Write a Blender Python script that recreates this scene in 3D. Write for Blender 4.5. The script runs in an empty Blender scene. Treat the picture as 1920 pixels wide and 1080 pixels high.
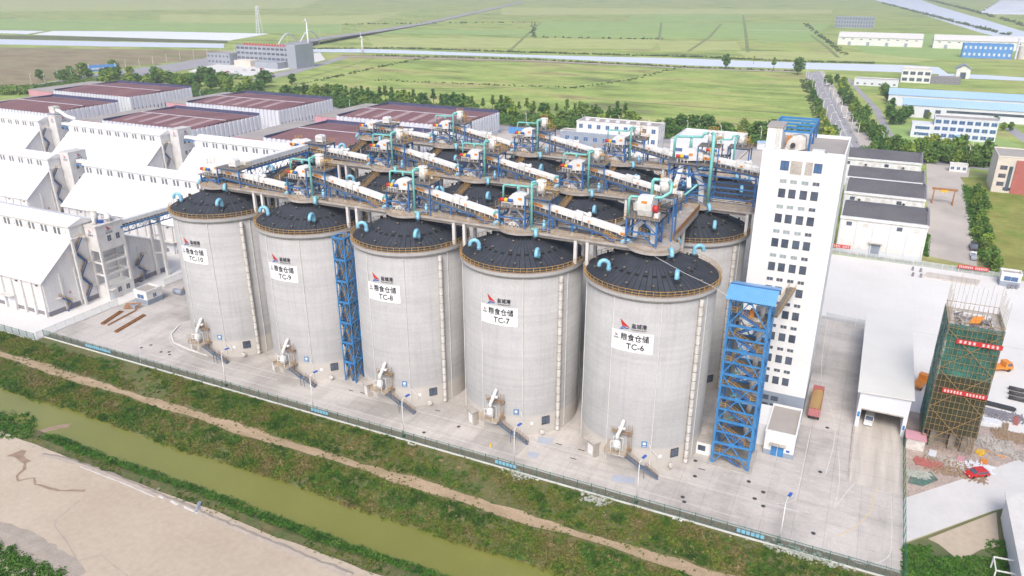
import bpy, math, random
import numpy as np
from mathutils import Vector
random.seed(7)
rad = math.radians
sc = bpy.context.scene
# ------------------------------------------------------------------ camera, sky, sun, exposure
F_PX, PITCH, YAW, CAM = 1422.4565, 0.3897, -0.4440, (150.2076, -140.9336, 93.2971)
cd = bpy.data.cameras.new('camera'); cam = bpy.data.objects.new('camera', cd); sc.collection.objects.link(cam)
cd.sensor_width = 36; cd.lens = F_PX / 1920 * 36; cd.clip_start = 1; cd.clip_end = 20000
cam.location = CAM; cam.rotation_euler = (rad(90) - PITCH, 0, -YAW)
sc.camera = cam
SUN_EL, SUN_AZ = rad(48), rad(168)          # azimuth clockwise from +Y
w = bpy.data.worlds.new('World'); sc.world = w; w.use_nodes = True
nt = w.node_tree; bg = nt.nodes['Background']
sk = nt.nodes.new('ShaderNodeTexSky'); sk.sky_type = 'NISHITA'; sk.sun_disc = False
sk.sun_elevation = SUN_EL; sk.sun_rotation = SUN_AZ; sk.air_density = .8; sk.dust_density = 4.0; sk.ozone_density = 1.0
nt.links.new(sk.outputs[0], bg.inputs[0]); bg.inputs[1].default_value = 0.15
sl = bpy.data.lights.new('sun', 'SUN'); sl.energy = 1.35; sl.angle = rad(20); sl.color = (1, .98, .95)
so = bpy.data.objects.new('sun', sl); sc.collection.objects.link(so)
sd = Vector((math.sin(SUN_AZ) * math.cos(SUN_EL), math.cos(SUN_AZ) * math.cos(SUN_EL), math.sin(SUN_EL)))
so.rotation_euler = sd.to_track_quat('Z', 'Y').to_euler(); so.location = (0, 0, 300)
sc.view_settings.view_transform = 'Standard'; sc.view_settings.look = 'None'
sc.view_settings.exposure = 0.64; sc.view_settings.gamma = 1
try:
    sc.cycles.volume_bounces = 0; sc.cycles.max_bounces = 6; sc.cycles.transparent_max_bounces = 12
except Exception: pass

# ------------------------------------------------------------------ helpers
_F = Vector((math.sin(YAW) * math.cos(PITCH), math.cos(YAW) * math.cos(PITCH), -math.sin(PITCH)))
_R = Vector((math.cos(YAW), -math.sin(YAW), 0)); _U = _R.cross(_F)
def at(px, py, z=0.0):
    "world point at height z seen at survey-photo position px, py"
    d = _F * F_PX + _R * (px - 960) + _U * (540 - py)
    t = (z - CAM[2]) / d.z
    return (CAM[0] + d.x * t, CAM[1] + d.y * t)

def tag(o, label=None, cat=None, group=None, kind=None):
    if label: o['label'] = label
    if cat: o['category'] = cat
    if group: o['group'] = group
    if kind: o['kind'] = kind
    return o
ORG = {}
def empty(name, loc=(0, 0, 0), label=None, cat=None, group=None):
    o = bpy.data.objects.new(name, None); sc.collection.objects.link(o)
    o.location = loc; o.empty_display_size = .5; ORG[o] = Vector(loc)
    return tag(o, label, cat, group)
def link_mesh(name, me, parent=None, loc=None):
    o = bpy.data.objects.new(name, me); sc.collection.objects.link(o)
    if parent is not None: o.parent = parent; ORG[o] = ORG[parent]
    if loc is not None: o.location = loc
    return o
def children(o): return [c for c in sc.objects if c.parent == o]
def tree_of(root):
    "plain list structure of a thing and its parts, gathered once"
    kids = {}
    for c in sc.objects:
        if c.parent: kids.setdefault(c.parent, []).append(c)
    def rec(o): return (o, [rec(k) for k in kids.get(o, [])])
    return rec(root)
def copy_tree(node, parent=None):
    o, ks = node
    c = o.copy(); sc.collection.objects.link(c); c.parent = parent
    for k in ks: copy_tree(k, c)
    return c
def place(node, loc, label=None, rz=None):
    c = copy_tree(node); c.location = loc
    if rz is not None: c.rotation_euler = (0, 0, rz)
    if label: c['label'] = label
    return c

class MB:
    def __init__(s): s.v = []; s.f = []; s.m = []; s.cm = 0
    def add(s, vs, fs):
        n = len(s.v); s.v += [tuple(v) for v in vs]; s.f += [tuple(i + n for i in f) for f in fs]; s.m += [s.cm] * len(fs); return s
    def mat(s, i): s.cm = i; return s
    def box(s, x0, x1, y0, y1, z0, z1):
        return s.add([(x0, y0, z0), (x1, y0, z0), (x1, y1, z0), (x0, y1, z0), (x0, y0, z1), (x1, y0, z1), (x1, y1, z1), (x0, y1, z1)],
                     [(3, 2, 1, 0), (4, 5, 6, 7), (0, 1, 5, 4), (1, 2, 6, 5), (2, 3, 7, 6), (3, 0, 4, 7)])
    def hexa(s, p):
        return s.add(p, [(3, 2, 1, 0), (4, 5, 6, 7), (0, 1, 5, 4), (1, 2, 6, 5), (2, 3, 7, 6), (3, 0, 4, 7)])
    def beam(s, p, q, w, h=None):
        h = w if h is None else h
        p = Vector(p); q = Vector(q); d = (q - p)
        if d.length < 1e-6: return s
        d.normalize(); up = Vector((0, 0, 1)) if abs(d.z) < .95 else Vector((0, 1, 0))
        a = d.cross(up).normalized() * (w / 2); b = a.cross(d).normalized() * (h / 2)
        return s.add([p - a - b, p + a - b, p + a + b, p - a + b, q - a - b, q + a - b, q + a + b, q - a + b],
                     [(0, 1, 2, 3), (7, 6, 5, 4), (0, 4, 5, 1), (1, 5, 6, 2), (2, 6, 7, 3), (3, 7, 4, 0)])
    def tube(s, pts, r, n=8, cap=True):
        pts = [Vector(p) for p in pts]; rs = r if isinstance(r, (list, tuple)) else [r] * len(pts)
        rings = []
        base = len(s.v)
        for i, p in enumerate(pts):
            if i == 0: d = pts[1] - p
            elif i == len(pts) - 1: d = p - pts[i - 1]
            else: d = (pts[i + 1] - p).normalized() + (p - pts[i - 1]).normalized()
            d.normalize()
            up = Vector((0, 0, 1)) if abs(d.z) < .9 else Vector((0, 1, 0))
            if i and False: pass
            a = d.cross(up).normalized(); b = a.cross(d).normalized()
            if i:
                # keep the frame from flipping
                pa = prev; a2 = (pa - d * pa.dot(d))
                if a2.length > 1e-4: a = a2.normalized(); b = a.cross(d).normalized()
            prev = a
            s.v += [tuple(p + (a * math.cos(t) + b * math.sin(t)) * rs[i]) for t in [2 * math.pi * k / n for k in range(n)]]
        for i in range(len(pts) - 1):
            for k in range(n):
                s.f.append((base + i * n + k, base + i * n + (k + 1) % n, base + (i + 1) * n + (k + 1) % n, base + (i + 1) * n + k)); s.m.append(s.cm)
        if cap:
            s.f.append(tuple(base + k for k in reversed(range(n)))); s.m.append(s.cm)
            s.f.append(tuple(base + (len(pts) - 1) * n + k for k in range(n))); s.m.append(s.cm)
        return s
    def lathe(s, prof, cx=0, cy=0, n=32, a0=0, a1=2 * math.pi):
        full = abs(a1 - a0 - 2 * math.pi) < 1e-6; m = n if full else n + 1
        base = len(s.v)
        for r, z in prof:
            for k in range(m):
                t = a0 + (a1 - a0) * k / n; s.v.append((cx + r * math.cos(t), cy + r * math.sin(t), z))
        for i in range(len(prof) - 1):
            for k in range(n):
                k2 = (k + 1) % m
                s.f.append((base + i * m + k, base + i * m + k2, base + (i + 1) * m + k2, base + (i + 1) * m + k)); s.m.append(s.cm)
        return s
    def prism(s, poly, axis, c0, c1):
        "poly of 2D points extruded along an axis: 'x' uses (y,z), 'y' uses (x,z), 'z' uses (x,y)"
        def P(a, b, c):
            return {'x': (c, a, b), 'y': (a, c, b), 'z': (a, b, c)}[axis]
        n = len(poly)
        return s.add([P(a, b, c0) for a, b in poly] + [P(a, b, c1) for a, b in poly],
                     [tuple(range(n)), tuple(reversed(range(n, 2 * n)))] + [(i, i + n, (i + 1) % n + n, (i + 1) % n) for i in range(n)])
    def build(s, name, mats, parent=None, smooth=False, loc=None, world=True):
        me = bpy.data.meshes.new(name)
        off = ORG[parent] if (parent is not None and world) else Vector((0, 0, 0))
        if parent is None and loc is not None: off = Vector(loc)
        if parent is not None and loc is not None: off = ORG[parent] + Vector(loc) if world else Vector((0, 0, 0))
        me.from_pydata([(v[0] - off.x, v[1] - off.y, v[2] - off.z) for v in s.v], [], s.f)
        if not isinstance(mats, (list, tuple)): mats = [mats]
        for m in mats: me.materials.append(m)
        if len(mats) > 1: me.polygons.foreach_set('material_index', s.m)
        if smooth: me.polygons.foreach_set('use_smooth', [len(f) <= 4 for f in s.f])
        me.update()
        import bmesh
        bm = bmesh.new(); bm.from_mesh(me); bmesh.ops.recalc_face_normals(bm, faces=bm.faces); bm.to_mesh(me); bm.free()
        return link_mesh(name, me, parent, loc)

# ------------------------------------------------------------------ materials
def new_mat(name):
    m = bpy.data.materials.new(name); m.use_nodes = True
    return m, m.node_tree, m.node_tree.nodes['Principled BSDF']
def N(t, typ, **k):
    n = t.nodes.new(typ)
    for a, b in k.items(): setattr(n, a, b)
    return n
def noise(t, scale, detail=5, stretch=(1, 1, 1), rough=.6, obj=False, shift=0):
    if obj: src = N(t, 'ShaderNodeTexCoord').outputs['Object']
    else: src = N(t, 'ShaderNodeNewGeometry').outputs['Position']
    mp = N(t, 'ShaderNodeMapping'); mp.inputs['Scale'].default_value = stretch; mp.inputs['Location'].default_value = (shift, shift * .7, shift * .3)
    t.links.new(src, mp.inputs['Vector'])
    n = N(t, 'ShaderNodeTexNoise'); n.inputs['Scale'].default_value = scale; n.inputs['Detail'].default_value = detail; n.inputs['Roughness'].default_value = rough
    t.links.new(mp.outputs[0], n.inputs['Vector'])
    return n.outputs['Fac']
def ramp(t, fac, stops):
    r = N(t, 'ShaderNodeValToRGB'); e = r.color_ramp.elements
    while len(e) < len(stops): e.new(.5)
    for i, (p, c) in enumerate(stops):
        e[i].position = p; e[i].color = (c[0], c[1], c[2], 1) if not isinstance(c, float) else (c, c, c, 1)
    t.links.new(fac, r.inputs[0]); return r.outputs[0]
def mix(t, a, b, fac, mode='MIX'):
    n = N(t, 'ShaderNodeMix', data_type='RGBA', blend_type=mode)
    for i, s in ((0, fac), (6, a), (7, b)):
        if hasattr(s, 'is_linked') or hasattr(s, 'links'): t.links.new(s, n.inputs[i])
        elif isinstance(s, (int, float)) and i == 0: n.inputs[0].default_value = s
        else: n.inputs[i].default_value = (s[0], s[1], s[2], 1)
    return n.outputs[2]
def mat(name, c1, c2=None, scale=.5, stretch=(1, 1, 1), rough=.75, metal=0, fine=.12, fscale=6, bump=0, lo=.35, hi=.65, extra=None, alpha=None):
    m, t, b = new_mat(name)
    c2 = c2 or tuple(x * .86 for x in c1)
    col = ramp(t, noise(t, scale, 6, stretch), [(lo, c1), (hi, c2)])
    if fine: col = mix(t, col, ramp(t, noise(t, fscale, 3, (1, 1, 1)), [(.3, (1 - fine * 1.6,) * 3), (.7, (1.0,) * 3)]), 1.0, 'MULTIPLY')
    if extra: col = extra(t, col)
    t.links.new(col, b.inputs['Base Color'])
    b.inputs['Roughness'].default_value = rough; b.inputs['Metallic'].default_value = metal
    if bump:
        bp = N(t, 'ShaderNodeBump'); bp.inputs['Strength'].default_value = bump; bp.inputs['Distance'].default_value = .1
        t.links.new(noise(t, fscale, 4, stretch), bp.inputs['Height']); t.links.new(bp.outputs[0], b.inputs['Normal'])
    return m
def brick(t, w, h, mortar, off=0.0, vec=None, rot=(0, 0, 0), soft=.1):
    n = N(t, 'ShaderNodeTexBrick'); n.offset = off; n.inputs['Scale'].default_value = 1
    n.inputs['Brick Width'].default_value = w; n.inputs['Row Height'].default_value = h; n.inputs['Mortar Size'].default_value = mortar
    n.inputs['Mortar Smooth'].default_value = soft
    n.inputs['Color1'].default_value = (1, 1, 1, 1); n.inputs['Color2'].default_value = (.93, .93, .93, 1); n.inputs['Mortar'].default_value = (0, 0, 0, 1)
    mp = N(t, 'ShaderNodeMapping'); mp.inputs['Rotation'].default_value = rot
    t.links.new(vec or N(t, 'ShaderNodeNewGeometry').outputs['Position'], mp.inputs[0]); t.links.new(mp.outputs[0], n.inputs['Vector'])
    return n
def joints(w, h, mortar=.05, dark=.72, off=0.0, rot=(0, 0, 0)):
    def f(t, col):
        n = brick(t, w, h, mortar, off, rot=rot)
        return mix(t, col, mix(t, col, (dark, dark, dark), 1.0, 'MULTIPLY'), N_inv(t, n.outputs['Fac'], True))
    return f
def N_inv(t, s, keep=False):
    if keep: return s
    m = N(t, 'ShaderNodeMath', operation='SUBTRACT'); m.inputs[0].default_value = 1; t.links.new(s, m.inputs[1]); return m.outputs[0]
def ribs(axis, period, dark=.8):
    def f(t, col):
        src = N(t, 'ShaderNodeNewGeometry').outputs['Position']
        wv = N(t, 'ShaderNodeTexWave'); wv.bands_direction = axis; wv.inputs['Scale'].default_value = 0.314 / period; wv.inputs['Detail'].default_value = 0
        t.links.new(src, wv.inputs['Vector'])
        return mix(t, col, ramp(t, wv.outputs['Fac'], [(.0, (dark,) * 3), (.35, (1.0,) * 3)]), 1.0, 'MULTIPLY')
    return f
M = {}
def silo_extra(t, col):
    # formwork bands, vertical rain streaks, warmer weathered foot
    bands = ramp(t, noise(t, 1.1, 3, (.02, .02, 1)), [(.35, (.90, .90, .90)), (.65, (1, 1, 1))])
    col = mix(t, col, bands, 1.0, 'MULTIPLY')
    st = ramp(t, noise(t, 1.6, 4, (1, 1, .035)), [(.3, (.91, .91, .92)), (.5, (1, 1, 1))])
    col = mix(t, col, st, 1.0, 'MULTIPLY')
    g = N(t, 'ShaderNodeNewGeometry'); sx = N(t, 'ShaderNodeSeparateXYZ'); t.links.new(g.outputs['Position'], sx.inputs[0])
    mr = N(t, 'ShaderNodeMapRange'); mr.inputs[1].default_value = 4.3; mr.inputs[2].default_value = 5.2; mr.inputs[3].default_value = 1; mr.inputs[4].default_value = 0
    t.links.new(sx.outputs[2], mr.inputs[0])
    warm = mix(t, (.50, .47, .42), (.42, .40, .38), noise(t, .6, 5))
    return mix(t, col, warm, mr.outputs[0])
M['silo'] = mat('silo_concrete', (.435, .435, .435), (.385, .385, .385), .16, fine=.07, fscale=2.2, rough=.85, extra=silo_extra, bump=.15)
def roof_extra(t, col):
    tc = N(t, 'ShaderNodeTexCoord'); sx = N(t, 'ShaderNodeSeparateXYZ'); t.links.new(tc.outputs['Object'], sx.inputs[0])
    at2 = N(t, 'ShaderNodeMath', operation='ARCTAN2'); t.links.new(sx.outputs[1], at2.inputs[0]); t.links.new(sx.outputs[0], at2.inputs[1])
    ln = N(t, 'ShaderNodeVectorMath', operation='LENGTH'); t.links.new(tc.outputs['Object'], ln.inputs[0])
    mu = N(t, 'ShaderNodeMath', operation='MULTIPLY'); mu.inputs[1].default_value = 9.5; t.links.new(at2.outputs[0], mu.inputs[0])
    cb = N(t, 'ShaderNodeCombineXYZ'); t.links.new(ln.outputs['Value'], cb.inputs[0]); t.links.new(mu.outputs[0], cb.inputs[1])
    n = brick(t, 2.3, .95, .07, .5, vec=cb.outputs[0], soft=.3)
    c = mix(t, col, (.002, .002, .003), n.outputs['Fac'])
    return mix(t, c, n.outputs['Color'], .25, 'MULTIPLY')
M['roof'] = mat('bitumen_sheet_roof', (.028, .036, .050), (.045, .054, .072), .5, rough=.9, extra=roof_extra, fine=.2)
M['conc'] = mat('pale_concrete', (.70, .69, .67), (.60, .585, .57), .4, fine=.1)
M['beam'] = mat('weathered_concrete', (.52, .48, .44), (.38, .35, .31), .35, stretch=(1, 1, .4), fine=.2, fscale=3)
M['deck'] = mat('deck_concrete', (.50, .47, .44), (.34, .31, .29), .5, fine=.18, fscale=2)
M['grate'] = mat('dark_steel_grating', (.13, .12, .11), (.2, .18, .16), 1.2, rough=.6)
M['yellow'] = mat('ochre_rail_paint', (.60, .37, .08), (.42, .24, .06), .6, rough=.5)
M['blue'] = mat('blue_steel_paint', (.045, .17, .42), (.03, .11, .29), .7, rough=.45)
M['bluelt'] = mat('light_blue_steel_paint', (.05, .25, .55), (.04, .18, .42), .7, rough=.45)
M['teal'] = mat('turquoise_pipe_paint', (.21, .58, .53), (.17, .46, .43), .8, rough=.35)
M['vent'] = mat('pale_blue_vent_paint', (.25, .56, .72), (.20, .46, .62), 1.5, rough=.35)
M['white'] = mat('white_paint', (.78, .78, .77), (.68, .68, .66), .5, rough=.45, fine=.1, fscale=1.2)
M['dirtywhite'] = mat('weathered_white_paint', (.72, .70, .67), (.52, .49, .45), .8, rough=.5, fine=.12, fscale=4)
M['orange'] = mat('orange_paint', (.80, .30, .03), (.65, .22, .03), 2, rough=.5)
M['red'] = mat('red_paint', (.60, .03, .03), (.45, .03, .03), 1, rough=.4)
M['deepblue'] = mat('deep_blue_paint', (.03, .12, .45), None, 1, rough=.4)
M['brightyellow'] = mat('yellow_paint', (.80, .50, .04), None, 1, rough=.4)
M['glass'] = mat('dark_window_glass', (.05, .065, .10), (.10, .13, .18), .3, rough=.12, fine=0)
M['bluegl'] = mat('blue_window_glass', (.07, .15, .30), (.05, .11, .24), .3, rough=.12, fine=0)
M['black'] = mat('black_ink', (.02, .022, .035), None, 1, rough=.6, fine=0)
M['dark'] = mat('dark_metal', (.05, .05, .055), None, 1, rough=.6)
M['panel'] = mat('white_sign_panel', (.80, .82, .83), (.77, .79, .80), .3, rough=.4, fine=0)
M['wallw'] = mat('white_wall_render', (.73, .74, .74), (.69, .70, .70), .15, fine=.04, fscale=1.2, extra=joints(200, 5.02, .035, .86, rot=(math.pi / 2, 0, 0)))
M['wallg'] = mat('grey_base_render', (.30, .35, .42), (.26, .30, .37), .4)
M['whwall'] = mat('warehouse_pale_wall', (.74, .73, .73), (.64, .63, .63), .25, stretch=(1, 1, .3), fine=.1, fscale=2)
M['whroof'] = mat('white_sheet_roof', (.80, .80, .80), (.72, .72, .71), .12, stretch=(1, .12, .12), fine=.04, rough=.5, extra=ribs('X', 1.2, .9))
M['plinth'] = mat('dark_plinth', (.24, .23, .26), None, 1)
M['redroof'] = mat('maroon_sheet_roof', (.20, .085, .095), (.28, .14, .14), .06, stretch=(1, .25, 1), fine=.25, fscale=1.5, extra=ribs('X', 1.6, .8))
M['pink'] = mat('pink_wall', (.62, .33, .38), (.55, .28, .33), .2)
M['silver'] = mat('pale_metal_cladding', (.66, .68, .73), (.60, .62, .67), .1, fine=.05)
M['tanroof'] = mat('flat_tan_roof', (.40, .37, .34), (.33, .30, .28), .1)
M['navy'] = mat('navy_parapet', (.05, .06, .14), (.08, .08, .16), .3)
M['greyroof'] = mat('grey_felt_roof', (.115, .11, .12), (.15, .145, .15), .12, fine=.2, fscale=1.5)
M['skyroof'] = mat('sky_blue_sheet_roof', (.42, .60, .84), (.36, .54, .80), .03, rough=.4, fine=.04, extra=ribs('X', 2, .93))
M['blueclad'] = mat('blue_cladding', (.10, .30, .68), (.09, .27, .6), .1, extra=ribs('X', 2, .85))
M['steelroof'] = mat('light_blue_ribbed_roof', (.16, .42, .75), (.14, .38, .70), .5, rough=.4, extra=ribs('X', .35, .75))
M['salmon'] = mat('brick_red_render', (.45, .14, .12), None, .3)
M['cream'] = mat('cream_render', (.72, .66, .58), None, .3)
M['timber'] = mat('timber', (.38, .28, .18), (.24, .16, .11), 2)
M['rust'] = mat('rusty_orange_steel', (.42, .20, .07), (.28, .13, .05), 1.5)
M['grain'] = mat('grain', (.45, .30, .12), (.38, .24, .09), 3, bump=.3)
M['rubber'] = mat('tyre_rubber', (.02, .02, .02), None, 1, rough=.9)
M['bark'] = mat('bark', (.12, .09, .06), None, 3)
M['scaf'] = mat('rusty_scaffold_tube', (.32, .22, .09), (.22, .15, .07), 1)
M['rawconc'] = mat('raw_concrete', (.28, .27, .24), (.20, .18, .16), .5)
M['solar'] = mat('greenhouse_film', (.70, .74, .80), None, .01, rough=.3)
# ground surfaces
def stain(scale, stretch, amt, lo=.45, hi=.62, shift=5):
    def f(t, col): return mix(t, col, ramp(t, noise(t, scale, 7, stretch, shift=shift), [(lo, (1, 1, 1)), (hi, (amt,) * 3)]), 1.0, 'MULTIPLY')
    return f
def chain(*fs):
    def f(t, col):
        for g in fs: col = g(t, col)
        return col
    return f
M['yard'] = mat('yard_concrete', (.555, .52, .485), (.475, .445, .415), .05, fine=.08, fscale=1.5, rough=.85,
                extra=chain(stain(.045, (1, 1, 1), .80, .47, .58), stain(.22, (.3, 1, 1), .86, .5, .62, 21), stain(.35, (1, .2, 1), .9, .52, .62, 51), joints(5.5, 4.6, .045, .72)))
M['yard2'] = mat('pale_yard_concrete', (.68, .67, .65), (.60, .59, .57), .03, fine=.04, fscale=1, rough=.8, extra=joints(5, 40, .04, .93))
M['rampc'] = mat('ramp_concrete', (.60, .56, .50), (.52, .47, .42), .25, stretch=(1, .15, 1), fine=.1, extra=chain(stain(.5, (1, .08, 1), .82, .45, .6), joints(50, 5, .05, .75)))
M['asphalt'] = mat('grey_road_surface', (.36, .35, .36), (.30, .29, .31), .05, fine=.1, fscale=.8)
M['newroad'] = mat('new_concrete_road', (.60, .59, .58), (.52, .515, .51), .08, fine=.04, fscale=1)
M['mark'] = mat('white_marking', (.68, .68, .67), (.50, .49, .48), 1.2, fine=.1)
M['ymark'] = mat('yellow_marking', (.62, .46, .18), (.56, .50, .42), .8, fine=.1)
M['patch'] = mat('grey_blue_repair_patch', (.42, .46, .53), None, .5)
M['beigelot'] = mat('beige_lot', (.55, .50, .45), (.47, .43, .39), .05, extra=stain(.05, (1, .6, 1), .82, .5, .65))
M['sand'] = mat('dredged_sand', (.50, .425, .335), (.44, .365, .28), .04, fine=.08, fscale=.9, rough=.95, bump=.1, extra=stain(.018, (1, 1, 1), .93, .45, .65))
M['mud'] = mat('grey_mud', (.37, .32, .27), (.44, .38, .32), .5, fine=.2)
M['plast'] = mat('pale_plastic_sheet', (.60, .60, .60), (.52, .47, .42), 1.2)
M['gullysoil'] = mat('wet_gully_soil', (.26, .18, .12), (.34, .25, .18), .6)
M['paleglass'] = mat('pale_window_glass', (.24, .31, .34), (.32, .38, .40), .4, rough=.2, fine=0)  # mid-grey pane colour, paler than the dark window glass
M['tyremark'] = mat('tyre_darkened_concrete', (.47, .445, .42), (.53, .50, .47), .6, stretch=(1, 1, 1), lo=.42, hi=.56)
M['dirt'] = mat('dry_dirt_track', (.50, .37, .25), (.34, .26, .15), .35, stretch=(.4, 1, 1), fine=.25, fscale=3, rough=.95, bump=.3)
M['bank'] = mat('bank_soil', (.10, .14, .035), (.20, .17, .07), .3, fine=.3, fscale=2)
M['gravel'] = mat('brown_gravel', (.25, .16, .12), (.36, .27, .22), 1.5, fine=.3)
M['rubble'] = mat('site_rubble_ground', (.52, .42, .36), (.38, .31, .28), .3, fine=.25, fscale=2)
def wat(name, c, rough, bump=.25, spec=.5, c2=None, scale=.03, st=(1, 1, 1)):
    m, t, b = new_mat(name)
    t.links.new(ramp(t, noise(t, scale, 4, st), [(.35, c), (.65, c2 or c)]), b.inputs['Base Color'])
    b.inputs['Roughness'].default_value = rough; b.inputs['Specular IOR Level'].default_value = spec
    bp = N(t, 'ShaderNodeBump'); bp.inputs['Strength'].default_value = bump; bp.inputs['Distance'].default_value = .08
    t.links.new(noise(t, 2.2, 3, (1, 2.2, 1)), bp.inputs['Height']); t.links.new(bp.outputs[0], b.inputs['Normal'])
    return m
M['ditch'] = wat('green_ditch_water', (.19, .195, .04), .12, .8, c2=(.155, .165, .032), spec=.5)
M['river'] = wat('pale_river_water', (.66, .70, .78), .3, .1)  # pale base colour stands in for the sky reflected in the water
M['pond'] = wat('bright_pond_water', (.88, .89, .92), .3, .05)  # sky reflection put into the base colour, nearly white
def field(name, stops, s1=.004, st=(1, 2.5, 1), f=.25):
    m, t, b = new_mat(name)
    col = ramp(t, noise(t, s1, 8, st, .65), stops)
    col = mix(t, col, ramp(t, noise(t, .022, 8, (1, 2, 1), .72), [(.36, (1 - f * 1.1,) * 3), (.55, (1.0,) * 3)]), 1.0, 'MULTIPLY')
    col = mix(t, col, ramp(t, noise(t, .25, 5, (1, 1.6, 1), .7), [(.35, (1 - f * .6,) * 3), (.6, (1.0,) * 3)]), 1.0, 'MULTIPLY')
    t.links.new(col, b.inputs['Base Color']); b.inputs['Roughness'].default_value = .95; b.inputs['Specular IOR Level'].default_value = .1
    return m
M['ground'] = field('marsh_grassland', [(.36, (.22, .25, .11)), (.43, (.27, .37, .10)), (.50, (.34, .43, .13)), (.56, (.41, .45, .15)), (.64, (.36, .33, .16))], .008, f=.32)
M['fielda'] = field('bright_green_field', [(.38, (.30, .42, .13)), (.52, (.26, .38, .14)), (.65, (.36, .43, .16))], .01, f=.12)
M['fieldb'] = field('yellow_green_field', [(.38, (.36, .42, .15)), (.52, (.42, .45, .18)), (.65, (.32, .40, .15))], .012, f=.15)
M['fieldc'] = field('fallow_brown_field', [(.38, (.26, .22, .13)), (.5, (.32, .26, .17)), (.62, (.24, .24, .12))], .01, f=.25)
M['fieldd'] = field('dark_reed_marsh', [(.38, (.10, .14, .06)), (.52, (.15, .17, .08)), (.65, (.18, .17, .09))], .02)
M['lawn'] = field('wild_grass_lot', [(.36, (.18, .26, .05)), (.5, (.30, .30, .09)), (.64, (.22, .26, .07))], .05, (1, 1, 1), .3)
M['ditchgrass'] = field('ditch_grass', [(.38, (.17, .22, .09)), (.52, (.23, .28, .12)), (.65, (.20, .21, .11))], .02)
def leafmat(name, cs, scale=.12, per_obj=False, rough=.8):
    m, t, b = new_mat(name)
    col = ramp(t, noise(t, scale, 4), cs)
    col = mix(t, col, ramp(t, noise(t, 1.6, 2), [(.3, (.6, .6, .6)), (.7, (1.15, 1.15, 1.1))]), 1.0, 'MULTIPLY')
    if per_obj:
        oi = N(t, 'ShaderNodeObjectInfo')
        col = mix(t, col, ramp(t, oi.outputs['Random'], [(0, (.50, .72, .55)), (.4, (.9, .95, .9)), (.7, (1.2, 1.15, .9)), (1, (1.75, 1.45, .9))]), 1.0, 'MULTIPLY')
    t.links.new(col, b.inputs['Base Color']); b.inputs['Roughness'].default_value = rough; b.inputs['Specular IOR Level'].default_value = .15
    return m
M['leaf'] = leafmat('tree_leaves', [(.35, (.075, .155, .05)), (.5, (.12, .22, .055)), (.65, (.19, .27, .07))], .03, True)
M['scrub'] = leafmat('bank_scrub', [(.30, (.035, .085, .018)), (.43, (.065, .14, .022)), (.50, (.15, .20, .035)), (.57, (.16, .17, .045)), (.68, (.25, .20, .09))], .16)
M['lush'] = leafmat('lush_weeds', [(.35, (.04, .12, .02)), (.55, (.08, .20, .03)), (.7, (.14, .22, .05))], .3)
M['hedge'] = leafmat('far_hedge', [(.35, (.07, .11, .05)), (.65, (.12, .17, .07))], .03)
def mesh_mat(name, c, w, gap_fac, rot):
    m, t, b = new_mat(name)
    b.inputs['Base Color'].default_value = (*c, 1); b.inputs['Roughness'].default_value = .5
    n = brick(t, w, w, w * .5 * (1 - gap_fac), 0, rot=rot)
    t.links.new(n.outputs['Fac'], b.inputs['Alpha'])
    return m
M['meshg'] = mesh_mat('green_wire_mesh', (.025, .12, .08), .22, .80, (math.pi / 2, 0, 0))
M['meshg2'] = mesh_mat('green_wire_mesh_side', (.03, .15, .10), .22, .7, (math.pi / 2, 0, math.pi / 2))
M['meshs'] = mesh_mat('silver_wire_mesh', (.55, .58, .56), .22, .6, (math.pi / 2, 0, math.pi / 2))
M['meshs2'] = mesh_mat('silver_wire_mesh_front', (.45, .48, .50), .22, .6, (math.pi / 2, 0, 0))

# ------------------------------------------------------------------ terrain (one sheet with the ditch cut in)
def sheet(name, pts, z, m, kind='structure', label=None, cat=None):
    "flat sheet; pts are world xy"
    me = bpy.data.meshes.new(name)
    me.from_pydata([(x, y, z) for x, y in pts], [], [tuple(range(len(pts)))]); me.materials.append(m)
    import bmesh
    bm = bmesh.new(); bm.from_mesh(me); bmesh.ops.triangulate(bm, faces=bm.faces)
    bmesh.ops.recalc_face_normals(bm, faces=bm.faces)
    if sum(f.normal.z for f in bm.faces) < 0: bmesh.ops.reverse_faces(bm, faces=bm.faces)
    bm.to_mesh(me); bm.free()
    o = link_mesh(name, me); return tag(o, label, cat, None, kind)
def px_sheet(name, pts, z, m, **k): return sheet(name, [at(x, y, z) for x, y in pts], z, m, **k)
def rect(x0, x1, y0, y1): return [(x0, y0), (x1, y0), (x1, y1), (x0, y1)]
def smooth_wave(x, k): return .5 * math.sin(x * .11 + k) + .35 * math.sin(x * .27 + k * 2.3) + .2 * math.sin(x * .61 + k * 3.1)
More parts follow.
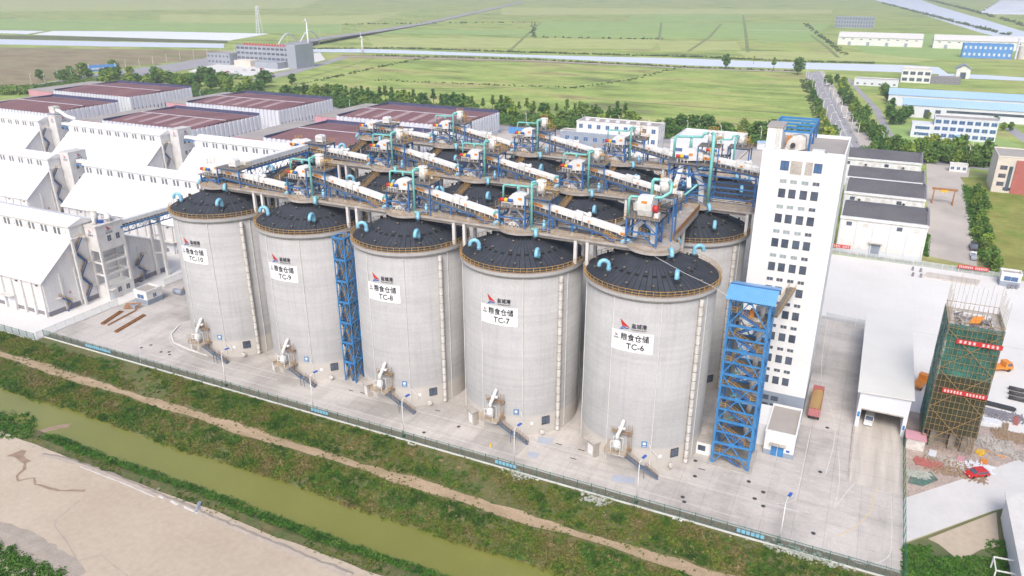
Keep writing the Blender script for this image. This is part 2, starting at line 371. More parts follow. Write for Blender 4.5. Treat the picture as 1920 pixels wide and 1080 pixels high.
def terrain():
    prof = [(-6000, -.05), (-400, -.05), (-62, -.05), (-58, -.35), (-55.5, -1.2), (-53.5, -2.6), (-47, -2.6), (-45.6, -1.3), (-43, -.9), (-39.5, -.05), (-34, -.02), (-24, -.02), (8500, -.02)]
    xs = [-7000, -300] + [x for x in range(-120, 260, 4)] + [400, 7000]
    v = []; f = []
    for x in xs:
        for j, (y, z) in enumerate(prof):
            dy = smooth_wave(x, j if j < 6 else 9) * .9 if 3 <= j <= 9 and -121 < x < 261 else 0
            v.append((x, y + dy, z))
    n = len(prof)
    for i in range(len(xs) - 1):
        for j in range(n - 1): f.append((i * n + j, (i + 1) * n + j, (i + 1) * n + j + 1, i * n + j + 1))
    fm = [0 if prof[j][0] >= -24 else 1 for i in range(len(xs) - 1) for j in range(n - 1)]
    me = bpy.data.meshes.new('ground'); me.from_pydata(v, [], f); me.materials.append(M['ground']); me.materials.append(M['bank'])
    me.polygons.foreach_set('material_index', fm); me.update()
    tag(link_mesh('ground', me), kind='structure')
terrain()
sheet('ditch_water', rect(-400, 300, -56.5, -43.5), -1.45, M['ditch'])
def wavy(xs, f0, f1):
    return [(x, f0(x)) for x in xs] + [(x, f1(x)) for x in reversed(xs)]
XS = list(range(-120, 261, 3))
sheet('sand_flat', [(-400, -60.3)] + [(x, -60.2 + .5 * smooth_wave(x, 3)) for x in XS] + [(400, -60.3), (400, -330), (-400, -330)], .02, M['sand'])
sheet('dirt_track', wavy([x for x in XS if x < 166], lambda x: -37.7 + .6 * smooth_wave(x, 1) + .25 * math.sin(x * 1.9), lambda x: -35.2 + .6 * smooth_wave(x, 5) + .25 * math.sin(x * 1.3)), .012, M['dirt'])
# yards and roads
sheet('concrete_yard', rect(-49.9, 166.9, -22.2, 84), .01, M['yard'])
sheet('gravel_strip', rect(-50, 166.9, -24.2, -22.2), .006, M['gravel'])
sheet('warehouse_yard', rect(-400, -50.1, -27.4, 160), .01, M['yard2'])
sheet('rear_yard', rect(-330, 130, 84, 330), .006, M['beigelot'])
sheet('loading_yard', [(143, 84.1), (400, 84.1), (400, 139), (143, 143.5)], .012, M['yard2'])
sheet('loading_yard_front', [(167.2, 36), (400, 36), (400, 84), (167.2, 84)], .012, M['yard2'])
sheet('construction_lot', [(167.1, -10), (400, 80), (400, 36), (250, 36), (167.1, 36)][:1] + [(192, 14), (215, 36), (167.1, 36)], .02, M['rubble'])
px_sheet('concrete_road', [(1692, 935), (1820, 893), (1880, 872), (1990, 832), (2100, 870), (1990, 925), (1860, 958), (1745, 1000), (1692, 1019)], .028, M['newroad'])
px_sheet('rough_ground', [(1693, 1022), (1745, 1002), (1862, 958), (1900, 950), (1960, 1090), (1692, 1095)], .012, M['fieldd'])
px_sheet('bare_earth_patch', [(1740, 1010), (1868, 960), (1874, 1025), (1840, 1030), (1800, 1052), (1760, 1020)], .016, M['sand'])
px_sheet('warehouse_lane', [(1737, 305), (1820, 310), (1812, 350), (1822, 400), (1832, 500), (1740, 480)], .02, M['beigelot'])
px_sheet('main_road', [(1508, 137), (1536, 133), (1622, 288), (1570, 288)], .03, M['asphalt'])
for k, (a, b) in enumerate([((1511, 140), (1576, 288)), ((1532, 136), (1604, 288))]):
    px_sheet('lane_line', [(a[0] - .3, a[1]), (a[0] + .3, a[1]), (b[0] + 1, b[1]), (b[0] - 1, b[1])], .05, M['mark'])
px_sheet('pavement', [(1536, 133), (1544, 133), (1652, 288), (1622, 288)], .026, M['beigelot'])
px_sheet('belt_road', [(0, 214), (330, 176), (640, 199), (940, 232), (1250, 258), (1540, 280), (1760, 300), (1900, 318), (1900, 324), (1730, 306), (1540, 292), (940, 244), (640, 211), (330, 190), (0, 228)], .028, M['asphalt'])
px_sheet('office_road', [(452, 152), (470, 148), (600, 118), (650, 103), (660, 106), (560, 136), (500, 150), (470, 158)], .04, M['asphalt'])
px_sheet('office_forecourt', [(352, 134), (400, 118), (600, 98), (610, 112), (540, 130), (470, 142), (400, 142)], .035, M['yard2'])
px_sheet('left_road', [(60, 160), (180, 138), (330, 118), (450, 96), (520, 96), (400, 122), (260, 146), (100, 170)], .04, M['asphalt'])
px_sheet('park_road', [(1585, 146), (1592, 146), (1650, 205), (1678, 258), (1660, 258), (1636, 205)], .04, M['asphalt'])
px_sheet('park_road', [(1880, 240), (1900, 238), (1930, 258), (1930, 275)], .04, M['asphalt'])
px_sheet('grass_lot', [(1836, 330), (1920, 350), (1990, 380), (1990, 520), (1850, 498), (1830, 420), (1812, 350)], .024, M['lawn'])
px_sheet('lawn', [(1680, 228), (1760, 240), (1875, 258), (1920, 275), (1900, 285), (1760, 275), (1680, 262), (1640, 235)], .03, M['fielda'])
px_sheet('lawn', [(1800, 332), (1850, 334), (1857, 352), (1812, 350)], .032, M['lawn'])
# far fields and waters
px_sheet('river', [(545, 90), (700, 92), (1000, 103), (1300, 110), (1450, 116), (1700, 122), (1760, 126), (1780, 140), (1700, 136), (1500, 129), (1300, 123), (1000, 108), (700, 99), (560, 97)], .10, M['river'])
px_sheet('river', [(-60, 72), (200, 78), (420, 82), (420, 90), (200, 87), (-60, 82)], .10, M['river'])
px_sheet('river', [(1760, 138), (1840, 140), (1930, 146), (1930, 152), (1830, 148), (1760, 145)], .11, M['river'])
px_sheet('pond', [(60, 65), (100, 58), (300, 59), (505, 63), (430, 76), (280, 72)], .12, M['pond'])
px_sheet('pond', [(-60, 60), (-60, 56), (85, 58), (50, 64)], .12, M['pond'])
px_sheet('distant_river', [(1600, -14), (1690, -14), (1760, 12), (1850, 38), (1930, 62), (1930, 82), (1840, 62), (1720, 24), (1640, 0)], .10, M['river'])
FIELDS = [('a', [(0, 35), (640, 44), (640, 62), (510, 62), (100, 57), (0, 56)]), ('b', [(300, 27), (640, 30), (760, 22), (700, 40), (640, 45), (300, 42)]),
          ('a', [(700, 56), (1010, 56), (1020, 68), (700, 62)]), ('a', [(1010, 40), (1560, 44), (1520, 74), (1000, 70)]),
          ('b', [(690, 70), (1240, 74), (1220, 92), (700, 88)]), ('b', [(1230, 76), (1380, 78), (1390, 94), (1240, 96)]), ('a', [(1415, 48), (1520, 50), (1545, 78), (1420, 78)]),
          ('b', [(940, 14), (1560, 18), (1560, 26), (940, 28)]), ('a', [(1180, 28), (1400, 27), (1398, 40), (1180, 40)]), ('b', [(0, 0), (600, 0), (560, 16), (0, 22)]),
          ('c', [(-40, 88), (200, 92), (410, 94), (380, 110), (180, 132), (60, 160), (-40, 165)]), ('d', [(-40, 65), (430, 74), (425, 81), (-40, 72)]),
          ('a', [(1600, 84), (1560, 84), (1640, 62), (1900, 66), (1930, 100), (1800, 112), (1640, 108)]), ('b', [(1380, 96), (1600, 98), (1760, 112), (1700, 118), (1400, 108)]),
          ('c', [(640, 102), (1000, 112), (1300, 126), (1480, 132), (1480, 136), (1000, 117), (640, 107)])]
for k, (c, p) in enumerate(FIELDS): px_sheet('field', p, .035 + .012 * (k % 4), M['field' + c])
DL = [((0, 40), (330, 47), (640, 50)), ((640, 62), (900, 66), (1240, 74), (1390, 77)), ((1000, 41), (1300, 43), (1560, 45)), ((1393, 28), (1398, 60), (1402, 98)), ((1352, 45), (1330, 70), (1290, 97)), ((1015, 42), (985, 68), (955, 96)), ((1240, 43), (1236, 72)), ((0, 22), (500, 24), (760, 30)), ((760, 30), (1180, 34), (1560, 30)), ((560, 150), (640, 128), (720, 104)), ((700, 166), (900, 166), (1080, 158), (1200, 142)), ((1100, 185), (1300, 200), (1500, 214)), ((1520, 66), (1550, 88), (1572, 108)), ((100, 100), (380, 104)), ((40, 128), (300, 120))]
def px_strip(name, pts, w, z, m):
    P = [Vector((*at(*p), 0)) for p in pts]; Lf, Rt = [], []
    for i, p in enumerate(P):
        d = (P[min(i + 1, len(P) - 1)] - P[max(i - 1, 0)]).normalized(); Lf.append((p.x - d.y * w / 2, p.y + d.x * w / 2)); Rt.append((p.x + d.y * w / 2, p.y - d.x * w / 2))
    return sheet(name, Lf + Rt[::-1], z, m)
for k, p in enumerate(DL): px_strip('field_ditch', p, 2.5 if p[0][1] > 95 else 5, .10 + .004 * k, M['ditchgrass'])
for k, p in enumerate([((640, 106), (1000, 114), (1300, 129), (1500, 135)), ((560, 22), (1000, 26), (1560, 22)), ((1400, 56), (1530, 58))]): px_strip('field_track', p, 5 if k == 0 else 10, .17 + .004 * k, M['rampc'])
px_sheet('greenhouse_ground', [(1790, -14), (1930, -14), (1930, 35), (1860, 20)], .14, M['ground'])

# ------------------------------------------------------------------ scattered foliage (numpy)
rng = np.random.default_rng(3)
def leaf_cloud(name, centers, sizes, per, leaf, m, kind='stuff', flat=.75, label=None, cat=None, parent=None):
    "many small leaf quads around given tuft centres"
    c = np.repeat(np.asarray(centers, float), per, axis=0); s = np.repeat(np.asarray(sizes, float), per)
    n = len(c)
    u = rng.normal(size=(n, 3)); u /= np.linalg.norm(u, axis=1)[:, None]; u[:, 2] = np.abs(u[:, 2]) * flat
    rr = rng.random(n) ** .5
    p = c + u * (s * rr)[:, None]
    a = rng.normal(size=(n, 3)); a /= np.linalg.norm(a, axis=1)[:, None]
    b = rng.normal(size=(n, 3)); b -= a * (a * b).sum(1)[:, None]; b /= np.linalg.norm(b, axis=1)[:, None]
    ls = leaf * (.6 + .8 * rng.random(n)); a *= ls[:, None]; b *= (ls * .55)[:, None]
    v = np.stack([p - a, p + b, p + a, p - b], 1).reshape(-1, 3)
    me = bpy.data.meshes.new(name); me.vertices.add(4 * n); me.vertices.foreach_set('co', v.ravel())
    me.loops.add(4 * n); me.loops.foreach_set('vertex_index', np.arange(4 * n)); me.polygons.add(n)
    me.polygons.foreach_set('loop_start', np.arange(0, 4 * n, 4)); me.polygons.foreach_set('loop_total', np.full(n, 4))
    me.materials.append(m); me.update(calc_edges=True); me.validate()
    o = link_mesh(name, me, parent)
    if kind and parent is None: tag(o, label, cat, None, kind)
    return o
def band(n, x0, x1, y0f, y1f, dens=None):
    out = []
    while len(out) < n:
        x = random.uniform(x0, x1); t = random.random(); y = y0f(x) * (1 - t) + y1f(x) * t
        if dens is None or random.random() < dens(x, y): out.append((x, y))
    return out
def patchy(x, y, s=.09, k=0, b=.5):
    return b + .3 * math.sin(x * s + 1.7 * math.sin(y * s * 1.3 + k)) + .3 * math.sin(x * s * 2.9 + y * .5 + k)
def bankz(y):
    P = [(-62, 0), (-58, -.3), (-55.5, -1.1), (-54, -1.45), (-46, -1.45), (-45.6, -1.2), (-43, -.9), (-39.5, 0), (-20, 0)]
    for (a, za), (b, zb) in zip(P, P[1:]):
        if a <= y <= b: return za + (zb - za) * (y - a) / (b - a)
    return 0
def scrub(name, pts, smin, smax, per, leaf, m, label, cat='scrub'):
    leaf_cloud(name, [(x, y, bankz(y)) for x, y in pts], [random.uniform(smin, smax) for _ in pts], per, leaf, m, label=label, cat=cat)
sw = smooth_wave
scrub('bank_scrub', band(8200, -90, 175, lambda x: -46.3 + .7 * sw(x, 2), lambda x: -38.4 + .5 * sw(x, 1), lambda x, y: .65 + .3 * patchy(x, y)), .35, .95, 22, .17, M['scrub'], 'dense brown and green scrub on the bank between ditch and dirt track')
scrub('verge_scrub', band(6000, -90, 168, lambda x: -34.6 + .6 * sw(x, 5), lambda x: -25.2 + .3 * sw(x, 7) - (2.5 if x < -20 else 0), lambda x, y: patchy(x, y, .07, 2, .62)), .3, .95, 24, .17, M['scrub'], 'green weeds and scrub between dirt track and green fence')
scrub('track_weeds', band(520, -90, 168, lambda x: -38.2 + .5 * sw(x, 1), lambda x: -34.8 + .5 * sw(x, 5), lambda x, y: (.9 if abs(y + 36.5) > 1.0 else .25) * patchy(x, y, .13, 4, .5)), .15, .45, 14, .13, M['scrub'], 'sparse low weeds growing over the dirt track', 'weeds')
M['drygrass'] = leafmat('dry_grass_leaves', [(.35, (.26, .21, .09)), (.65, (.36, .29, .14))], .5)
scrub('dry_grass', band(1500, -90, 170, lambda x: -45 if int(x * 3) % 2 else -34.8, lambda x: -38.6 if int(x * 3) % 2 else -27.5, lambda x, y: 1.0 if patchy(x, y, .06, 7, .35) > .55 else .04), .25, .7, 20, .15, M['drygrass'], 'tan patches of dry grass on the banks either side of the dirt track', 'dry grass')
scrub('bank_bushes', band(620, -90, 170, lambda x: -45.5 if int(x * 3) % 3 else -34, lambda x: -39.6 if int(x * 3) % 3 else -26.5, lambda x, y: 1.0 if patchy(x, y, .11, 3, .35) > .5 else .08), .6, 1.35, 60, .15, M['lush'], 'rounder fresh green bushes standing out of the bank scrub', 'bushes')
scrub('water_edge_reeds', band(1900, -5, 175, lambda x: -57.6 + .7 * sw(x, 4), lambda x: -54.9 + .5 * sw(x, 3)), .35, .85, 24, .15, M['lush'], 'dark green reeds along the sandy shore of the ditch', 'reeds')
scrub('shore_weeds', band(700, -10, 175, lambda x: -60.8, lambda x: -57.5, lambda x, y: patchy(x, y, .2, 1, .25)), .2, .45, 14, .14, M['scrub'], 'low sparse weeds on the sandy shore', 'weeds')
scrub('corner_weeds', [(at(random.uniform(-30, 62), random.uniform(765, 822))) for _ in range(170)], .5, 1.1, 26, .2, M['lush'], 'bushy weeds on the shore at the left end of the ditch', 'weeds')
pts = []
while len(pts) < 260:
    px = random.uniform(-40, 120); py = random.uniform(1005, 1095)
    if py > 1022 + px * .45 + 8 * math.sin(px * .2): pts.append(at(px, py))
scrub('sand_corner_bushes', pts, .5, 1.2, 26, .2, M['lush'], 'leafy pale green bushes at the edge of the sand in the lower left corner', 'bushes')
pts = []
while len(pts) < 900:
    px = random.uniform(1692, 1890); py = random.uniform(985, 1095)
    if py > 1024 - (px - 1692) * .05 and not (1745 < px < 1872 and py < 1045 and abs(px - 1800) < 60 + 10 * math.sin(py)) or (py > 1024 and px < 1745): pts.append(at(px, py))
scrub('lot_weeds', pts, .3, .7, 22, .16, M['lush'], 'bright green weeds in the lower right corner beside the concrete road', 'weeds')

def tree_mesh(seed, h=8, rx=3.4, nl=430, leaf=.62, z0=.28, conic=False):
    r = np.random.default_rng(seed)
    ncl = 15; cl = []
    for i in range(ncl):
        t = r.random(); zz = z0 * .75 + (1 - z0 * .75) * (.08 + .84 * t)
        ww = (1 - t) * 1.0 if conic else math.sin(math.pi * (.14 + .8 * t))
        a = r.random() * 6.28; q = math.sqrt(r.random()) * rx * ww * .8
        cl.append((q * math.cos(a), q * math.sin(a), zz * h, (.30 + .28 * r.random()) * rx * (.55 if conic else 1)))
    cl = np.array(cl); idx = r.integers(0, ncl, nl)
    u = r.normal(size=(nl, 3)); u /= np.linalg.norm(u, axis=1)[:, None]
    p = cl[idx, :3] + u * (cl[idx, 3] * (r.random(nl) ** .35))[:, None]
    a = r.normal(size=(nl, 3)); a /= np.linalg.norm(a, axis=1)[:, None]
    b = r.normal(size=(nl, 3)); b -= a * (a * b).sum(1)[:, None]; b /= np.linalg.norm(b, axis=1)[:, None]
    ls = leaf * (.6 + .8 * r.random(nl)); a *= ls[:, None]; b *= (ls * .7)[:, None]
    v = np.stack([p - a, p + b, p + a, p - b], 1).reshape(-1, 3)
    me = bpy.data.meshes.new('crown'); me.from_pydata(v.tolist(), [], [(4 * i, 4 * i + 1, 4 * i + 2, 4 * i + 3) for i in range(nl)])
    me.materials.append(M['leaf'])
    mb = MB(); mb.tube([(0, 0, 0), (.08, .05, h * .35), (0, .1, h * .75)], [h * .022, h * .016, h * .006], 6)
    for k in range(3):
        aa = k * 2.1 + seed; mb.tube([(.05, .05, h * (.3 + .1 * k)), (math.cos(aa) * rx * .5, math.sin(aa) * rx * .5, h * (.55 + .1 * k))], [h * .009, h * .004], 5)
    tm = bpy.data.meshes.new('trunk'); tm.from_pydata(mb.v, [], mb.f); tm.materials.append(M['bark'])
    return me, tm
TREES = [tree_mesh(1), tree_mesh(2, 8, 3.6), tree_mesh(3, 8, 2.8), tree_mesh(4, 9, 2.4, conic=True), tree_mesh(5, 8, 4.0, 480), tree_mesh(6, 6.5, 3.3)]
def tree(x, y, h, label, group, kinds=(0, 1, 2, 4, 5), name='broadleaf_tree', big=1.0):
    cm, tm = TREES[random.choice(kinds)]
    e = bpy.data.objects.new(name, None); sc.collection.objects.link(e); e.location = (x, y, 0)
    s = h / 8; e.scale = (s * big, s * big, s); e.rotation_euler = (0, 0, random.random() * 6.28); tag(e, label, 'tree', group)
    for nm, me in (('crown', cm), ('trunk', tm)):
        o = bpy.data.objects.new(nm, me); sc.collection.objects.link(o); o.parent = e
#__PART2__
# ------------------------------------------------------------------ text helpers
def text_mesh(body, size, align='CENTER', spacing=1.0):
    cu = bpy.data.curves.new('t', 'FONT'); cu.body = body; cu.size = size; cu.align_x = align; cu.align_y = 'CENTER'; cu.resolution_u = 2; cu.space_character = spacing
    cu.offset = 0
    o = bpy.data.objects.new('t', cu); sc.collection.objects.link(o); bpy.context.view_layer.update()
    me = bpy.data.meshes.new_from_object(o.evaluated_get(bpy.context.evaluated_depsgraph_get()))
    v = [tuple(q.co) for q in me.vertices]; f = [tuple(p.vertices) for p in me.polygons]
    bpy.data.objects.remove(o); bpy.data.curves.remove(cu); bpy.data.meshes.remove(me)
    return v, f
_tx = {}
def put_text(mb, body, size, fn, align='CENTER', du=0, dv=0, spacing=1.0, sx=1.0):
    key = (body, size, align, spacing)
    if key not in _tx: _tx[key] = text_mesh(body, size, align, spacing)
    v, f = _tx[key]; w = size * .035
    for k, (a, b) in enumerate(((0, 0), (w, 0), (w / 2, w * .8), (w / 2, -w * .5))):      # struck four times, each a few mm proud of the last, for a bold face
        def lift(p, k=k):
            q = Vector(p); c = Vector((q.x, q.y, 0)); return p if k == 0 or fn.__name__ != 'ring' else tuple(q + c.normalized() * .004 * k)
        if k and fn.__name__ != 'ring': continue
        mb.add([lift(fn(x * sx + du + a, y + dv + b)) for x, y, _ in v], f)
LOGO_RED = [(0, 1.0), (1.0, .28), (.22, .36)]
LOGO_BLUE = [[(.25, .30), (.62, .26), (.50, .18), (.12, .22)], [(.55, .20), (1.0, .24), (.80, .12), (.45, .12)], [(.10, .14), (.48, .12), (.30, .02), (-.02, .0)]]
def put_logo(mbr, mbb, s, fn, u0, v0, tall=1.0):
    mbr.add([fn(u0 + a * s, v0 + b * s * tall) for a, b in LOGO_RED], [(0, 1, 2)])
    for q in LOGO_BLUE: mbb.add([fn(u0 + a * s, v0 + b * s * tall) for a, b in q], [(0, 1, 2, 3)])

# ------------------------------------------------------------------ silos
SX, SY, RB, RR = 28.59, 34.1, 13.0, 13.65
def rail_ring(r, z, h, a0, a1, n, pr=.045, mids=2):
    mb = MB(); A = [a0 + (a1 - a0) * k / n for k in range(n + 1)]
    for a in A: mb.beam((r * math.cos(a), r * math.sin(a), z), (r * math.cos(a), r * math.sin(a), z + h), pr * 1.6)
    for k in range(1, mids + 1):
        zz = z + h * k / mids
        for a, b in zip(A, A[1:]): mb.beam((r * math.cos(a), r * math.sin(a), zz), (r * math.cos(b), r * math.sin(b), zz), pr * 1.5)
    return mb
def gooseneck_mesh():
    mb = MB(); R = .95; p = [(0, 0, 0), (0, 0, .8), (0, 0, 1.5)] + [(R - R * math.cos(t), 0, 1.5 + R * math.sin(t)) for t in [math.pi * k / 8 for k in range(1, 9)]] + [(2 * R, 0, 1.2)]
    mb.tube(p, .42, 12); mb.tube([(0, 0, .7), (0, 0, .95)], .5, 12)
    return mb
def cone_z(r): return 43.3 - (r - 2) * (43.3 - 38.75) / 11.0
def make_silo():
    root = empty('grain_silo', (0, 0, 0), 'x', 'silo', 'grey concrete grain silos in three rows of five')
    MB().lathe([(RB, 0), (RB, 37.2), (RB - .5, 37.2)], n=72).build('wall', M['silo'], root, True)
    MB().lathe([(RB + .02, 36.9), (RB + .30, 37.1), (RR - .05, 37.5), (RR, 37.55), (RR, 38.25), (RR - .5, 38.25), (RR - .5, 38.0), (RB + .1, 38.0)], n=72).build('ring_beam', M['silo'], root)
    MB().lathe([(RR - .5, 38.26), (RR + .03, 38.26), (RR + .03, 38.36), (RR - .5, 38.36)], n=72).build('kerb_plate', M['timber'], root)
    MB().lathe([(RB + .12, 37.9), (RB + .12, 38.6), (2.0, 43.3), (.02, 43.8)], n=72).build('roof', M['roof'], root, True)
    rail_ring(RR - .1, 38.25, 1.15, 0, 2 * math.pi, 64).build('railing', M['yellow'], root)
    # thin conduit pipes down the wall
    for a in (-106, -65, -20, 25, 70, 115, 160, -150):
        c, s = math.cos(rad(a)), math.sin(rad(a)); mb = MB()
        mb.tube([(c * 13.12, s * 13.12, .3), (c * 13.12, s * 13.12, 37.0)], .075, 6)
        mb.build('conduit_pipe', M['white'], root)
    # wide duct with collars between neighbouring silos
    for a in (-30,):
        c, s = math.cos(rad(a)) * 13.55, math.sin(rad(a)) * 13.55
        mb = MB().tube([(c, s, .4), (c, s, 36.8)], .42, 12); mb.mat(1)
        for k in range(18): mb.tube([(c, s, 1.5 + k * 2), (c, s, 1.58 + k * 2)], .5, 10)
        mb.build('duct', [M['dirtywhite'], M['grate']], root)
    g = gooseneck_mesh(); gm = None
    for r, a, tw in ((4.6, -172, -150), (4.3, -30, -60), (10.2, -130, -160), (9.9, -47, -80), (9.4, 80, 60), (12.3, 61, 30), (10.2, 150, 170)):
        x, y, z = r * math.cos(rad(a)), r * math.sin(rad(a)), cone_z(r) - .15
        if gm is None:
            o = g.build('gooseneck_vent', M['vent'], root, True, loc=(0, 0, 0)); gm = o.data
            cb = MB().box(-.75, .75, -.75, .75, -.25, .45).build('curb', M['roof'], o, loc=(0, 0, 0)); cbm = cb.data
        else:
            o = link_mesh('gooseneck_vent', gm, root); link_mesh('curb', cbm, o)
        o.location = (x, y, z); o.rotation_euler = (0, 0, rad(tw))
    vm = None
    for r, n, ph in ((11.6, 14, 4), (8.2, 11, 15), (5.4, 6, 33)):
        for k in range(n):
            a = rad(ph + 360 * k / n); loc = (r * math.cos(a), r * math.sin(a), cone_z(r) - .1)
            if vm is None:
                mb = MB(); mb.tube([(0, 0, -.1), (0, 0, .45)], .2, 8); mb.mat(1); mb.lathe([(.02, .72), (.26, .64), (.26, .55), (.22, .45), (.02, .45)], n=10)
                o = mb.build('roof_vent', [M['dark'], M['grate']], root, loc=(0, 0, 0)); vm = o.data
            else: o = link_mesh('roof_vent', vm, root)
            o.location = loc
    # foot: dark window openings
    for a, z0, z1, wd in ((-90.5, 2.0, 3.5, 1.9), (-42, 2.4, 4.3, 1.8), (150, 2, 3.5, 1.9)):
        mb = MB(); aa = rad(a); t = Vector((-math.sin(aa), math.cos(aa), 0)); nrm = Vector((math.cos(aa), math.sin(aa), 0))
        p = nrm * 12.98; q = nrm * 13.1
        mb.hexa([tuple(p - t * wd / 2 + Vector((0, 0, z0))), tuple(q - t * wd / 2 + Vector((0, 0, z0))), tuple(q + t * wd / 2 + Vector((0, 0, z0))), tuple(p + t * wd / 2 + Vector((0, 0, z0))),
                 tuple(p - t * wd / 2 + Vector((0, 0, z1))), tuple(q - t * wd / 2 + Vector((0, 0, z1))), tuple(q + t * wd / 2 + Vector((0, 0, z1))), tuple(p + t * wd / 2 + Vector((0, 0, z1)))])
        o = mb.build('window', M['glass'], root)
        fr = MB()
        for s in (-1, 0, 1): fr.beam(q + t * wd / 2 * s + Vector((0, 0, z0)), q + t * wd / 2 * s + Vector((0, 0, z1)), .08)
        for z in (z0, z1): fr.beam(q - t * wd / 2 + Vector((0, 0, z)), q + t * wd / 2 + Vector((0, 0, z)), .1)
        fr.build('frame', M['dark'], o)
    # entrance box low on the left
    a = rad(-120.5); nrm = Vector((math.cos(a), math.sin(a), 0)); t = Vector((-math.sin(a), math.cos(a), 0))
    def lb(mb, u0, u1, d0, d1, z0, z1):
        P = [(u0, d0), (u0, d1), (u1, d1), (u1, d0)]
        return mb.hexa([tuple(nrm * d + t * u + Vector((0, 0, z0))) for u, d in P] + [tuple(nrm * d + t * u + Vector((0, 0, z1))) for u, d in P])
    o = lb(MB(), -1.5, 1.5, 12.6, 14.1, 0, 3.4).build('entrance_porch', M['beam'], root)
    lb(MB(), -.8, .8, 14.08, 14.14, .1, 2.5).build('door', M['white'], o)
    lb(MB(), -1.8, 1.8, 12.6, 14.7, 3.4, 3.6).build('canopy', M['beam'], o)
    return root
silo0 = make_silo()
def cyl_fn(r):
    def g(u, v):
        a = u / 13.0; return (r * math.cos(a), r * math.sin(a), v)
    return g
def stair_flight(mb_s, mb_r, p, q, w, side, steps=10):
    "stringers and treads between p and q, rail on the outer side"
    p = Vector(p); q = Vector(q); d = Vector((q.x - p.x, q.y - p.y, 0)).normalized(); n = Vector((-d.y, d.x, 0)) * w / 2
    for s in (-1, 1): mb_s.beam(p + n * s, q + n * s, .06, .42)
    for k in range(steps):
        c = p.lerp(q, (k + .5) / steps); mb_s.beam(c - n, c + n, .26, .04)
    for s in (-1, 1):
        for hh in (.55, 1.05): mb_r.beam(p + n * s + Vector((0, 0, hh)), q + n * s + Vector((0, 0, hh)), .06)
        for k in range(5):
            c = p.lerp(q, k / 4) + n * s; mb_r.beam(c, c + Vector((0, 0, 1.05)), .06)
def add_front_kit(root, O, name):
    "sign, emblem, loading filter with platform and stair; everything in silo-local coordinates"
    def B(mb, nm, m, par=None, smooth=False):
        mb.v = [(v[0] + O.x, v[1] + O.y, v[2] + O.z) for v in mb.v]; return mb.build(nm, m, par or root, smooth)
    a0 = rad(-88.4) * 13.0
    f1 = cyl_fn(13.06); f2 = cyl_fn(13.10)
    mb = MB(); n = 24; u0, u1 = -4.2, 4.2
    for k in range(n):
        a, b = a0 + u0 + (u1 - u0) * k / n, a0 + u0 + (u1 - u0) * (k + 1) / n
        mb.add([f1(a, 26.2), f1(b, 26.2), f1(b, 30.4), f1(a, 30.4)], [(0, 1, 2, 3)])
    sg = B(mb, 'sign_board', M['panel'])
    def ring(u, v): return f2(a0 + u, v)
    fn = ring
    t = MB(); put_text(t, '粮食仓储', 1.62, fn, du=.55, dv=29.15, sx=.86, spacing=1.02); put_text(t, name, 1.75, fn, du=.75, dv=27.35, sx=.95)
    put_text(t, '盐城港', .34, fn, du=-3.15, dv=28.75); B(t, 'lettering', M['black'], sg)
    r, b = MB(), MB(); put_logo(r, b, .75, fn, -3.45, 29.1, .9); B(r, 'emblem_sail', M['red'], sg); B(b, 'emblem_waves', M['deepblue'], sg)
    r, b = MB(), MB(); put_logo(r, b, 1.95, fn, -2.45, 30.75, 1.1); B(r, 'emblem_sail', M['red']); B(b, 'emblem_waves', M['deepblue'])
    t = MB(); put_text(t, '盐城港', 1.08, fn, du=1.3, dv=31.75, sx=.9); put_text(t, 'YANCHENG PORT', .34, fn, du=1.3, dv=31.0, sx=1.05); B(t, 'lettering', M['black'])
    # blue notice plate and small white plate
    for (aa, z0, z1, wd, m) in ((-71, 5.2, 6.6, 1.1, 'bluelt'), (-56, 2.6, 3.4, .7, 'white')):
        mb = MB(); u = rad(aa) * 13
        mb.add([cyl_fn(13.09)(u - wd / 2, z0), cyl_fn(13.09)(u + wd / 2, z0), cyl_fn(13.09)(u + wd / 2, z1), cyl_fn(13.09)(u - wd / 2, z1)], [(0, 1, 2, 3)])
        o = B(mb, 'notice_plate', M[m])
        if m == 'bluelt':
            g = cyl_fn(13.12); k = MB(); k.add([g(u + .36 * math.cos(x), z0 + .85 + .36 * math.sin(x)) for x in [i * .628 for i in range(10)]], [tuple(range(10))])
            k.add([g(u - .4, z0 + .18), g(u + .4, z0 + .18), g(u + .4, z0 + .3), g(u - .4, z0 + .3)], [(0, 1, 2, 3)]); B(k, 'pictogram', M['white'], o)
    # loading platform, filter, stair
    pl = MB(); pl.box(-2.9, 1.4, -16.2, -12.9, 4.2, 4.4)
    for x in (-2.7, 1.2): pl.beam((x, -16, 4.2), (x * .9, -13.0, 2.6), .14)
    platform = B(pl, 'loading_platform', M['beam'])
    rl = MB()
    for (p, q) in (((-2.9, -16.2), (1.4, -16.2)), ((-2.9, -16.2), (-2.9, -13)), ((1.4, -14.7), (1.4, -13))):
        for hh in (.55, 1.1): rl.beam((*p, 4.4 + hh), (*q, 4.4 + hh), .05)
        for k in range(4):
            x = p[0] + (q[0] - p[0]) * k / 3; y = p[1] + (q[1] - p[1]) * k / 3; rl.beam((x, y, 4.4), (x, y, 5.5), .06)
    B(rl, 'railing', M['yellow'], platform)
    mb = MB(); mb.box(-2.2, 1.9, -13.9, -12.9, 8.1, 8.25); mb.box(1.2, 2.0, -13.9, -13.0, 4.4, 4.5)
    for x in (1.2, 2.0): mb.beam((x, -13.8, 4.4), (x, -13.8, 10.5), .09)
    for k in range(14): mb.beam((1.2, -13.8, 4.7 + k * .42), (2.0, -13.8, 4.7 + k * .42), .05)
    for x in (-2.2, 1.9): mb.beam((x, -13.9, 8.2), (x, -13.9, 9.3), .07)
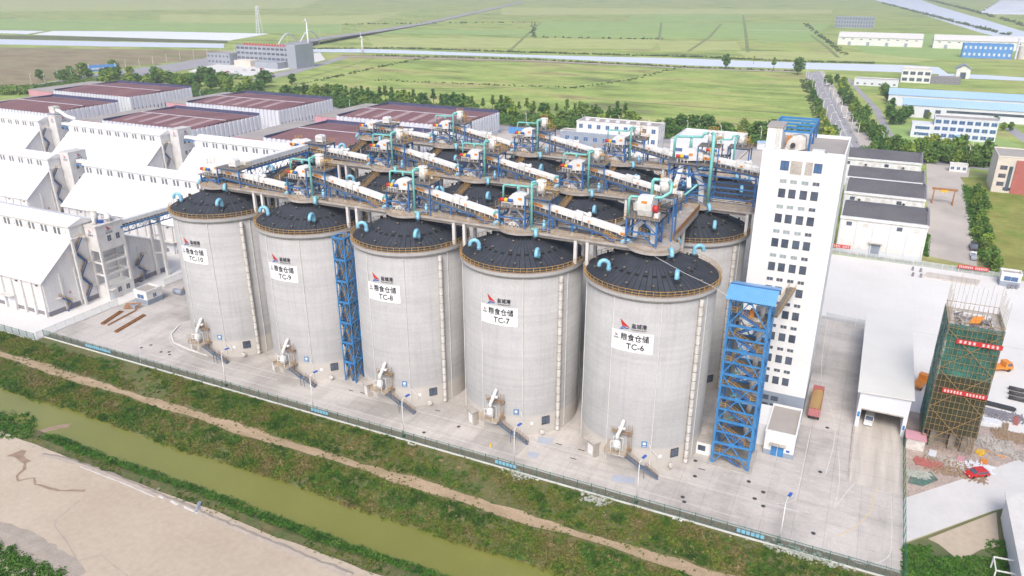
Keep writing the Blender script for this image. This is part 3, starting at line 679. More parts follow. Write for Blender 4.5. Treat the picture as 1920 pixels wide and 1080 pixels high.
    mb.beam((-2.2, -13.9, 9.3), (1.9, -13.9, 9.3), .07); mb.beam((-2.2, -13.9, 8.75), (1.9, -13.9, 8.75), .06)
    B(mb, 'access_ladder', M['timber'])
    mb = MB(); mb.tube([(-.7, -15, 5.0), (-.7, -15, 6.7)], .72, 14); mb.lathe([(.72, 6.7), (.3, 7.3), (.25, 7.4)], -.7, -15, 14); mb.lathe([(.25, 4.5), (.72, 5.1)], -.7, -15, 14)
    mb.tube([(-.7, -15, 7.2), (-.7, -14.8, 8.2), (-.2, -14.2, 9.6), (-.05, -13.7, 10.6), (0, -13.2, 10.9)], .38, 10)
    mb.box(-.9, .6, -14.2, -13.4, 9.2, 9.6)
    f = B(mb, 'loading_spout', M['white'], None, True)
    mb = MB()
    for x in (-1.7, .3):
        for y in (-15.9, -14.1): mb.beam((x, y, 4.4), (x, y, 7.2), .12)
    mb.beam((-1.7, -15.9, 7.2), (.3, -15.9, 7.2), .12); mb.beam((-1.7, -14.1, 7.2), (.3, -14.1, 7.2), .12); mb.beam((-1.7, -15.9, 6.0), (.3, -15.9, 6.0), .1)
    B(mb, 'frame', M['white'], f)
    s, r = MB(), MB()
    stair_flight(s, r, (1.5, -15.4, 4.3), (4.4, -15.0, 2.3), 1.0, 1); s.box(4.3, 5.5, -15.6, -14.4, 2.2, 2.32)
    stair_flight(s, r, (5.4, -14.9, 2.25), (8.0, -14.2, .05), 1.0, 1)
    for x in (4.4, 5.4): s.beam((x, -15.4, 0), (x, -15.4, 2.2), .1)
    st = B(s, 'stair', M['stairsteel']); B(r, 'handrail', M['timber'], st)
    # wall lamp pipe kink
    mb = MB(); mb.tube([(5.2, -12.05, 6), (5.6, -12.3, 5.2), (7.0, -11.7, 3.4), (7.1, -11.5, 2.2)], .07, 6); B(mb, 'conduit_pipe', M['white'])
    mb = MB(); mb.tube([(9.3, -9.9, 1.0), (9.7, -10.3, 1.0)], .5, 10); B(mb, 'fan', M['dirtywhite'], None, True)
M['stairsteel'] = mat('grey_blue_stair_paint', (.10, .16, .25), (.08, .12, .18), 1)
node_plain = tree_of(silo0)
def roof_stair(root, O, ang, name='roof_stair'):
    s, r = MB(), MB(); c, sn = math.cos(ang), math.sin(ang)
    p = Vector((c * 3.2, sn * 3.2, 43.2)); q = Vector((c * 12.8, sn * 12.8, 38.9))
    stair_flight(s, r, p + Vector((0, 0, .3)), q + Vector((0, 0, .3)), 1.1, 1, 30)
    for mb in (s, r): mb.v = [(v[0] + O.x, v[1] + O.y, v[2]) for v in mb.v]
    st = s.build(name, M['timber'], root); r.build('handrail', M['yellow'], st)
ROWN = ['front row', 'middle row', 'back row']
SILO = {}
for r in range(3):
    for c in range(5):
        loc = (c * SX, r * SY, 0)
        if r == 0:
            nm = 'TC-%d' % (10 - c)
            lab = 'grey concrete grain silo in the front row with the number %s on its white sign' % nm
        else:
            lab = 'dark-roofed grain silo in the %s, %s' % (ROWN[r], ['leftmost of the row', 'second from the left', 'third from the left', 'fourth from the left', 'rightmost of the row, nearest the white tower'][c])
        if (r, c) == (0, 0): o = silo0; o['label'] = lab
        else: o = place(node_plain, loc, lab)
        ORG[o] = Vector(loc); SILO[(r, c)] = o
bpy.context.view_layer.update()
for (r, c), o in SILO.items():
    if r == 0: add_front_kit(o, ORG[o], 'TC-%d' % (10 - c))
    else: roof_stair(o, ORG[o], rad(-98 if c < 4 or r == 2 else -90))

# ------------------------------------------------------------------ concrete decks over the silo tops
DZ = 44.0
def make_deck(r, x0, x1, label):
    y = r * SY
    root = empty('deck_bridge', (x0, y, DZ), label, 'bridge', 'concrete conveyor decks over the silo rows')
    mb = MB(); mb.box(x0, x1, y - 2.9, y + 2.9, DZ - .45, DZ)
    for c in range(5): mb.tube([(c * SX, y, DZ - .52), (c * SX, y, DZ + .02)], 5.2, 28)
    mb.build('slab', M['deck'], root)
    for c in range(5): MB().tube([(c * SX, y, 43.0), (c * SX, y, DZ - .5)], 2.4, 16).build('hub', M['beam'], root)
    for s in (-1, 1):
        MB().beam((x0 + 2, y + s * 1.9, DZ - .9), (x1 - 2, y + s * 1.9, DZ - .9), .45, .68).build('girder', M['beam'], root)
        for c in range(5 if x1 > 120 else 4):
            for d in (-1.3, 1.3):
                MB().box(c * SX + SX / 2 + d - .32, c * SX + SX / 2 + d + .32, y + s * 2.4 - .32, y + s * 2.4 + .32, 37.3, DZ - .46).build('column', M['conc'], root)
    mb = MB()
    for s in (-1, 1):
        n = int((x1 - x0) / 1.6); P = []
        for k in range(n + 1):
            x = x0 + (x1 - x0) * k / n; dx = min(abs(x - c * SX) for c in range(5)); yy = 2.8
            if dx < 4.4: yy = max(2.8, math.sqrt(max(0, 5.1 ** 2 - dx * dx)))
            P.append((x, y + s * yy))
        for a in P: mb.beam((*a, DZ), (*a, DZ + 1.1), .07)
        for a, b in zip(P, P[1:]):
            for hh in (.15, .6, 1.1): mb.beam((*a, DZ + hh), (*b, DZ + hh), .06)
    mb.build('railing', M['yellow'], root)
    for k, (yy, zz) in enumerate(((1.9, .45), (2.2, .75), (2.4, 1.05))):
        MB().tube([(x0 + 4, y + yy, DZ + zz), (x1 - 4, y + yy, DZ + zz)], .09, 6).build('service_pipe', M['dirtywhite'], root)
    mb = MB()
    for c in range(14): mb.beam((x0 + 6 + c * 8, y + 2.6, DZ), (x0 + 6 + c * 8, y + 2.6, DZ + 3.4), .09)
    mb.build('lamp_post', M['white'], root)
make_deck(0, -4.6, 118.6, 'long concrete deck over the front row of silos carrying conveyors')
make_deck(1, -4.6, 129.9, 'long concrete deck over the middle row of silos reaching the white tower')
make_deck(2, -4.6, 118.6, 'long concrete deck over the back row of silos carrying conveyors')
# cross deck between front and middle row at the right end
e = empty('cross_deck', (4 * SX, 17, DZ), 'short concrete cross deck between front and middle rows with a brown panelled railing', 'bridge')
MB().box(4 * SX - 2.6, 4 * SX + 2.6, 5.0, SY - 5.0, DZ - .5, DZ - .01).build('slab', M['deck'], e)
for s in (-1, 1): MB().beam((4 * SX + s * 2.2, 5, DZ - 1), (4 * SX + s * 2.2, SY - 5, DZ - 1), .5, .9).build('girder', M['beam'], e)
MB().box(4 * SX + 2.5, 4 * SX + 2.6, 4.6, SY - 4.8, DZ, DZ + 1.15).build('railing_panel', M['rust'], e)
for s in (-1, 1): MB().box(4 * SX + s * 2 - .3, 4 * SX + s * 2 + .3, 16.7, 17.3, 37.5, DZ - 1).build('column', M['conc'], e)

# ------------------------------------------------------------------ conveyor stations on the decks
def make_station(h=4.3, x0=-4.6, x1=1.4, x2=6.9, h2=7.1, wide=2.1, label='x', full=True):
    z = DZ
    root = empty('transfer_station', (0, 0, z), label, 'conveyor station', 'blue-framed conveyor stations on the decks')
    mb = MB()
    for x in (x0, x1):
        for y in (-wide, wide): mb.beam((x, y, z), (x, y, z + h), .34)
    for x in ((x1, x2)):
        for y in (-wide, wide): mb.beam((x, y, z), (x, y, z + h2), .28)
    lv = [h] + [h * .5] + ([h * .75, h * .25] if h > 7 else [])
    for zz in lv:
        for y in (-wide, wide): mb.beam((x0, y, z + zz), (x1, y, z + zz), .26)
        for x in (x0, x1): mb.beam((x, -wide, z + zz), (x, wide, z + zz), .26)
    n = max(1, round(h / 4.3))
    for k in range(n):
        za, zb = z + h * k / n, z + h * (k + 1) / n
        for y in (-wide, wide):
            mb.beam((x0, y, za), ((x0 + x1) / 2, y, (za + zb) / 2), .16); mb.beam(((x0 + x1) / 2, y, (za + zb) / 2), (x1, y, za), .16)
        for x in (x0, x1):
            mb.beam((x, -wide, za), (x, wide, zb), .16)
    for y in (-wide, wide): mb.beam((x1, y, z + h2 - .25), (x2, y, z + h2 - .25), .26)
    mb.beam((x2, -wide, z + h2 - .25), (x2, wide, z + h2 - .25), .26)
    mb.beam((x1, wide, z + .2), (x2, wide, z + h2 - .4), .14)
    mb.build('frame', M['blue'], root)
    MB().box(x0 - .7, x1 + .2, -wide - .4, wide + .4, z + h, z + h + .14).build('platform', M['grate'], root)
    MB().box(x1 - .2, x2 + .3, -wide - .3, wide + .3, z + h2 - .1, z + h2 + .06).build('upper_platform', M['grate'], root)
    mb = MB()
    def rl(p, q, zz):
        for hh in (.5, 1.05): mb.beam((*p, zz + hh), (*q, zz + hh), .06)
        d = max(2, int((Vector(q) - Vector(p)).length / 1.3))
        for k in range(d + 1):
            x = p[0] + (q[0] - p[0]) * k / d; y = p[1] + (q[1] - p[1]) * k / d; mb.beam((x, y, zz), (x, y, zz + 1.05), .06)
    rl((x0 - .7, -wide - .4), (x0 - .7, wide + .4), z + h + .1); rl((x0 - .7, wide + .4), (x1, wide + .4), z + h + .1)
    rl((x2 + .3, -wide - .3), (x2 + .3, wide + .3), z + h2); rl((x1 + 2.6, wide + .3), (x2 + .3, wide + .3), z + h2)
    mb.build('railing', M['yellow'], root)
    # head hood: faceted white housing
    hz = z + h + .35; y0, y1 = -1.15, 1.15
    prof = [(-3.1, hz + .5), (-2.9, hz + 1.5), (-1.9, hz + 2.5), (-.9, hz + 2.75), (.5, hz + 2.4), (1.6, hz + 2.0), (1.6, hz + .3), (-2.2, hz)]
    hd = MB().prism(prof, 'y', y0, y1).build('head_hood', M['white'], root)
    MB().box(-.6, .25, y0 - .03, y0 + .02, hz + 1.2, hz + 1.75).build('orange_label', M['orange'], hd)
    MB().beam((-2.3, 0, hz), (-2.3, 0, z + h), 1.2, 1.2).build('chute_neck', M['white'], hd)
    # drive on its white stand
    mb = MB()
    for x in (-3.9, -3.2, -2.5, -1.8):
        for y in (-2.2, -1.6): mb.beam((x, y, z + h + .14), (x, y, z + h + 1.1), .1)
    mb.box(-4.0, -1.7, -2.3, -1.5, z + h + 1.05, z + h + 1.15)
    for x in (-.6, .6): mb.beam((x, -1.8, z + h + .14), (x, -1.8, z + h + 1.3), .12)
    st = mb.build('drive_stand', M['white'], root)
    zz = z + h + 1.55
    dr = MB().tube([(-4.4, -1.9, zz), (-3.5, -1.9, zz)], .42, 12).build('gearbox', M['red'], root, True)
    MB().tube([(-3.5, -1.9, zz), (-3.3, -1.9, zz), (-2.6, -1.9, zz)], [.3, .46, .46], 12).build('coupling', M['brightyellow'], root, True)
    MB().tube([(-2.6, -1.9, zz), (-1.6, -1.9, zz)], .36, 12).build('motor', M['deepblue'], root, True)
    # chute under the platform
    mb = MB(); mb.beam((-2.2, .2, z + h - .1), (.4, .2, z + h * .42), .8, .5); mb.beam((.6, .2, z + h * .5), (.6, .2, z + .3), .95, .95); mb.beam((-2.4, .2, z + h - .1), (-3.4, .2, z + 2.2), .7, .5)
    mb.build('chute', M['dirtywhite'], root)
    mb = MB(); mb.box(-3.9, -2.4, -1.2, 1.2, z + .5, z + 2.0); mb.box(-2.2, -1.0, -.9, .9, z + .3, z + 1.2)
    o = mb.build('tail_box', M['dirtywhite'], root)
    MB().box(-3.6, -2.7, -1.24, -1.2, z + 1.0, z + 1.5).build('orange_label', M['orange'], o)
    mb = MB()
    for x in (-2.2, -1.3, -.4):
        mb.tube([(x, -1.6, z + .4), (x, -1.6, z + 1.0)], .28, 8); mb.beam((x - .3, -1.8, z), (x - .3, -1.8, z + .9), .1); mb.beam((x + .3, -1.8, z), (x + .3, -1.8, z + .9), .1)
    mb.tube([(-2.4, -1.6, z + 1.0), (-.2, -1.6, z + 1.0)], .16, 8)
    mb.build('gate_valve', M['dirtywhite'], root)
    return root
def make_collector(zb, label, zt=54.1, xv=3.1, xf=4.15, hood=51.5, xl=-4.3, left=True):
    z = DZ; root = empty('dust_collector', (xf, 0, zb), label, 'dust collector', 'white dust collectors with turquoise pipes')
    b = MB().tube([(xf, 0, zb + .6), (xf, 0, zb + 2.9)], 1.05, 18); b.lathe([(1.05, zb + 2.9), (1.15, zb + 2.95), (1.15, zb + 3.15), (.9, zb + 3.35), (.02, zb + 3.4)], xf, 0, 18); b.lathe([(.3, zb + .15), (1.05, zb + .6)], xf, 0, 18)
    v = b.build('vessel', M['white'], root, True)
    MB().box(xf - .35, xf + .35, -1.13, -1.0, zb + 1.2, zb + 2.3).build('control_panel', M['dirtywhite'], v)
    mb = MB()
    for k in range(4):
        a = math.pi / 4 + k * math.pi / 2; mb.beam((xf + .85 * math.cos(a), .85 * math.sin(a), zb), (xf + .85 * math.cos(a), .85 * math.sin(a), zb + 1.3), .12)
    mb.build('leg', M['white'], root)
    mb = MB(); mb.box(xf + 1.1, xf + 2.2, -1.1, 1.1, zb + 1.8, zb + 1.86)
    for x, y in ((1.1, -1.1), (2.2, -1.1), (2.2, 1.1), (1.1, 1.1)): mb.beam((xf + x, y, zb + .1), (xf + x, y, zb + 3.0), .07)
    for hh in (2.4, 3.0):
        mb.beam((xf + 1.1, -1.1, zb + hh), (xf + 2.2, -1.1, zb + hh), .06); mb.beam((xf + 2.2, -1.1, zb + hh), (xf + 2.2, 1.1, zb + hh), .06)
    for k in range(10):
        a = k * .628; mb.beam((xf + 1.1 * math.cos(a), 1.1 * math.sin(a), zb + 3.3), (xf + 1.1 * math.cos(a), 1.1 * math.sin(a), zb + 4.1), .05)
        mb.beam((xf + 1.1 * math.cos(a), 1.1 * math.sin(a), zb + 4.1), (xf + 1.1 * math.cos(a + .628), 1.1 * math.sin(a + .628), zb + 4.1), .05)
    mb.build('access_cage', M['yellow'], root)
    zt = zb + 2.7
    mb = MB(); mb.tube([(xf - .4, -1.2, zt), (xv, -2.4, zt), (xv, -2.5, zt - .3), (xv, -2.5, z + .5)], .28, 10)
    mb.tube([(xv, -2.5, z + .6), (xv + .3, -2.5, z + .35), (xv + 1.6, -2.3, z + .35)], .34, 10)
    mb.build('down_pipe', M['teal'], root, True)
    mb = MB(); zl = zt - 1.2
    mb.tube([(xf - .8, .3, zt), (xf - 1.9, .1, zt), (xf - 2.2, 0, zt - .25), (xf - 2.4, 0, zl + .2), (xf - 2.9, 0, zl), (xl + .3, -.4, zl), (xl, -.6, zl - .3), (xl, -.8, zl - 3.2)], .23, 10)
    mb.tube([(-1.1, -.2, zl), (-1.1, -.1, zl - .9)], [.22, .34], 10)
    mb.build('suction_pipe', M['teal'], root, True)
    mb = MB(); mb.tube([(-4.5, -1.0, z + 2.6), (-6.0, -1.0, z + 2.7), (-6.3, -1.0, z + 2.4), (-6.3, -1.0, z + 1.9)], .25, 8); mb.build('elbow_pipe', M['teal'], root, True)
    mb = MB(); mb.tube([(xf + 1.4, -1.6, z + .6), (xf + 1.4, -1.6, z + 1.9)], .35, 10); mb.tube([(xf + 1.4, -1.6, z + 1.9), (xf + 1.4, -1.6, z + 2.5)], .25, 10)
    mb.build('silencer', M['vent'], root, True)
    mb = MB(); mb.tube([(xf + .6, -1.9, z + .5), (xf + 2.1, -1.9, z + .5)], .3, 8); mb.build('blower', M['blue'], root, True)
    return root
def make_conveyor(x0, z0, x1, z1, label, fan=.48, legs=(.28, .48, .68, .86), stair=True, deckz=DZ):
    "inclined enclosed conveyor along X in local y = 0, high end at x0"
    root = empty('inclined_conveyor', (x0, 0, z0), label, 'conveyor', 'white enclosed conveyors above the silo decks')
    L = x1 - x0; S = lambda t, dz=0: (x0 + L * t, 0, z0 + (z1 - z0) * t + dz)
    def off(p, y, dz=0): return (p[0], y, p[2] + dz)
    prof = [(-.8, -.7), (-.8, .2), (-.42, .5), (.42, .5), (.8, .2), (.8, -.7)]
    p, q = S(0), S(1); mb = MB(); n = len(prof)
    mb.add([(p[0], a, p[2] + b) for a, b in prof] + [(q[0], a, q[2] + b) for a, b in prof], [tuple(range(n)), tuple(reversed(range(n, 2 * n)))] + [(i, i + n, (i + 1) % n + n, (i + 1) % n) for i in range(n)])
    cs = mb.build('casing', M['white'], root)
    mb = MB(); k = int(L / 1.5)
    for i in range(1, k):
        a = S(i / k); mb.beam(off(a, -.87, -.8), off(a, -.87, .2), .05); mb.beam(off(a, .87, -.8), off(a, .87, .2), .05)
    mb.build('casing_rib', M['dirtywhite'], cs)
    for t in (.07, .12, .3, .62):
        a = S(t); mb = MB(); w = 1.0 if t < .2 else .55
        mb.beam(off(S(t), -.88, -.25), off(S(t + w / L), -.88, -.25), .05, .5 if t < .2 else .4); mb.build('orange_label', M['orange'], cs)
    mb = MB(); mb.beam(off(S(.03), 0, -1.5), off(S(.99), 0, -1.5), 3.0, .12); wk = mb.build('walkway', M['grate'], root)
    mb = MB()
    for s in (-1.45, 1.45):
        m = int(L / 1.8)
        for i in range(m + 1):
            a = S(.03 + .96 * i / m); mb.beam(off(a, s, -1.45), off(a, s, -.45), .05)
        mb.beam(off(S(.03), s, -.45), off(S(.99), s, -.45), .05); mb.beam(off(S(.03), s, -.9), off(S(.99), s, -.9), .04)
    mb.build('railing', M['grate'], wk)
    mb = MB()
    for i in range(int(L / 1.2)):
        a = S((i + .5) * 1.2 / L)
        for s in (-.7, .7): mb.beam(off(a, s, -1.45), off(a, s, -.75), .1)
    mb.build('support_bracket', M['white'], wk)
    mb = MB()
    for s in (-1.3, 1.3):
        mb.beam(off(S(.0), s, -1.75), off(S(.99), s, -1.75), .16, .34)
    m = int(L / 2.2)
    for i in range(m): mb.beam(off(S((i + .5) / m), -1.3, -1.75), off(S((i + .5) / m), 1.3, -1.75), .14)
    for t in legs:
        a = S(t)
        if a[2] - 1.8 - deckz < .5: continue
        for s in (-1.3, 1.3):
            mb.beam((a[0], s, deckz + .5), off(a, s, -1.75), .26); mb.beam((a[0] - .7, s, a[2] - 2.9), (a[0], s, a[2] - 1.9), .12) if a[2] - 2.9 > deckz + .3 else None
    mb.build('truss', M['blue'], root)
    for t in legs:
        a = S(t)
        if a[2] - 1.8 - deckz < .5: continue
        for s in (-1.3, 1.3): MB().prism([(a[0] - .45, deckz), (a[0] + .45, deckz), (a[0] + .2, deckz + .5), (a[0] - .2, deckz + .5)], 'y', s - .3, s + .3).build('foot', M['beam'], root)
    # fan box with hooped pipes halfway
    a = S(fan); b = S(fan + 2.0 / L)
    mb = MB(); mb.beam(off(a, 0, .35), off(b, 0, .35), 1.8, .95); hb = mb.build('suction_box', M['white'], root)
    mb = MB(); c = S(fan + 3.1 / L); mb.tube([off(c, -.4, 1.05), off(c, .4, 1.05)], .42, 14); mb.tube([off(S(fan + 2.0 / L), 0, .9), off(c, 0, .75)], .3, 10); mb.build('fan', M['white'], hb, True)
    mb = MB()
    for d in (.3, 1.9, 3.6):
        c = S(fan + d / L); mb.tube([off(c, 0, 1.0), off(c, -.8, 1.0), off(c, -1.15, .6), off(c, -1.15, -1.4)], .08, 6)
    mb.build('hoop_pipe', M['white'], hb)
    # tail end
    mb = MB(); q = S(.93); e_ = S(1.0)
    mb.beam(off(q, 0, -.2), off(e_, 0, -.2), 1.9, 1.3); tl = mb.build('tail_housing', M['white'], root)
    mb = MB(); mb.beam(off(S(.94), -.97, -.45), off(S(.985), -.97, -.45), .05, .55); mb.build('orange_label', M['orange'], tl)
    if stair:
        s, r = MB(), MB(); t = S(.8); stair_flight(s, r, (t[0], -1.9, t[2] - 1.5), (t[0] + 2.4, -1.9, deckz + .05), .8, 1, 8)
        o = s.build('stair', M['blue'], root); r.build('handrail', M['yellow'], o)
    return root
COLN = ['TC-10', 'TC-9', 'TC-8', 'TC-7', 'TC-6']
def where(r, c):
    if r == 0: return 'above the silo marked ' + COLN[c]
    return 'on the %s deck, %s' % (['', 'middle', 'back'][r], ['leftmost silo', 'second silo from the left', 'third silo from the left', 'fourth silo from the left', 'rightmost silo'][c])
st_std = make_station(label='x'); st_low = make_station(h=2.1, h2=4.6, x2=8.5, label='x')
ns, nl = tree_of(st_std), tree_of(st_low)
dc = make_collector(DZ + 7.2, 'x'); nd = tree_of(dc)
cv = make_conveyor(1.2, 50.1, 23.2, 45.9, 'x'); nc = tree_of(cv)
cl = make_conveyor(1.2, 47.5, 23.2, 45.7, 'x', legs=(.4, .7), stair=False); ncl = tree_of(cl)
used = set()
def put(node, r, c, lab):
    root = node[0]; loc = Vector(ORG[root]) + Vector((c * SX, r * SY, 0))
    if root not in used: used.add(root); root.location = loc; root['label'] = lab; return root
    return place(node, loc, lab)
for r in range(3):
    for c in range(5):
        if c == 0:
            put(nl, r, c, 'low blue-framed conveyor station ' + where(r, c))
            put(ncl, r, c, 'gently sloping white conveyor starting ' + where(r, c))
        elif c < 4 or r == 2:
            put(ns, r, c, 'blue-framed conveyor station with motor ' + where(r, c))
            put(nd, r, c, 'white dust collector with turquoise pipe ' + where(r, c))
            if c < 4: put(nc, r, c, 'inclined white conveyor starting ' + where(r, c))
# machines on the low stations
for r in range(3):
    e = empty('machine_box', (5.2, r * SY, DZ + 4.7), 'white machine cabinet on the leftmost station of the %s' % ROWN[r], 'machine', 'white cabinets on the left stations')
    y = r * SY; z = DZ + 4.65
    MB().prism([(4.2, z + .3), (6.6, z + .3), (6.6, z + 1.8), (6.2, z + 2.2), (4.6, z + 2.2), (4.2, z + 1.8)], 'y', y - .9, y + .9).build('cabinet', M['white'], e)
    MB().box(4.4, 6.4, y - .95, y - .9, z + .8, z + 1.5).build('louvre', M['dirtywhite'], e)
    mb = MB()
    for x in (4.3, 6.5):
        for s in (-.7, .7): mb.beam((x, y + s, z), (x, y + s, z + .3), .15)
    mb.build('foot', M['white'], e)

# right end of the front row: station fed by the cross conveyor
def prism_y(mb, poly, y0, y1): return mb.prism(poly, 'y', y0, y1)
X5 = 4 * SX
e = empty('transfer_station', (X5, 0, DZ), 'tall blue-framed conveyor station with red drive at the right end of the front deck', 'conveyor station', 'blue-framed conveyor stations on the decks')
z = DZ; mb = MB()
for x in (X5 - 5.2, X5 + .9):
    for y in (-2.1, 2.1): mb.beam((x, y, z), (x, y, z + 5.6), .36)
for zz in (2.8, 5.5):
    for y in (-2.1, 2.1): mb.beam((X5 - 5.2, y, z + zz), (X5 + .9, y, z + zz), .28)
    for x in (X5 - 5.2, X5 + .9): mb.beam((x, -2.1, z + zz), (x, 2.1, z + zz), .28)
for y in (-2.1, 2.1):
    mb.beam((X5 - 5.2, y, z), (X5 - 2.2, y, z + 2.8), .18); mb.beam((X5 + .9, y, z), (X5 - 2.2, y, z + 2.8), .18); mb.beam((X5 - 5.2, y, z + 2.8), (X5 - 2.2, y, z + 5.5), .18); mb.beam((X5 + .9, y, z + 2.8), (X5 - 2.2, y, z + 5.5), .18)
for x, y in ((X5 - 1.2, 3.2), (X5 + 2.6, 3.2), (X5 + 2.6, 5.8), (X5 - 1.2, 5.8)): mb.beam((x, y, z), (x, y, z + 9.0), .26)
for y in (3.2, 5.8): mb.beam((X5 - 1.2, y, z + 8.9), (X5 + 2.6, y, z + 8.9), .24)
mb.build('frame', M['blue'], e)
MB().box(X5 - 5.6, X5 + 1.4, -2.6, 2.6, z + 5.6, z + 5.75).build('platform', M['grate'], e)
MB().box(X5 - 1.4, X5 + 2.8, 3.0, 6.0, z + 9.0, z + 9.12).build('upper_platform', M['grate'], e)
hz = z + 6.2
hd = MB().prism([(-1.6, hz + 1.0), (-1.9, hz + 2.6), (-.9, hz + 3.6), (.8, hz + 3.6), (3.0, hz + 3.1), (3.0, hz + 1.3), (.6, hz + 1.0), (.2, hz - .3), (-1.0, hz - .3)], 'x', X5 - 3.4, X5 - .6).build('head_hood', M['white'], e)
MB().box(X5 - 2.6, X5 - 1.4, -1.93, -1.8, hz + 2.5, hz + 3.0).build('orange_label', M['orange'], hd)
MB().tube([(X5 - .6, -.2, hz + 1.2), (X5 + .4, -.2, hz + 1.2)], .7, 16).build('drive_wheel', M['red'], e, True)
mb = MB(); mb.box(X5 - .2, X5 + .7, -.9, .5, z + 5.75, z + 6.6); mb.build('drive_stand', M['white'], e)
mb = MB(); mb.beam((X5 - 3.6, 0, z + 3.6), (X5 - 1.9, 0, z + 5.3), .9, 1.1); mb.beam((X5 - 2.2, 0, z + 5.2), (X5 - .1, 0, z + 3.2), .9, 1.1); mb.beam((X5 - .1, 0, z + 3.4), (X5 - .1, 0, z + .3), 1.1, 1.1); mb.beam((X5 - 3.7, 0, z + 3.8), (X5 - 3.9, 0, z + 1.2), .9, .9)
mb.build('chute', M['dirtywhite'], e)
mb = MB()
for k in range(8): mb.beam((X5 - 5.6 + k, -2.6, z + 5.7), (X5 - 5.6 + k, -2.6, z + 6.8), .06)
for hh in (6.25, 6.8): mb.beam((X5 - 5.6, 2.6, z + hh), (X5 + 1.4, 2.6, z + hh), .06); mb.beam((X5 - 5.6, -2.6, z + hh), (X5 - 5.6, 2.6, z + hh), .06)
mb.build('railing', M['yellow'], e)
# its dust collector
c = place(nd, (X5 + .3, 4.5, z + 9.1), 'white dust collector above the station at the right end of the front deck')
for ch in [q for q in sc.objects if q.parent == c and q.name.startswith(('down_pipe', 'suction_pipe', 'elbow_pipe', 'silencer', 'blower'))]: bpy.data.objects.remove(ch)
mb = MB(); zt = z + 12
mb.tube([(X5 + 1.1, 4.0, zt), (X5 + 1.9, 3.0, zt), (X5 + 2.0, 2.4, zt - 1.6), (X5 + .6, 1.2, zt - 2.6), (X5 - 2.0, 0, zt - 2.6), (X5 - 2.0, 0, zt - 3.2)], .34, 10)
mb.tube([(X5 - 1.9, 0, zt - 2.7), (X5 - 5.0, -.6, zt - 2.5), (X5 - 5.3, -.8, zt - 2.9), (X5 - 5.3, -1, z + 5.8)], .28, 10)
mb.tube([(X5 - .6, 4.6, zt), (X5 - 2.0, 4.6, zt), (X5 - 2.3, 4.6, zt - .4), (X5 - 2.3, 4.6, z + .4)], .36, 10)
mb.build('duct', M['teal'], e, True)
cc = make_conveyor(1.2, 51.4, 25.5, 47.6, 'white conveyor running crosswise from the front deck back to the tall middle station', legs=(.2, .42, .64, .86), stair=False)
cc.location = (X5 - 1.9, 3.2, 51.4); cc.rotation_euler = (0, 0, math.pi / 2)

# right end of the middle row: high blue trestle, head of the conveyor that comes out of the tower
Y5 = SY
e = empty('trestle_station', (X5, Y5, DZ), 'high blue steel trestle with chutes between the middle deck and the white tower', 'conveyor station')
mb = MB(); xs = (108.6, 113.2, 118.4, 128.3); H5 = 9.4
for x in xs[:3]:
    for y in (-2.4, 2.4): mb.beam((x, Y5 + y, z), (x, Y5 + y, z + H5), .42)
for y in (-2.4, 2.4): mb.beam((xs[3], Y5 + y, z), (xs[3], Y5 + y, z + 7.6), .42)
for zz in (2.4, 4.8, 7.2, 9.3):
    for y in (-2.4, 2.4):
        mb.beam((xs[0], Y5 + y, z + zz), (xs[2], Y5 + y, z + zz), .3)
        if zz < 7.4: mb.beam((xs[2], Y5 + y, z + zz), (xs[3], Y5 + y, z + zz), .26)
    for x in xs[:3]: mb.beam((x, Y5 - 2.4, z + zz), (x, Y5 + 2.4, z + zz), .28)
for a, b in zip(xs[:2], xs[1:3]):
    for k in range(4):
        p0, p1 = ((a, b) if k % 2 else (b, a))
        for y in (-2.4, 2.4): mb.beam((p0, Y5 + y, z + k * 2.4), (p1, Y5 + y, z + (k + 1) * 2.35), .18)
mb.build('frame', M['blue'], e)
MB().box(107.9, 118.9, Y5 - 2.9, Y5 + 2.9, z + 9.4, z + 9.55).build('platform', M['grate'], e)
MB().box(114.6, 119.6, Y5 - 2.4, Y5 + 2.4, z + 13.6, z + 13.72).build('upper_platform', M['grate'], e)
mb = MB()
for x in (114.8, 119.4):
    for y in (-2.2, 2.2): mb.beam((x, Y5 + y, z + 9.5), (x, Y5 + y, z + 13.6), .24)
mb.build('upper_frame', M['blue'], e)
hz = z + 9.8
hd = MB().prism([(110.4, hz + .6), (110.6, hz + 1.8), (111.8, hz + 2.9), (113.0, hz + 3.0), (115.8, hz + 2.2), (115.8, hz + .5), (111.4, hz)], 'y', Y5 - 1.3, Y5 + 1.3).build('head_hood', M['white'], e)
MB().box(112.6, 113.5, Y5 - 1.35, Y5 - 1.3, hz + 1.3, hz + 1.9).build('orange_label', M['orange'], hd)
MB().tube([(109.9, Y5 - 2, hz + 1.2), (110.8, Y5 - 2, hz + 1.2)], .42, 12).build('gearbox', M['red'], e, True)
MB().tube([(110.8, Y5 - 2, hz + 1.2), (111.7, Y5 - 2, hz + 1.2)], .46, 12).build('coupling', M['brightyellow'], e, True)
MB().tube([(111.7, Y5 - 2, hz + 1.2), (112.7, Y5 - 2, hz + 1.2)], .36, 12).build('motor', M['deepblue'], e, True)
mb = MB()
for x in (110.2, 111.0, 111.8, 112.6): mb.beam((x, Y5 - 2, z + 9.5), (x, Y5 - 2, hz + .8), .12)
mb.build('drive_stand', M['white'], e)
mb = MB(); mb.beam((111.4, Y5 - 1.6, z + 9.2), (110.0, Y5 - 2.6, z + 2.2), 1.1, .9); mb.beam((113.4, Y5, z + 9.2), (116.2, Y5 - .6, z + 4.0), 1.0, .9); mb.beam((116.2, Y5 - .6, z + 4.2), (116.2, Y5 - .6, z + .4), 1.2, 1.2)
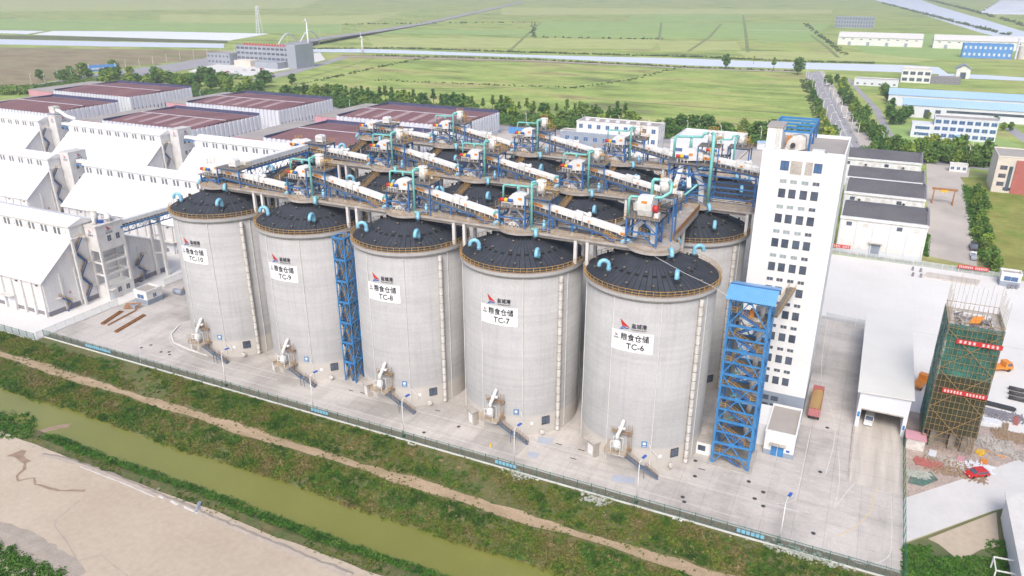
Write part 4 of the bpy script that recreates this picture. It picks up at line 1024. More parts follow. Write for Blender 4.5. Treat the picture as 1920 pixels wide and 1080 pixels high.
mb.beam((112.2, Y5, z + 9.2), (113.8, Y5 - 3.6, z + 4.2), .9, .9)
mb.build('chute', M['white'], e)
mb = MB(); mb.tube([(118.2, Y5 - 2.8, z + .6), (118.2, Y5 - 2.8, z + 16.2), (118.0, Y5 - 1.8, z + 16.6), (117.4, Y5 - .8, z + 16.6)], .4, 10)
mb.tube([(116.3, Y5, z + 16.4), (115.4, Y5, z + 16.2), (115.0, Y5, z + 15.4), (109.4, Y5 - .5, z + 15.2), (109.0, Y5 - .6, z + 14.8), (109.0, Y5 - .8, z + 10.0)], .32, 10)
mb.tube([(112.6, Y5, z + 15.3), (112.6, Y5, z + 12.9)], [.22, .4], 8); mb.tube([(110.4, Y5 - 3, z + 2.2), (113.0, Y5 - 3, z + 2.4), (115.5, Y5 - 2.9, z + 5.0)], .26, 8)
mb.build('duct', M['teal'], e, True)
c = place(nd, (117.4, Y5, z + 13.7), 'white dust collector on top of the high blue trestle beside the white tower')
for ch in [q for q in sc.objects if q.parent == c and q.name.startswith(('down_pipe', 'suction_pipe', 'elbow_pipe', 'silencer', 'blower'))]: bpy.data.objects.remove(ch)
cc = make_conveyor(114.5, 55.3, 130.2, 53.2, 'white conveyor coming out of the side of the white tower', legs=(), stair=False, fan=.55); cc.location = (114.5, Y5, 55.3)
cc['label'] = 'white conveyor coming out of the side of the white tower onto the high trestle'
# truss conveyor bridge from front deck to middle deck at the left end
def truss_bridge(p, q, label, h=2.6, m='blue', side='white', name='conveyor_bridge', lat=True):
    p = Vector(p); q = Vector(q); root = empty(name, p, label, 'conveyor bridge')
    d = (q - p).normalized(); n = Vector((-d.y, d.x, 0)); mb = MB()
    MB().beam(p + Vector((0, 0, 1.35)), q + Vector((0, 0, 1.35)), 2.0, 1.2).build('casing', M[side], root)
    MB().beam(p + Vector((0, 0, .35)), q + Vector((0, 0, .35)), 2.9, .1).build('walkway', M['grate'], root)
    k = max(4, int((q - p).length / 2.6))
    for s in (-1.4, 1.4):
        mb.beam(p + n * s + Vector((0, 0, .05)), q + n * s + Vector((0, 0, .05)), .26, .5)
        if lat:
            a, b = p + n * s * .2 + Vector((0, 0, -h)), q + n * s * .2 + Vector((0, 0, -h)); mb.beam(a, b, .16)
            for i in range(k):
                u, v = i / k, (i + 1) / k; pu = p.lerp(q, u) + n * s; pv = p.lerp(q, v) + n * s; cu = a.lerp(b, (u + v) / 2)
                mb.beam(pu, cu, .12); mb.beam(cu, pv, .12)
    mb.build('truss', M[m], root)
    mb = MB()
    for i in range(k * 2):
        a = p.lerp(q, (i + .5) / k / 2)
        for s in (-1.3, 1.3): mb.beam(a + n * s + Vector((0, 0, .4)), a + n * s * .8 + Vector((0, 0, .9)), .1)
    mb.build('bracket', M['white'], root)
    return root
truss_bridge((4.2, 4.0, 47.0), (4.2, SY - 5.6, 47.0), 'white conveyor bridge on a blue lattice truss joining the left ends of two decks', h=2.8)
truss_bridge((-57, 9.6, 21.4), (-57, 44, 20.6), 'white conveyor bridge with blue side leading away from the concrete tower', h=2.2, m='bluelt')
for k, (nm, y, x) in enumerate((('tall box on the front deck', 1.5, -4.2), ('tall box on the middle deck', SY + 1.5, -4.0))):
    e = empty('bucket_elevator_head', (x, y, DZ), 'beige elevator head with cage at the left end of the %s' % ('front deck' if k == 0 else 'middle deck'), 'machine', 'beige elevator heads at the left deck ends')
    MB().box(x - .9, x + .9, y - .8, y + .8, DZ, DZ + 4.4).build('casing', M['dirtywhite'], e)
    mb = MB(); mb.prism([(x - 2.4, DZ + 3.2), (x - 1.2, DZ + 4.6), (x + 1.2, DZ + 4.6), (x + 1.7, DZ + 3.2), (x, DZ + 2.8)], 'y', y - 1.2, y + .4); mb.build('hood', M['white'], e)
    mb = MB()
    for a in range(8):
        u = a * .785; mb.beam((x + 1.2 * math.cos(u), y + 1.2 * math.sin(u), DZ + 4.2), (x + 1.2 * math.cos(u), y + 1.2 * math.sin(u), DZ + 5.5), .06)
        mb.beam((x + 1.2 * math.cos(u), y + 1.2 * math.sin(u), DZ + 5.5), (x + 1.2 * math.cos(u + .785), y + 1.2 * math.sin(u + .785), DZ + 5.5), .06)
    mb.build('cage', M['yellow'], e)
    MB().tube([(x - 2.8, y, DZ), (x - 2.8, y, DZ + 3.0)], .5, 10).build('filter', M['white'], e, True)
#__PART3__
# ------------------------------------------------------------------ building helpers
def put_window(root, x0, x1, z0, z1, y, m='glass', frame='dirtywhite', axis='y', d=.06, bars=1, sgn=-1):
    "window pane with its frame on a wall plane; axis 'y' = wall facing -Y at y, axis 'x' = wall facing +X (sgn 1) at x=y"
    def bx(mb, a0, a1, b0, b1, e0, e1):
        lo, hi = sorted((y + sgn * e0, y + sgn * e1))
        return mb.box(a0, a1, lo, hi, b0, b1) if axis == 'y' else mb.box(lo, hi, a0, a1, b0, b1)
    o = bx(MB(), x0, x1, z0, z1, -.04, d * .5).build('window', M[m], root)
    fr = MB(); t = .07
    bx(fr, x0 - t, x0, z0 - t, z1 + t, -.03, d); bx(fr, x1, x1 + t, z0 - t, z1 + t, -.03, d); bx(fr, x0, x1, z1, z1 + t, -.03, d); bx(fr, x0, x1, z0 - t, z0, -.03, d)
    for k in range(bars):
        c = x0 + (x1 - x0) * (k + 1) / (bars + 1); bx(fr, c - .03, c + .03, z0, z1, d * .5, d)
    fr.build('frame', M[frame], o)
    return o
def zigzag(root, x, segs, w=1.1, side=1):
    "switchback stair on a gable face: list of (y0,z0,y1,z1)"
    s, r, l = MB(), MB(), MB()
    for y0, z0, y1, z1 in segs:
        stair_flight(s, r, (x + w * .6, y0, z0), (x + w * .6, y1, z1), w * .8, 1, 9)
        yy = sorted((y1, y1 + (1.2 if y1 > y0 else -1.2)))
        l.box(x, x + w * 1.4, yy[0], yy[1], z1 - .12, z1)
        for hh in (.5, 1.05): r.beam((x + w * 1.4, yy[0], z1 + hh), (x + w * 1.4, yy[1], z1 + hh), .06)
    o = s.build('stair', M['blue'], root); r.build('handrail', M['yellow'], o); l.build('landing', M['dirtywhite'], root)
def emblem(root, fn, u, v, s=2.0, txt=True, ts=.9):
    r, b = MB(), MB(); put_logo(r, b, s, fn, u - s * .5, v); r.build('emblem_sail', M['red'], root); b.build('emblem_waves', M['deepblue'], root)
    if txt: t = MB(); put_text(t, '盐城港', ts, fn, du=u, dv=v - ts * .75); t.build('lettering', M['black'], root)

# ------------------------------------------------------------------ white-roofed grain warehouses on the left
def warehouse(x0, x1, yc, label, front=True, stairs=True, gable_label=True):
    e0, e1, mz0, mz1, rz, HW, MH = 11.0, 20.6, 20.2, 24.4, 26.2, 21.0, 4.2; mc = yc - 5
    root = empty('grain_warehouse', (x1, yc - HW, 0), label, 'warehouse', 'white-roofed grain warehouses with raised ridge')
    sec = [(yc - HW, 0), (yc - HW, e0), (mc - MH, e1), (mc + MH, e1), (yc + HW, e0), (yc + HW, 0)]
    MB().prism(sec, 'x', x0, x1).build('wall', M['whwall'], root)
    for s in (-1, 1):
        mb = MB(); mb.prism([(yc + s * (HW + .7), e0 - .35), (yc + s * (HW + .7), e0 - .05), (mc + s * (MH - .1), e1 + .35), (mc + s * (MH - .1), e1 + .05)], 'x', x0 - .5, x1 + .5)
        mb.build('roof_slope', M['whroof'], root)
    mon = MB().box(x0 + .4, x1 - .4, mc - MH + .1, mc + MH - .1, e1, mz1).build('ridge_monitor', M['white'], root)
    MB().prism([(mc - MH - .5, mz1), (mc - MH - .5, mz1 + .25), (mc, rz), (mc + MH + .5, mz1 + .25), (mc + MH + .5, mz1)], 'x', x0 - .2, x1 + .2).build('ridge_roof', M['whroof'], root)
    n = int((x1 - x0 - 3) / 5.9)
    for k in range(n):
        x = x1 - 4.6 - k * 5.9
        for d in (0, 1.8): put_window(root, x - d - 1.0, x - d, 21.5, 23.6, mc - MH + .1, bars=1)
        a = x + 2.0; mb = MB(); mb.tube([(a, mc - MH + .2, 22.7), (a, mc - MH - .15, 22.7)], .55, 12); mb.build('round_vent', M['white'], root, True)
    if front:
        m = int((x1 - x0) / 4.6)
        for k in range(m + 1):
            x = x1 - .6 - k * 4.6; MB().prism([(yc - HW - .8, 0), (yc - HW - .02, 0), (yc - HW - .02, e0 - .6), (yc - HW - .35, e0 - .6)], 'x', x - .35, x + .35).build('buttress', M['conc'], root)
            if k % 2: MB().box(x + 1.9, x + 2.9, yc - HW - .12, yc - HW, 9.4, 9.8).build('wall_louvre', M['dark'], root)
        MB().box(x0 - .05, x1 + .06, yc - HW - .1, yc - HW + .1, .3, 1.5).build('plinth', M['plinth'], root)
    MB().box(x1 - .1, x1 + .06, yc - HW + .1, yc + HW - .1, 0, 1.5).build('plinth', M['plinth'], root)
    for y in (yc - 15.5, yc - 10.5, yc + 7, yc + 12): MB().box(x1, x1 + .3, y - .3, y + .3, 0, 12 if abs(y - yc) > 8 else 17).build('pilaster', M['conc'], root)
    if stairs:
        zigzag(root, x1, [(yc - 16, 0, yc - 14, 2.6), (yc - 14.5, 2.7, yc - 17, 5.0)] if front else [])
        z = 1.2; segs = []
        for k in range(5): segs.append((yc - 9.4, z, yc - 6.6, z + 3.9) if k % 2 == 0 else (yc - 6.6, z, yc - 9.4, z + 3.9)); z += 3.9
        zigzag(root, x1, segs)
        zigzag(root, x1, [(yc + 10, 0, yc + 13, 2.8), (yc + 13, 2.9, yc + 10, 5.7), (yc + 10, 5.8, yc + 13, 8.6)])
        mb = MB(); mb.box(x1 + 1.2, x1 + 1.9, yc - 10.6, yc - 9.9, 0, 21); mb.box(x1, x1 + 1.9, yc - 10.6, yc - 9.9, 20.9, 21.4); mb.build('stair_column', M['conc'], root)
    if front:
        MB().add([(x1 + .08, yc - 13.4 + .45 * math.cos(a), 5.2 + .45 * math.sin(a)) for a in [i * .628 for i in range(10)]], [tuple(range(10))]).build('warning_disc', M['pink'], root)
    return root
wF = warehouse(-135, -61, 6.0, 'white-roofed grain warehouse nearest the ditch with an open concrete tower at its end')
warehouse(-228, -151, 62.5, 'white-roofed grain warehouse at the left edge, middle of three rows')
wM2 = warehouse(-130, -62, 62.5, 'white-roofed grain warehouse in the middle row, right behind the leftmost silo')
warehouse(-316, -238, 118.5, 'white-roofed grain warehouse at the far left of the back row')
warehouse(-216, -151, 118.5, 'white-roofed grain warehouse in the back row, middle one of three')
warehouse(-130, -64, 118.5, 'white-roofed grain warehouse in the back row, ending behind the silo decks')
# doors on the front of the near and middle warehouses
for root, y, xs in ((wF, -15.0, (-77.5, -99)), (wM2, 41.5, (-84, -110, -73))):
    for x in xs:
        MB().box(x - 2, x + 2, y - .2, y, 0, 4.2).build('door', M['silver'], root); MB().box(x - 2.6, x + 2.6, y - 1.9, y, 4.5, 4.75).build('canopy', M['dirtywhite'], root)
# open concrete tower at the end of the nearest warehouse
e = empty('conveyor_tower', (-58.5, 5.5, 0), 'pale concrete conveyor tower with open middle floors beside the nearest warehouse', 'tower')
X0, X1, Y0, Y1 = -60.9, -55.8, 1.4, 10.6
MB().box(X0, X1, Y0, Y1, 15.8, 23.4).build('head_room', M['conc'], e)
MB().box(X0, X1, Y0, Y1, 0, 4.3).build('base_room', M['conc'], e)
for x in (X0 + .35, X1 - .35):
    for y in (Y0 + .35, Y1 - .35): MB().box(x - .35, x + .35, y - .35, y + .35, 4.3, 15.8).build('column', M['conc'], e)
for z in (8.0, 11.9):
    mb = MB()
    for y in (Y0 + .35, Y1 - .35): mb.beam((X0 + .7, y, z), (X1 - .7, y, z), .4, .6)
    for x in (X0 + .35, X1 - .35): mb.beam((x, Y0 + .7, z), (x, Y1 - .7, z), .4, .6)
    mb.build('ring_beam', M['conc'], e)
MB().box(X0 - .15, X1 + .15, Y0 - .15, Y1 + .15, 23.4, 23.9).build('parapet', M['dirtywhite'], e)
for y in (4.6, 7.6):
    put_window(e, y, y + 1.3, 18.4, 20.2, X1, axis='x', sgn=1); put_window(e, y, y + 1.3, 1.6, 3.2, X1, axis='x', sgn=1)
MB().box(X1, X1 + .08, 1.9, 3.0, .1, 2.3).build('door', M['silver'], e); MB().box(X1, X1 + 1.4, 1.5, 3.4, 3.3, 3.5).build('canopy', M['dirtywhite'], e)
emblem(e, lambda u, v: (X1 + .06, u, v), 5.6, 21.6, 1.6, ts=.8); emblem(e, lambda u, v: (u, Y0 - .06, v), -58.6, 21.4, 1.4, ts=.75)
e = empty('rooftop_machinery', (-58.4, 6, 23.9), 'white curved conveyor head and beige drum on the concrete tower roof', 'machine')
mb = MB(); mb.tube([(-59.8, 8.8, 24.4), (-58.6, 8.0, 25.4), (-57.2, 7.2, 25.5), (-56.8, 6.6, 24.6)], .9, 12); mb.build('curved_hood', M['white'], e, True)
MB().tube([(-59.6, 4.6, 23.9), (-59.6, 4.6, 27.4)], .9, 12).build('drum', M['dirtywhite'], e, True); MB().tube([(-58.0, 3.0, 23.9), (-58.0, 3.0, 26.2)], .5, 10).build('filter', M['white'], e, True)
MB().box(-58.8, -57.2, 4.4, 5.6, 23.9, 24.7).build('motor', M['deepblue'], e)
mb = MB()
for k in range(8): mb.beam((-59.6 + 1.2 * math.cos(k * .785), 4.6 + 1.2 * math.sin(k * .785), 27.3), (-59.6 + 1.2 * math.cos(k * .785), 4.6 + 1.2 * math.sin(k * .785), 28.4), .06)
mb.build('cage', M['yellow'], e)
# solid towers in the gaps
def gap_tower(x, yc, label, bx, box=True, top=26.5, blue=False):
    r = empty('gap_tower', (x, yc, 0), label, 'tower', 'concrete towers between the grain warehouses')
    MB().box(x, x + 5.6, yc + .5, yc + 8.5, 0, top).build('wall', M['conc'], r)
    MB().box(x - .1, x + 5.7, yc + .4, yc + 8.6, top, top + .3).build('parapet', M['dirtywhite'], r)
    for z in (9, 14.5, 19.6):
        for y in (yc + 3, yc + 5.6): put_window(r, y, y + 1.2, z, z + 1.7, x + 5.6, axis='x', sgn=1)
    emblem(r, lambda u, v: (x + 5.66, u, v), yc + 5, top - 2.2, 1.7, ts=.9); emblem(r, lambda u, v: (u, yc + .44, v), x + 3.2, top - 2.3, 1.5, ts=.8)
    return r
gap_tower(-150.9, 58, 'concrete tower between the middle-row warehouses carrying a covered conveyor', -131)
gap_tower(-150.9, 114, 'concrete tower between the back-row warehouses nearest the silos', -131)
gap_tower(-237.9, 114, 'concrete tower at the far left of the back row with a white chute on top', -217)
truss_bridge((-144, 61.5, 21.8), (-130.2, 61.5, 21.4), 'short covered conveyor with blue side between the middle-row warehouses', m='bluelt', h=.9, lat=False)
truss_bridge((-144, 117.5, 21.8), (-130.2, 117.5, 21.4), 'short covered conveyor with blue side between the back-row warehouses near the silos', m='bluelt', h=.9, lat=False)
truss_bridge((-231, 117.5, 21.4), (-216.5, 117.5, 21.0), 'blue lattice conveyor bridge at the far left of the back row', m='bluelt', h=1.6)
e = empty('rooftop_chute', (-234, 118, 28), 'white chute and cabin on the far left tower', 'machine'); MB().tube([(-234, 117, 29.5), (-231, 117, 29.0), (-226, 117, 26.8), (-219, 117, 25.6)], .95, 10).build('chute', M['white'], e, True); MB().box(-237, -233, 115.5, 119, 28, 31.2).build('cabin', M['dirtywhite'], e)
# pair of white bridge columns
for k, (x, y) in enumerate(((-60.2, 23.6), (-57.2, 24.8))):
    e = empty('bridge_pier', (x, y, 0), 'white concrete pier under the conveyor bridge, %s of the pair' % ('left' if k == 0 else 'right'), 'pier', 'white piers under the conveyor bridge')
    MB().box(x - .45, x + .45, y - .45, y + .45, 0, 20.4).build('shaft', M['conc'], e); mb = MB()
    if k == 0:
        for z in (8, 14, 19.5): mb.beam((x + .45, y, z), (-57.65, 24.8, z), .4, .5)
        mb.build('tie_beam', M['conc'], e)

M['rooflight'] = mat('faded_roof_light', (.34, .22, .23), (.40, .30, .30), .2)
# ------------------------------------------------------------------ maroon-roofed warehouses behind
def red_warehouse(x0, xa, x1, y0, y1, label, skylight=False):
    r = empty('maroon_warehouse', (xa, y0, 0), label, 'warehouse', 'maroon-roofed warehouses with pale ribbed walls'); h = 13.0
    mb = MB(); mb.box(xa, x1, y0, y1, 0, h); mb.build('wall', M['silver'], r)
    ym = (y0 + y1) / 2
    mb = MB(); mb.prism([(y0 + .8, h - .7), (ym - .3, h + .9), (ym - .3, h - 1), (y0 + .8, h - 1)], 'x', xa + 1, x1 - 1); mb.prism([(ym + .3, h + .9), (y1 - .8, h - .7), (y1 - .8, h - 1), (ym + .3, h - 1)], 'x', xa + 1, x1 - 1)
    mb.v = [(a, b, c + .75) for a, b, c in mb.v]; mb.build('roof', M['redroof'], r)
    MB().box(xa + 1, x1 - 1, ym - .28, ym + .28, h + 1.5, h + 1.8).build('ridge_strip', M['silver'], r)
    mb = MB(); mb.box(xa, x1, y1 - .4, y1, h, h + 2.0); mb.box(xa, xa + .5, y0, y1 - .4, h, h + 1.5); mb.build('parapet', M['navy'], r)
    n = int((x1 - xa) / 3.2)
    mb = MB()
    for k in range(n + 1):
        x = xa + .6 + (x1 - xa - 1.2) * k / n; mb.box(x - .95, x + .95, y0 - .5, y0 - .003, 2.5, h + .6)
    m = int((y1 - y0) / 3.4)
    for k in range(m + 1):
        y = y0 + 1 + (y1 - y0 - 2) * k / m; mb.box(x1 + .003, x1 + .5, y - 1, y + 1, 2.5, h + .6)
    mb.build('cladding_fins', M['silver'], r)
    for k in range(m): 
        y = y0 + 1 + (y1 - y0 - 2) * (k + .5) / m; MB().box(x1 - .02, x1 + .06, y - .45, y + .45, 3.2, 5.6).build('window', M['glass'], r)
    MB().box(x0, xa - .01, y0, y1, 0, h - .8).build('annex', M['pink'], r); MB().box(x0 - .2, xa - .02, y0 - .2, y1 + .2, h - .8, h - .5).build('annex_roof', M['tanroof'], r)
    if skylight:
        for k in range(5):
            x = xa + 8 + k * 13; MB().prism([(y0 + 2, h + .1), (ym - 1, h + 1.72), (ym - 1, h + 1.5), (y0 + 2, h - .1)], 'x', x, x + 4).build('roof_light', M['rooflight'], r)
for a in ((-408, -390, -322, 170, 222, 'maroon-roofed warehouse at the left edge of the near row', False), (-290, -268, -196, 168, 222, 'maroon-roofed warehouse with pale roof strips, second in the near row', True), (-166, -144, -72, 169, 222, 'maroon-roofed warehouse in the near row, partly hidden by the silo conveyors', False),
          (-446, -415, -334, 241, 297, 'maroon-roofed warehouse in the far row nearest the office block', False), (-298, -278, -198, 241, 296, 'maroon-roofed warehouse in the middle of the far row', True), (-169, -151, -67, 241, 296, 'maroon-roofed warehouse at the right end of the far row, beside a blue container', True)): red_warehouse(*a)

# ------------------------------------------------------------------ tall white working tower
TW = (130.3, 146.0, 20.0, 40.0, 60.3)
r = empty('work_tower', (138, 20, 0), 'tall white working tower with rows of small dark windows', 'tower')
MB().box(TW[0], TW[1], TW[2], TW[3], 6.2, TW[4]).build('wall', M['wallw'], r)
MB().box(TW[0] + .02, TW[1] - .02, TW[2] + .02, TW[3] - .02, 0, 6.2).build('base_wall', M['wallg'], r)
mb = MB()
for a in ((130.3, 140.4, 20.0, 20.3), (130.3, 130.6, 20.3, 40), (145.7, 146.0, 20.3, 40), (140.4, 142.6, 20.0, 20.3), (142.6, 146.0, 20.0, 20.3), (130.6, 145.7, 39.7, 40)): mb.box(a[0], a[1], a[2], a[3], 60.3, 61.0 if a[0] != 140.4 else 60.9)
mb.build('parapet', M['wallw'], r)
cols = (135.1, 137.1, 139.3, 141.4)
for k in range(10):
    zb = 52.1 - 5.35 * (k - 1)
    if k == 0:
        put_window(r, 134.2, 135.7, 56.9, 58.7, 20.0, 'bluegl', 'dark'); put_window(r, 140.6, 142.0, 56.9, 58.7, 20.0, 'bluegl', 'dark')
        for a, b in ((136.1, 138.3), (138.9, 140.3)):
            o = MB().box(a, b, 19.95, 20.05, 56.2, 58.9).build('open_bay', M['beam'], r); MB().box(a - .08, b + .08, 19.93, 20.02, 56.1, 56.2).build('sill', M['white'], o)
        continue
    for x in cols:
        if zb > 2: put_window(r, x - .62, x + .62, zb - .85, zb + .85, 20.0, 'glass', 'dark')
        if zb + 2.5 > 2: put_window(r, x - .62, x + .62, zb + 2.15, zb + 2.85, 20.0, 'glass' if x > 141 or k > 4 else 'paleglass', 'dirtywhite')
for z in (2.1, 4.1):
    for x in (137.6, 139.6): put_window(r, x - .7, x + .7, z, z + 1, 20.02, 'glass', 'dark')
MB().box(TW[0] + .3, TW[1] - .3, TW[2] + .3, TW[3] - .3, 60.28, 60.34).build('roof', M['tanroof'], r)
MB().box(139.7, 142.0, 20.3, 22.5, 60.34, 61.2).build('roof_hatch', M['white'], r)
r = empty('stair_penthouse', (132, 22, 60.3), 'white penthouse box with a ladder on the white tower roof', 'penthouse')
MB().box(130.7, 133.6, 20.5, 26.5, 60.34, 65.2).build('wall', M['wallw'], r); MB().box(130.5, 133.8, 20.3, 26.7, 65.2, 65.5).build('roof', M['tanroof'], r)
mb = MB(); mb.beam((132.5, 20.4, 60.4), (132.5, 20.4, 65.4), .08); mb.beam((133.2, 20.4, 60.4), (133.2, 20.4, 65.4), .08)
for k in range(12): mb.beam((132.5, 20.4, 60.7 + k * .4), (133.2, 20.4, 60.7 + k * .4), .06)
mb.build('ladder', M['dirtywhite'], r)
r = empty('roof_frame', (136, 30, 60.3), 'open blue steel frame standing on the white tower roof', 'steel frame')
fx = (131.0, 138.8); fy = (23.0, 27.5, 31.8, 36.0, 39.8)
for x in fx:
    for y in (fy[0], fy[2], fy[4]): MB().beam((x, y, 60.3), (x, y, 64.0), .4).build('post', M['blue'], r)
    MB().beam((x, fy[0] - .3, 64.2), (x, fy[-1] + .3, 64.2), .35, .5).build('side_beam', M['bluelt'], r)
for y in fy: MB().beam((fx[0], y, 64.2), (fx[1], y, 64.2), .3, .45).build('cross_beam', M['bluelt'], r)
r = empty('elevator_head', (136, 24, 60.3), 'white rounded elevator head with motor under the blue roof frame', 'machine')
MB().prism([(134.2, 60.4), (134.6, 62.2), (135.6, 63.4), (137.0, 63.7), (138.0, 63.2), (138.2, 60.9), (136.6, 60.5)], 'y', 22.6, 25.2).build('hood', M['dirtywhite'], r)
MB().tube([(135.8, 22.3, 61.6), (135.8, 21.4, 61.6)], .5, 12).build('motor', M['dark'], r, True); MB().box(134.0, 134.8, 26.6, 28.5, 60.4, 62.4).build('cabinet', M['orange'], r)
MB().box(134.2, 138.4, 30, 33, 60.4, 62.6).build('second_hood', M['white'], r)

# ------------------------------------------------------------------ blue braced stair towers
def stair_tower(x0, x1, y0, y1, h, n, label, roof=True, name='stair_tower', m='bluelt'):
    r = empty(name, ((x0 + x1) / 2, y0, 0), label, 'stair tower', 'blue braced steel stair towers')
    for x in (x0, x1):
        for y in (y0, y1): MB().beam((x, y, 0), (x, y, h), .42 if roof else .22).build('post', M[m], r)
    mb = MB(); dz = h / n; xm = (x0 + x1) / 2
    for k in range(n + 1):
        z = k * dz
        if k:
            for y in (y0, y1): mb.beam((x0, y, z), (x1, y, z), .4)
            for x in (x0, x1): mb.beam((x, y0, z), (x, y1, z), .36)
            if roof and k < n:
                mb.beam((x0, y0, z - dz / 2), (x1, y0, z - dz / 2), .3)
                mb.beam((x1, y0, z - dz / 2), (x1, y1, z - dz / 2), .26)
    mb.build('horizontal_beams', M[m], r)
    mb = MB()
    for k in range(n):
        za, zb = k * dz, (k + 1) * dz
        for y in (y0, y1):
            if k % 2 == 0 or not roof: mb.beam((x0, y, za), (xm, y, zb), .2); mb.beam((x1, y, za), (xm, y, zb), .2)
            else: mb.beam((xm, y, za), (x0, y, zb), .2); mb.beam((xm, y, za), (x1, y, zb), .2)
            if roof: mb.box(xm - .5, xm + .5, y - .16, y + .16, (zb if k % 2 == 0 else za) - .5, (zb if k % 2 == 0 else za) + .5) if k % 2 == 0 else None
        for x in (x0, x1): mb.beam((x, y0, za), (x, y1, zb), .18); mb.beam((x, y1, za), (x, y0, zb), .18)
    mb.build('bracing', M[m], r)
    s, rl, pf = MB(), MB(), MB(); q = dz / 2
    for k in range(2 * n - (1 if roof else 0)):
        z = k * q; a, b = (x0 + 1.3, x1 - 1.3) if True else 0
        yy = y0 + 1.0 if k % 2 == 0 else y0 + 2.4
        p, t = ((a, yy, z), (b, yy, z + q)) if k % 2 else ((b, yy, z), (a, yy, z + q))
        stair_flight(s, rl, p, t, 1.0, 1, 10)
        e0, e1 = (x0 + .3, x0 + 1.4) if k % 2 == 0 else (x1 - 1.4, x1 - .3)
        pf.box(e0, e1, y0 + .4, y0 + 3.0, z + q - .1, z + q)
        for hh in (.55, 1.05): rl.beam((e0, y0 + .4, z + q + hh), (e1, y0 + .4, z + q + hh), .07)
        for xx in (e0, e1): rl.beam((xx, y0 + .4, z + q), (xx, y0 + .4, z + q + 1.05), .07)
    if roof:
        for k in range(1, n): pf.box(x0 + .3, x1 - .3, y1 - 3.2, y1 - .3, k * dz - .14, k * dz)
    st = s.build('stair', M['blue'], r); rl.build('handrail', M['yellow'], st); pf.build('landing', M['grate'], r)
    if roof:
        mb = MB(); ym = (y0 + y1) / 2
        mb.prism([(y0 - .9, h + .3), (y0 - .9, h + .5), (ym, h + 1.7), (y1 + .9, h + .5), (y1 + .9, h + .3), (ym, h + 1.5)], 'x', x0 - .9, x1 + .9); mb.build('roof', M['steelroof'], r)
        MB().box(x0 - .95, x1 + .95, ym - .2, ym + .2, h + 1.62, h + 1.78).build('ridge_cap', M['blue'], r)
    return r
stair_tower(130.9, 138.2, -4.2, 3.6, 36.9, 7, 'tall light blue braced stair tower with a ribbed blue roof beside silo TC-6')
e = empty('hoist_machinery', (134, 0, 32), 'grey hoist machine with an orange motor on the top floor of the blue stair tower', 'machine')
MB().box(132.6, 136.4, -1.6, 1.2, 32.0, 32.4).build('base', M['white'], e); MB().box(133.2, 134.2, -1.2, .2, 32.4, 33.5).build('gearbox', M['deepblue'], e); MB().box(134.3, 135.1, -1.0, .4, 32.4, 33.9).build('motor', M['orange'], e); MB().tube([(135.2, -.4, 33), (136.2, -.4, 33)], .5, 10).build('drum', M['grate'], e, True)
for k in range(1, 7):
    z = 36.9 / 7 * k; e = empty('process_vessel', (136.6, 2.0, z), 'white pipe vessel on a stair tower floor, %s from the ground' % ['first', 'second', 'third', 'fourth', 'fifth', 'sixth'][k - 1], 'vessel', 'vessels on the stair tower floors')
    MB().tube([(136.3, 1.6, z), (136.3, 1.6, z + 2.4)], .55, 12).build('drum', M['dirtywhite'], e, True); MB().tube([(132.4, 1.6, z + .3), (132.4, 1.6, z + 2.8), (133.6, 1.6, z + 3.1)], .28, 8).build('pipe', M['teal'], e, True)
e = empty('service_shaft', (137, 4.5, 0), 'pale narrow elevator shaft behind the blue stair tower', 'shaft'); MB().box(134.8, 137.6, 3.9, 5.8, 0, 33).build('casing', M['silver'], e)
stair_tower(41.2, 44.4, -8.4, -5.0, 37.6, 7, 'narrow blue stair tower squeezed between silos TC-9 and TC-8', roof=False)
e = empty('link_gangway', (140, 10, 32), 'narrow gangway with yellow rails between blue stair tower and white tower', 'gangway')
mb = MB(); mb.beam((138.4, 2.5, 31.9), (140.0, 19.9, 31.9), 1.4, .15); mb.build('walkway', M['grate'], e); mb = MB()
for s in (-.7, .7):
    for hh in (.55, 1.05): mb.beam((138.4 + s, 2.5, 31.9 + hh), (140 + s, 19.9, 31.9 + hh), .07)
mb.build('handrail', M['yellow'], e)

# small rooms at the foot
e = empty('annex_building', (142, 4, 0), 'low white annex with a blue double door at the foot of the white tower', 'building')
MB().box(140.0, 146.0, 4.0, 15.5, 1.2, 5.4).build('wall', M['wallw'], e); MB().box(139.98, 146.02, 3.98, 15.52, 0, 1.2).build('base_wall', M['wallg'], e)
MB().box(133.5, 139.97, 7.0, 15.4, 0, 5.2).build('side_wing', M['wallw'], e)
mb = MB(); mb.box(139.9, 146.1, 3.9, 4.2, 5.4, 5.9); mb.box(145.8, 146.1, 4.2, 15.4, 5.4, 5.9); mb.box(139.9, 140.2, 4.2, 15.4, 5.4, 5.7); mb.box(139.9, 146.1, 15.4, 15.6, 5.4, 5.9); mb.build('parapet', M['wallw'], e); MB().box(140.2, 145.8, 4.2, 15.4, 5.4, 5.46).build('roof', M['tanroof'], e)
o = MB().box(141.5, 144.0, 3.9, 4.0, .1, 2.5).build('door', M['bluelt'], e); MB().box(142.7, 142.8, 3.86, 3.93, .1, 2.5).build('frame', M['white'], o)
MB().box(141.1, 144.4, 3.0, 3.98, 2.9, 3.1).build('canopy', M['beam'], e); MB().box(144.5, 145.2, 3.94, 4.0, 1.5, 2.0).build('notice_plate', M['deepblue'], e)
e = empty('pump_room', (128, -2, 0), 'small white room with one window between silo TC-6 and the blue stair tower', 'building')
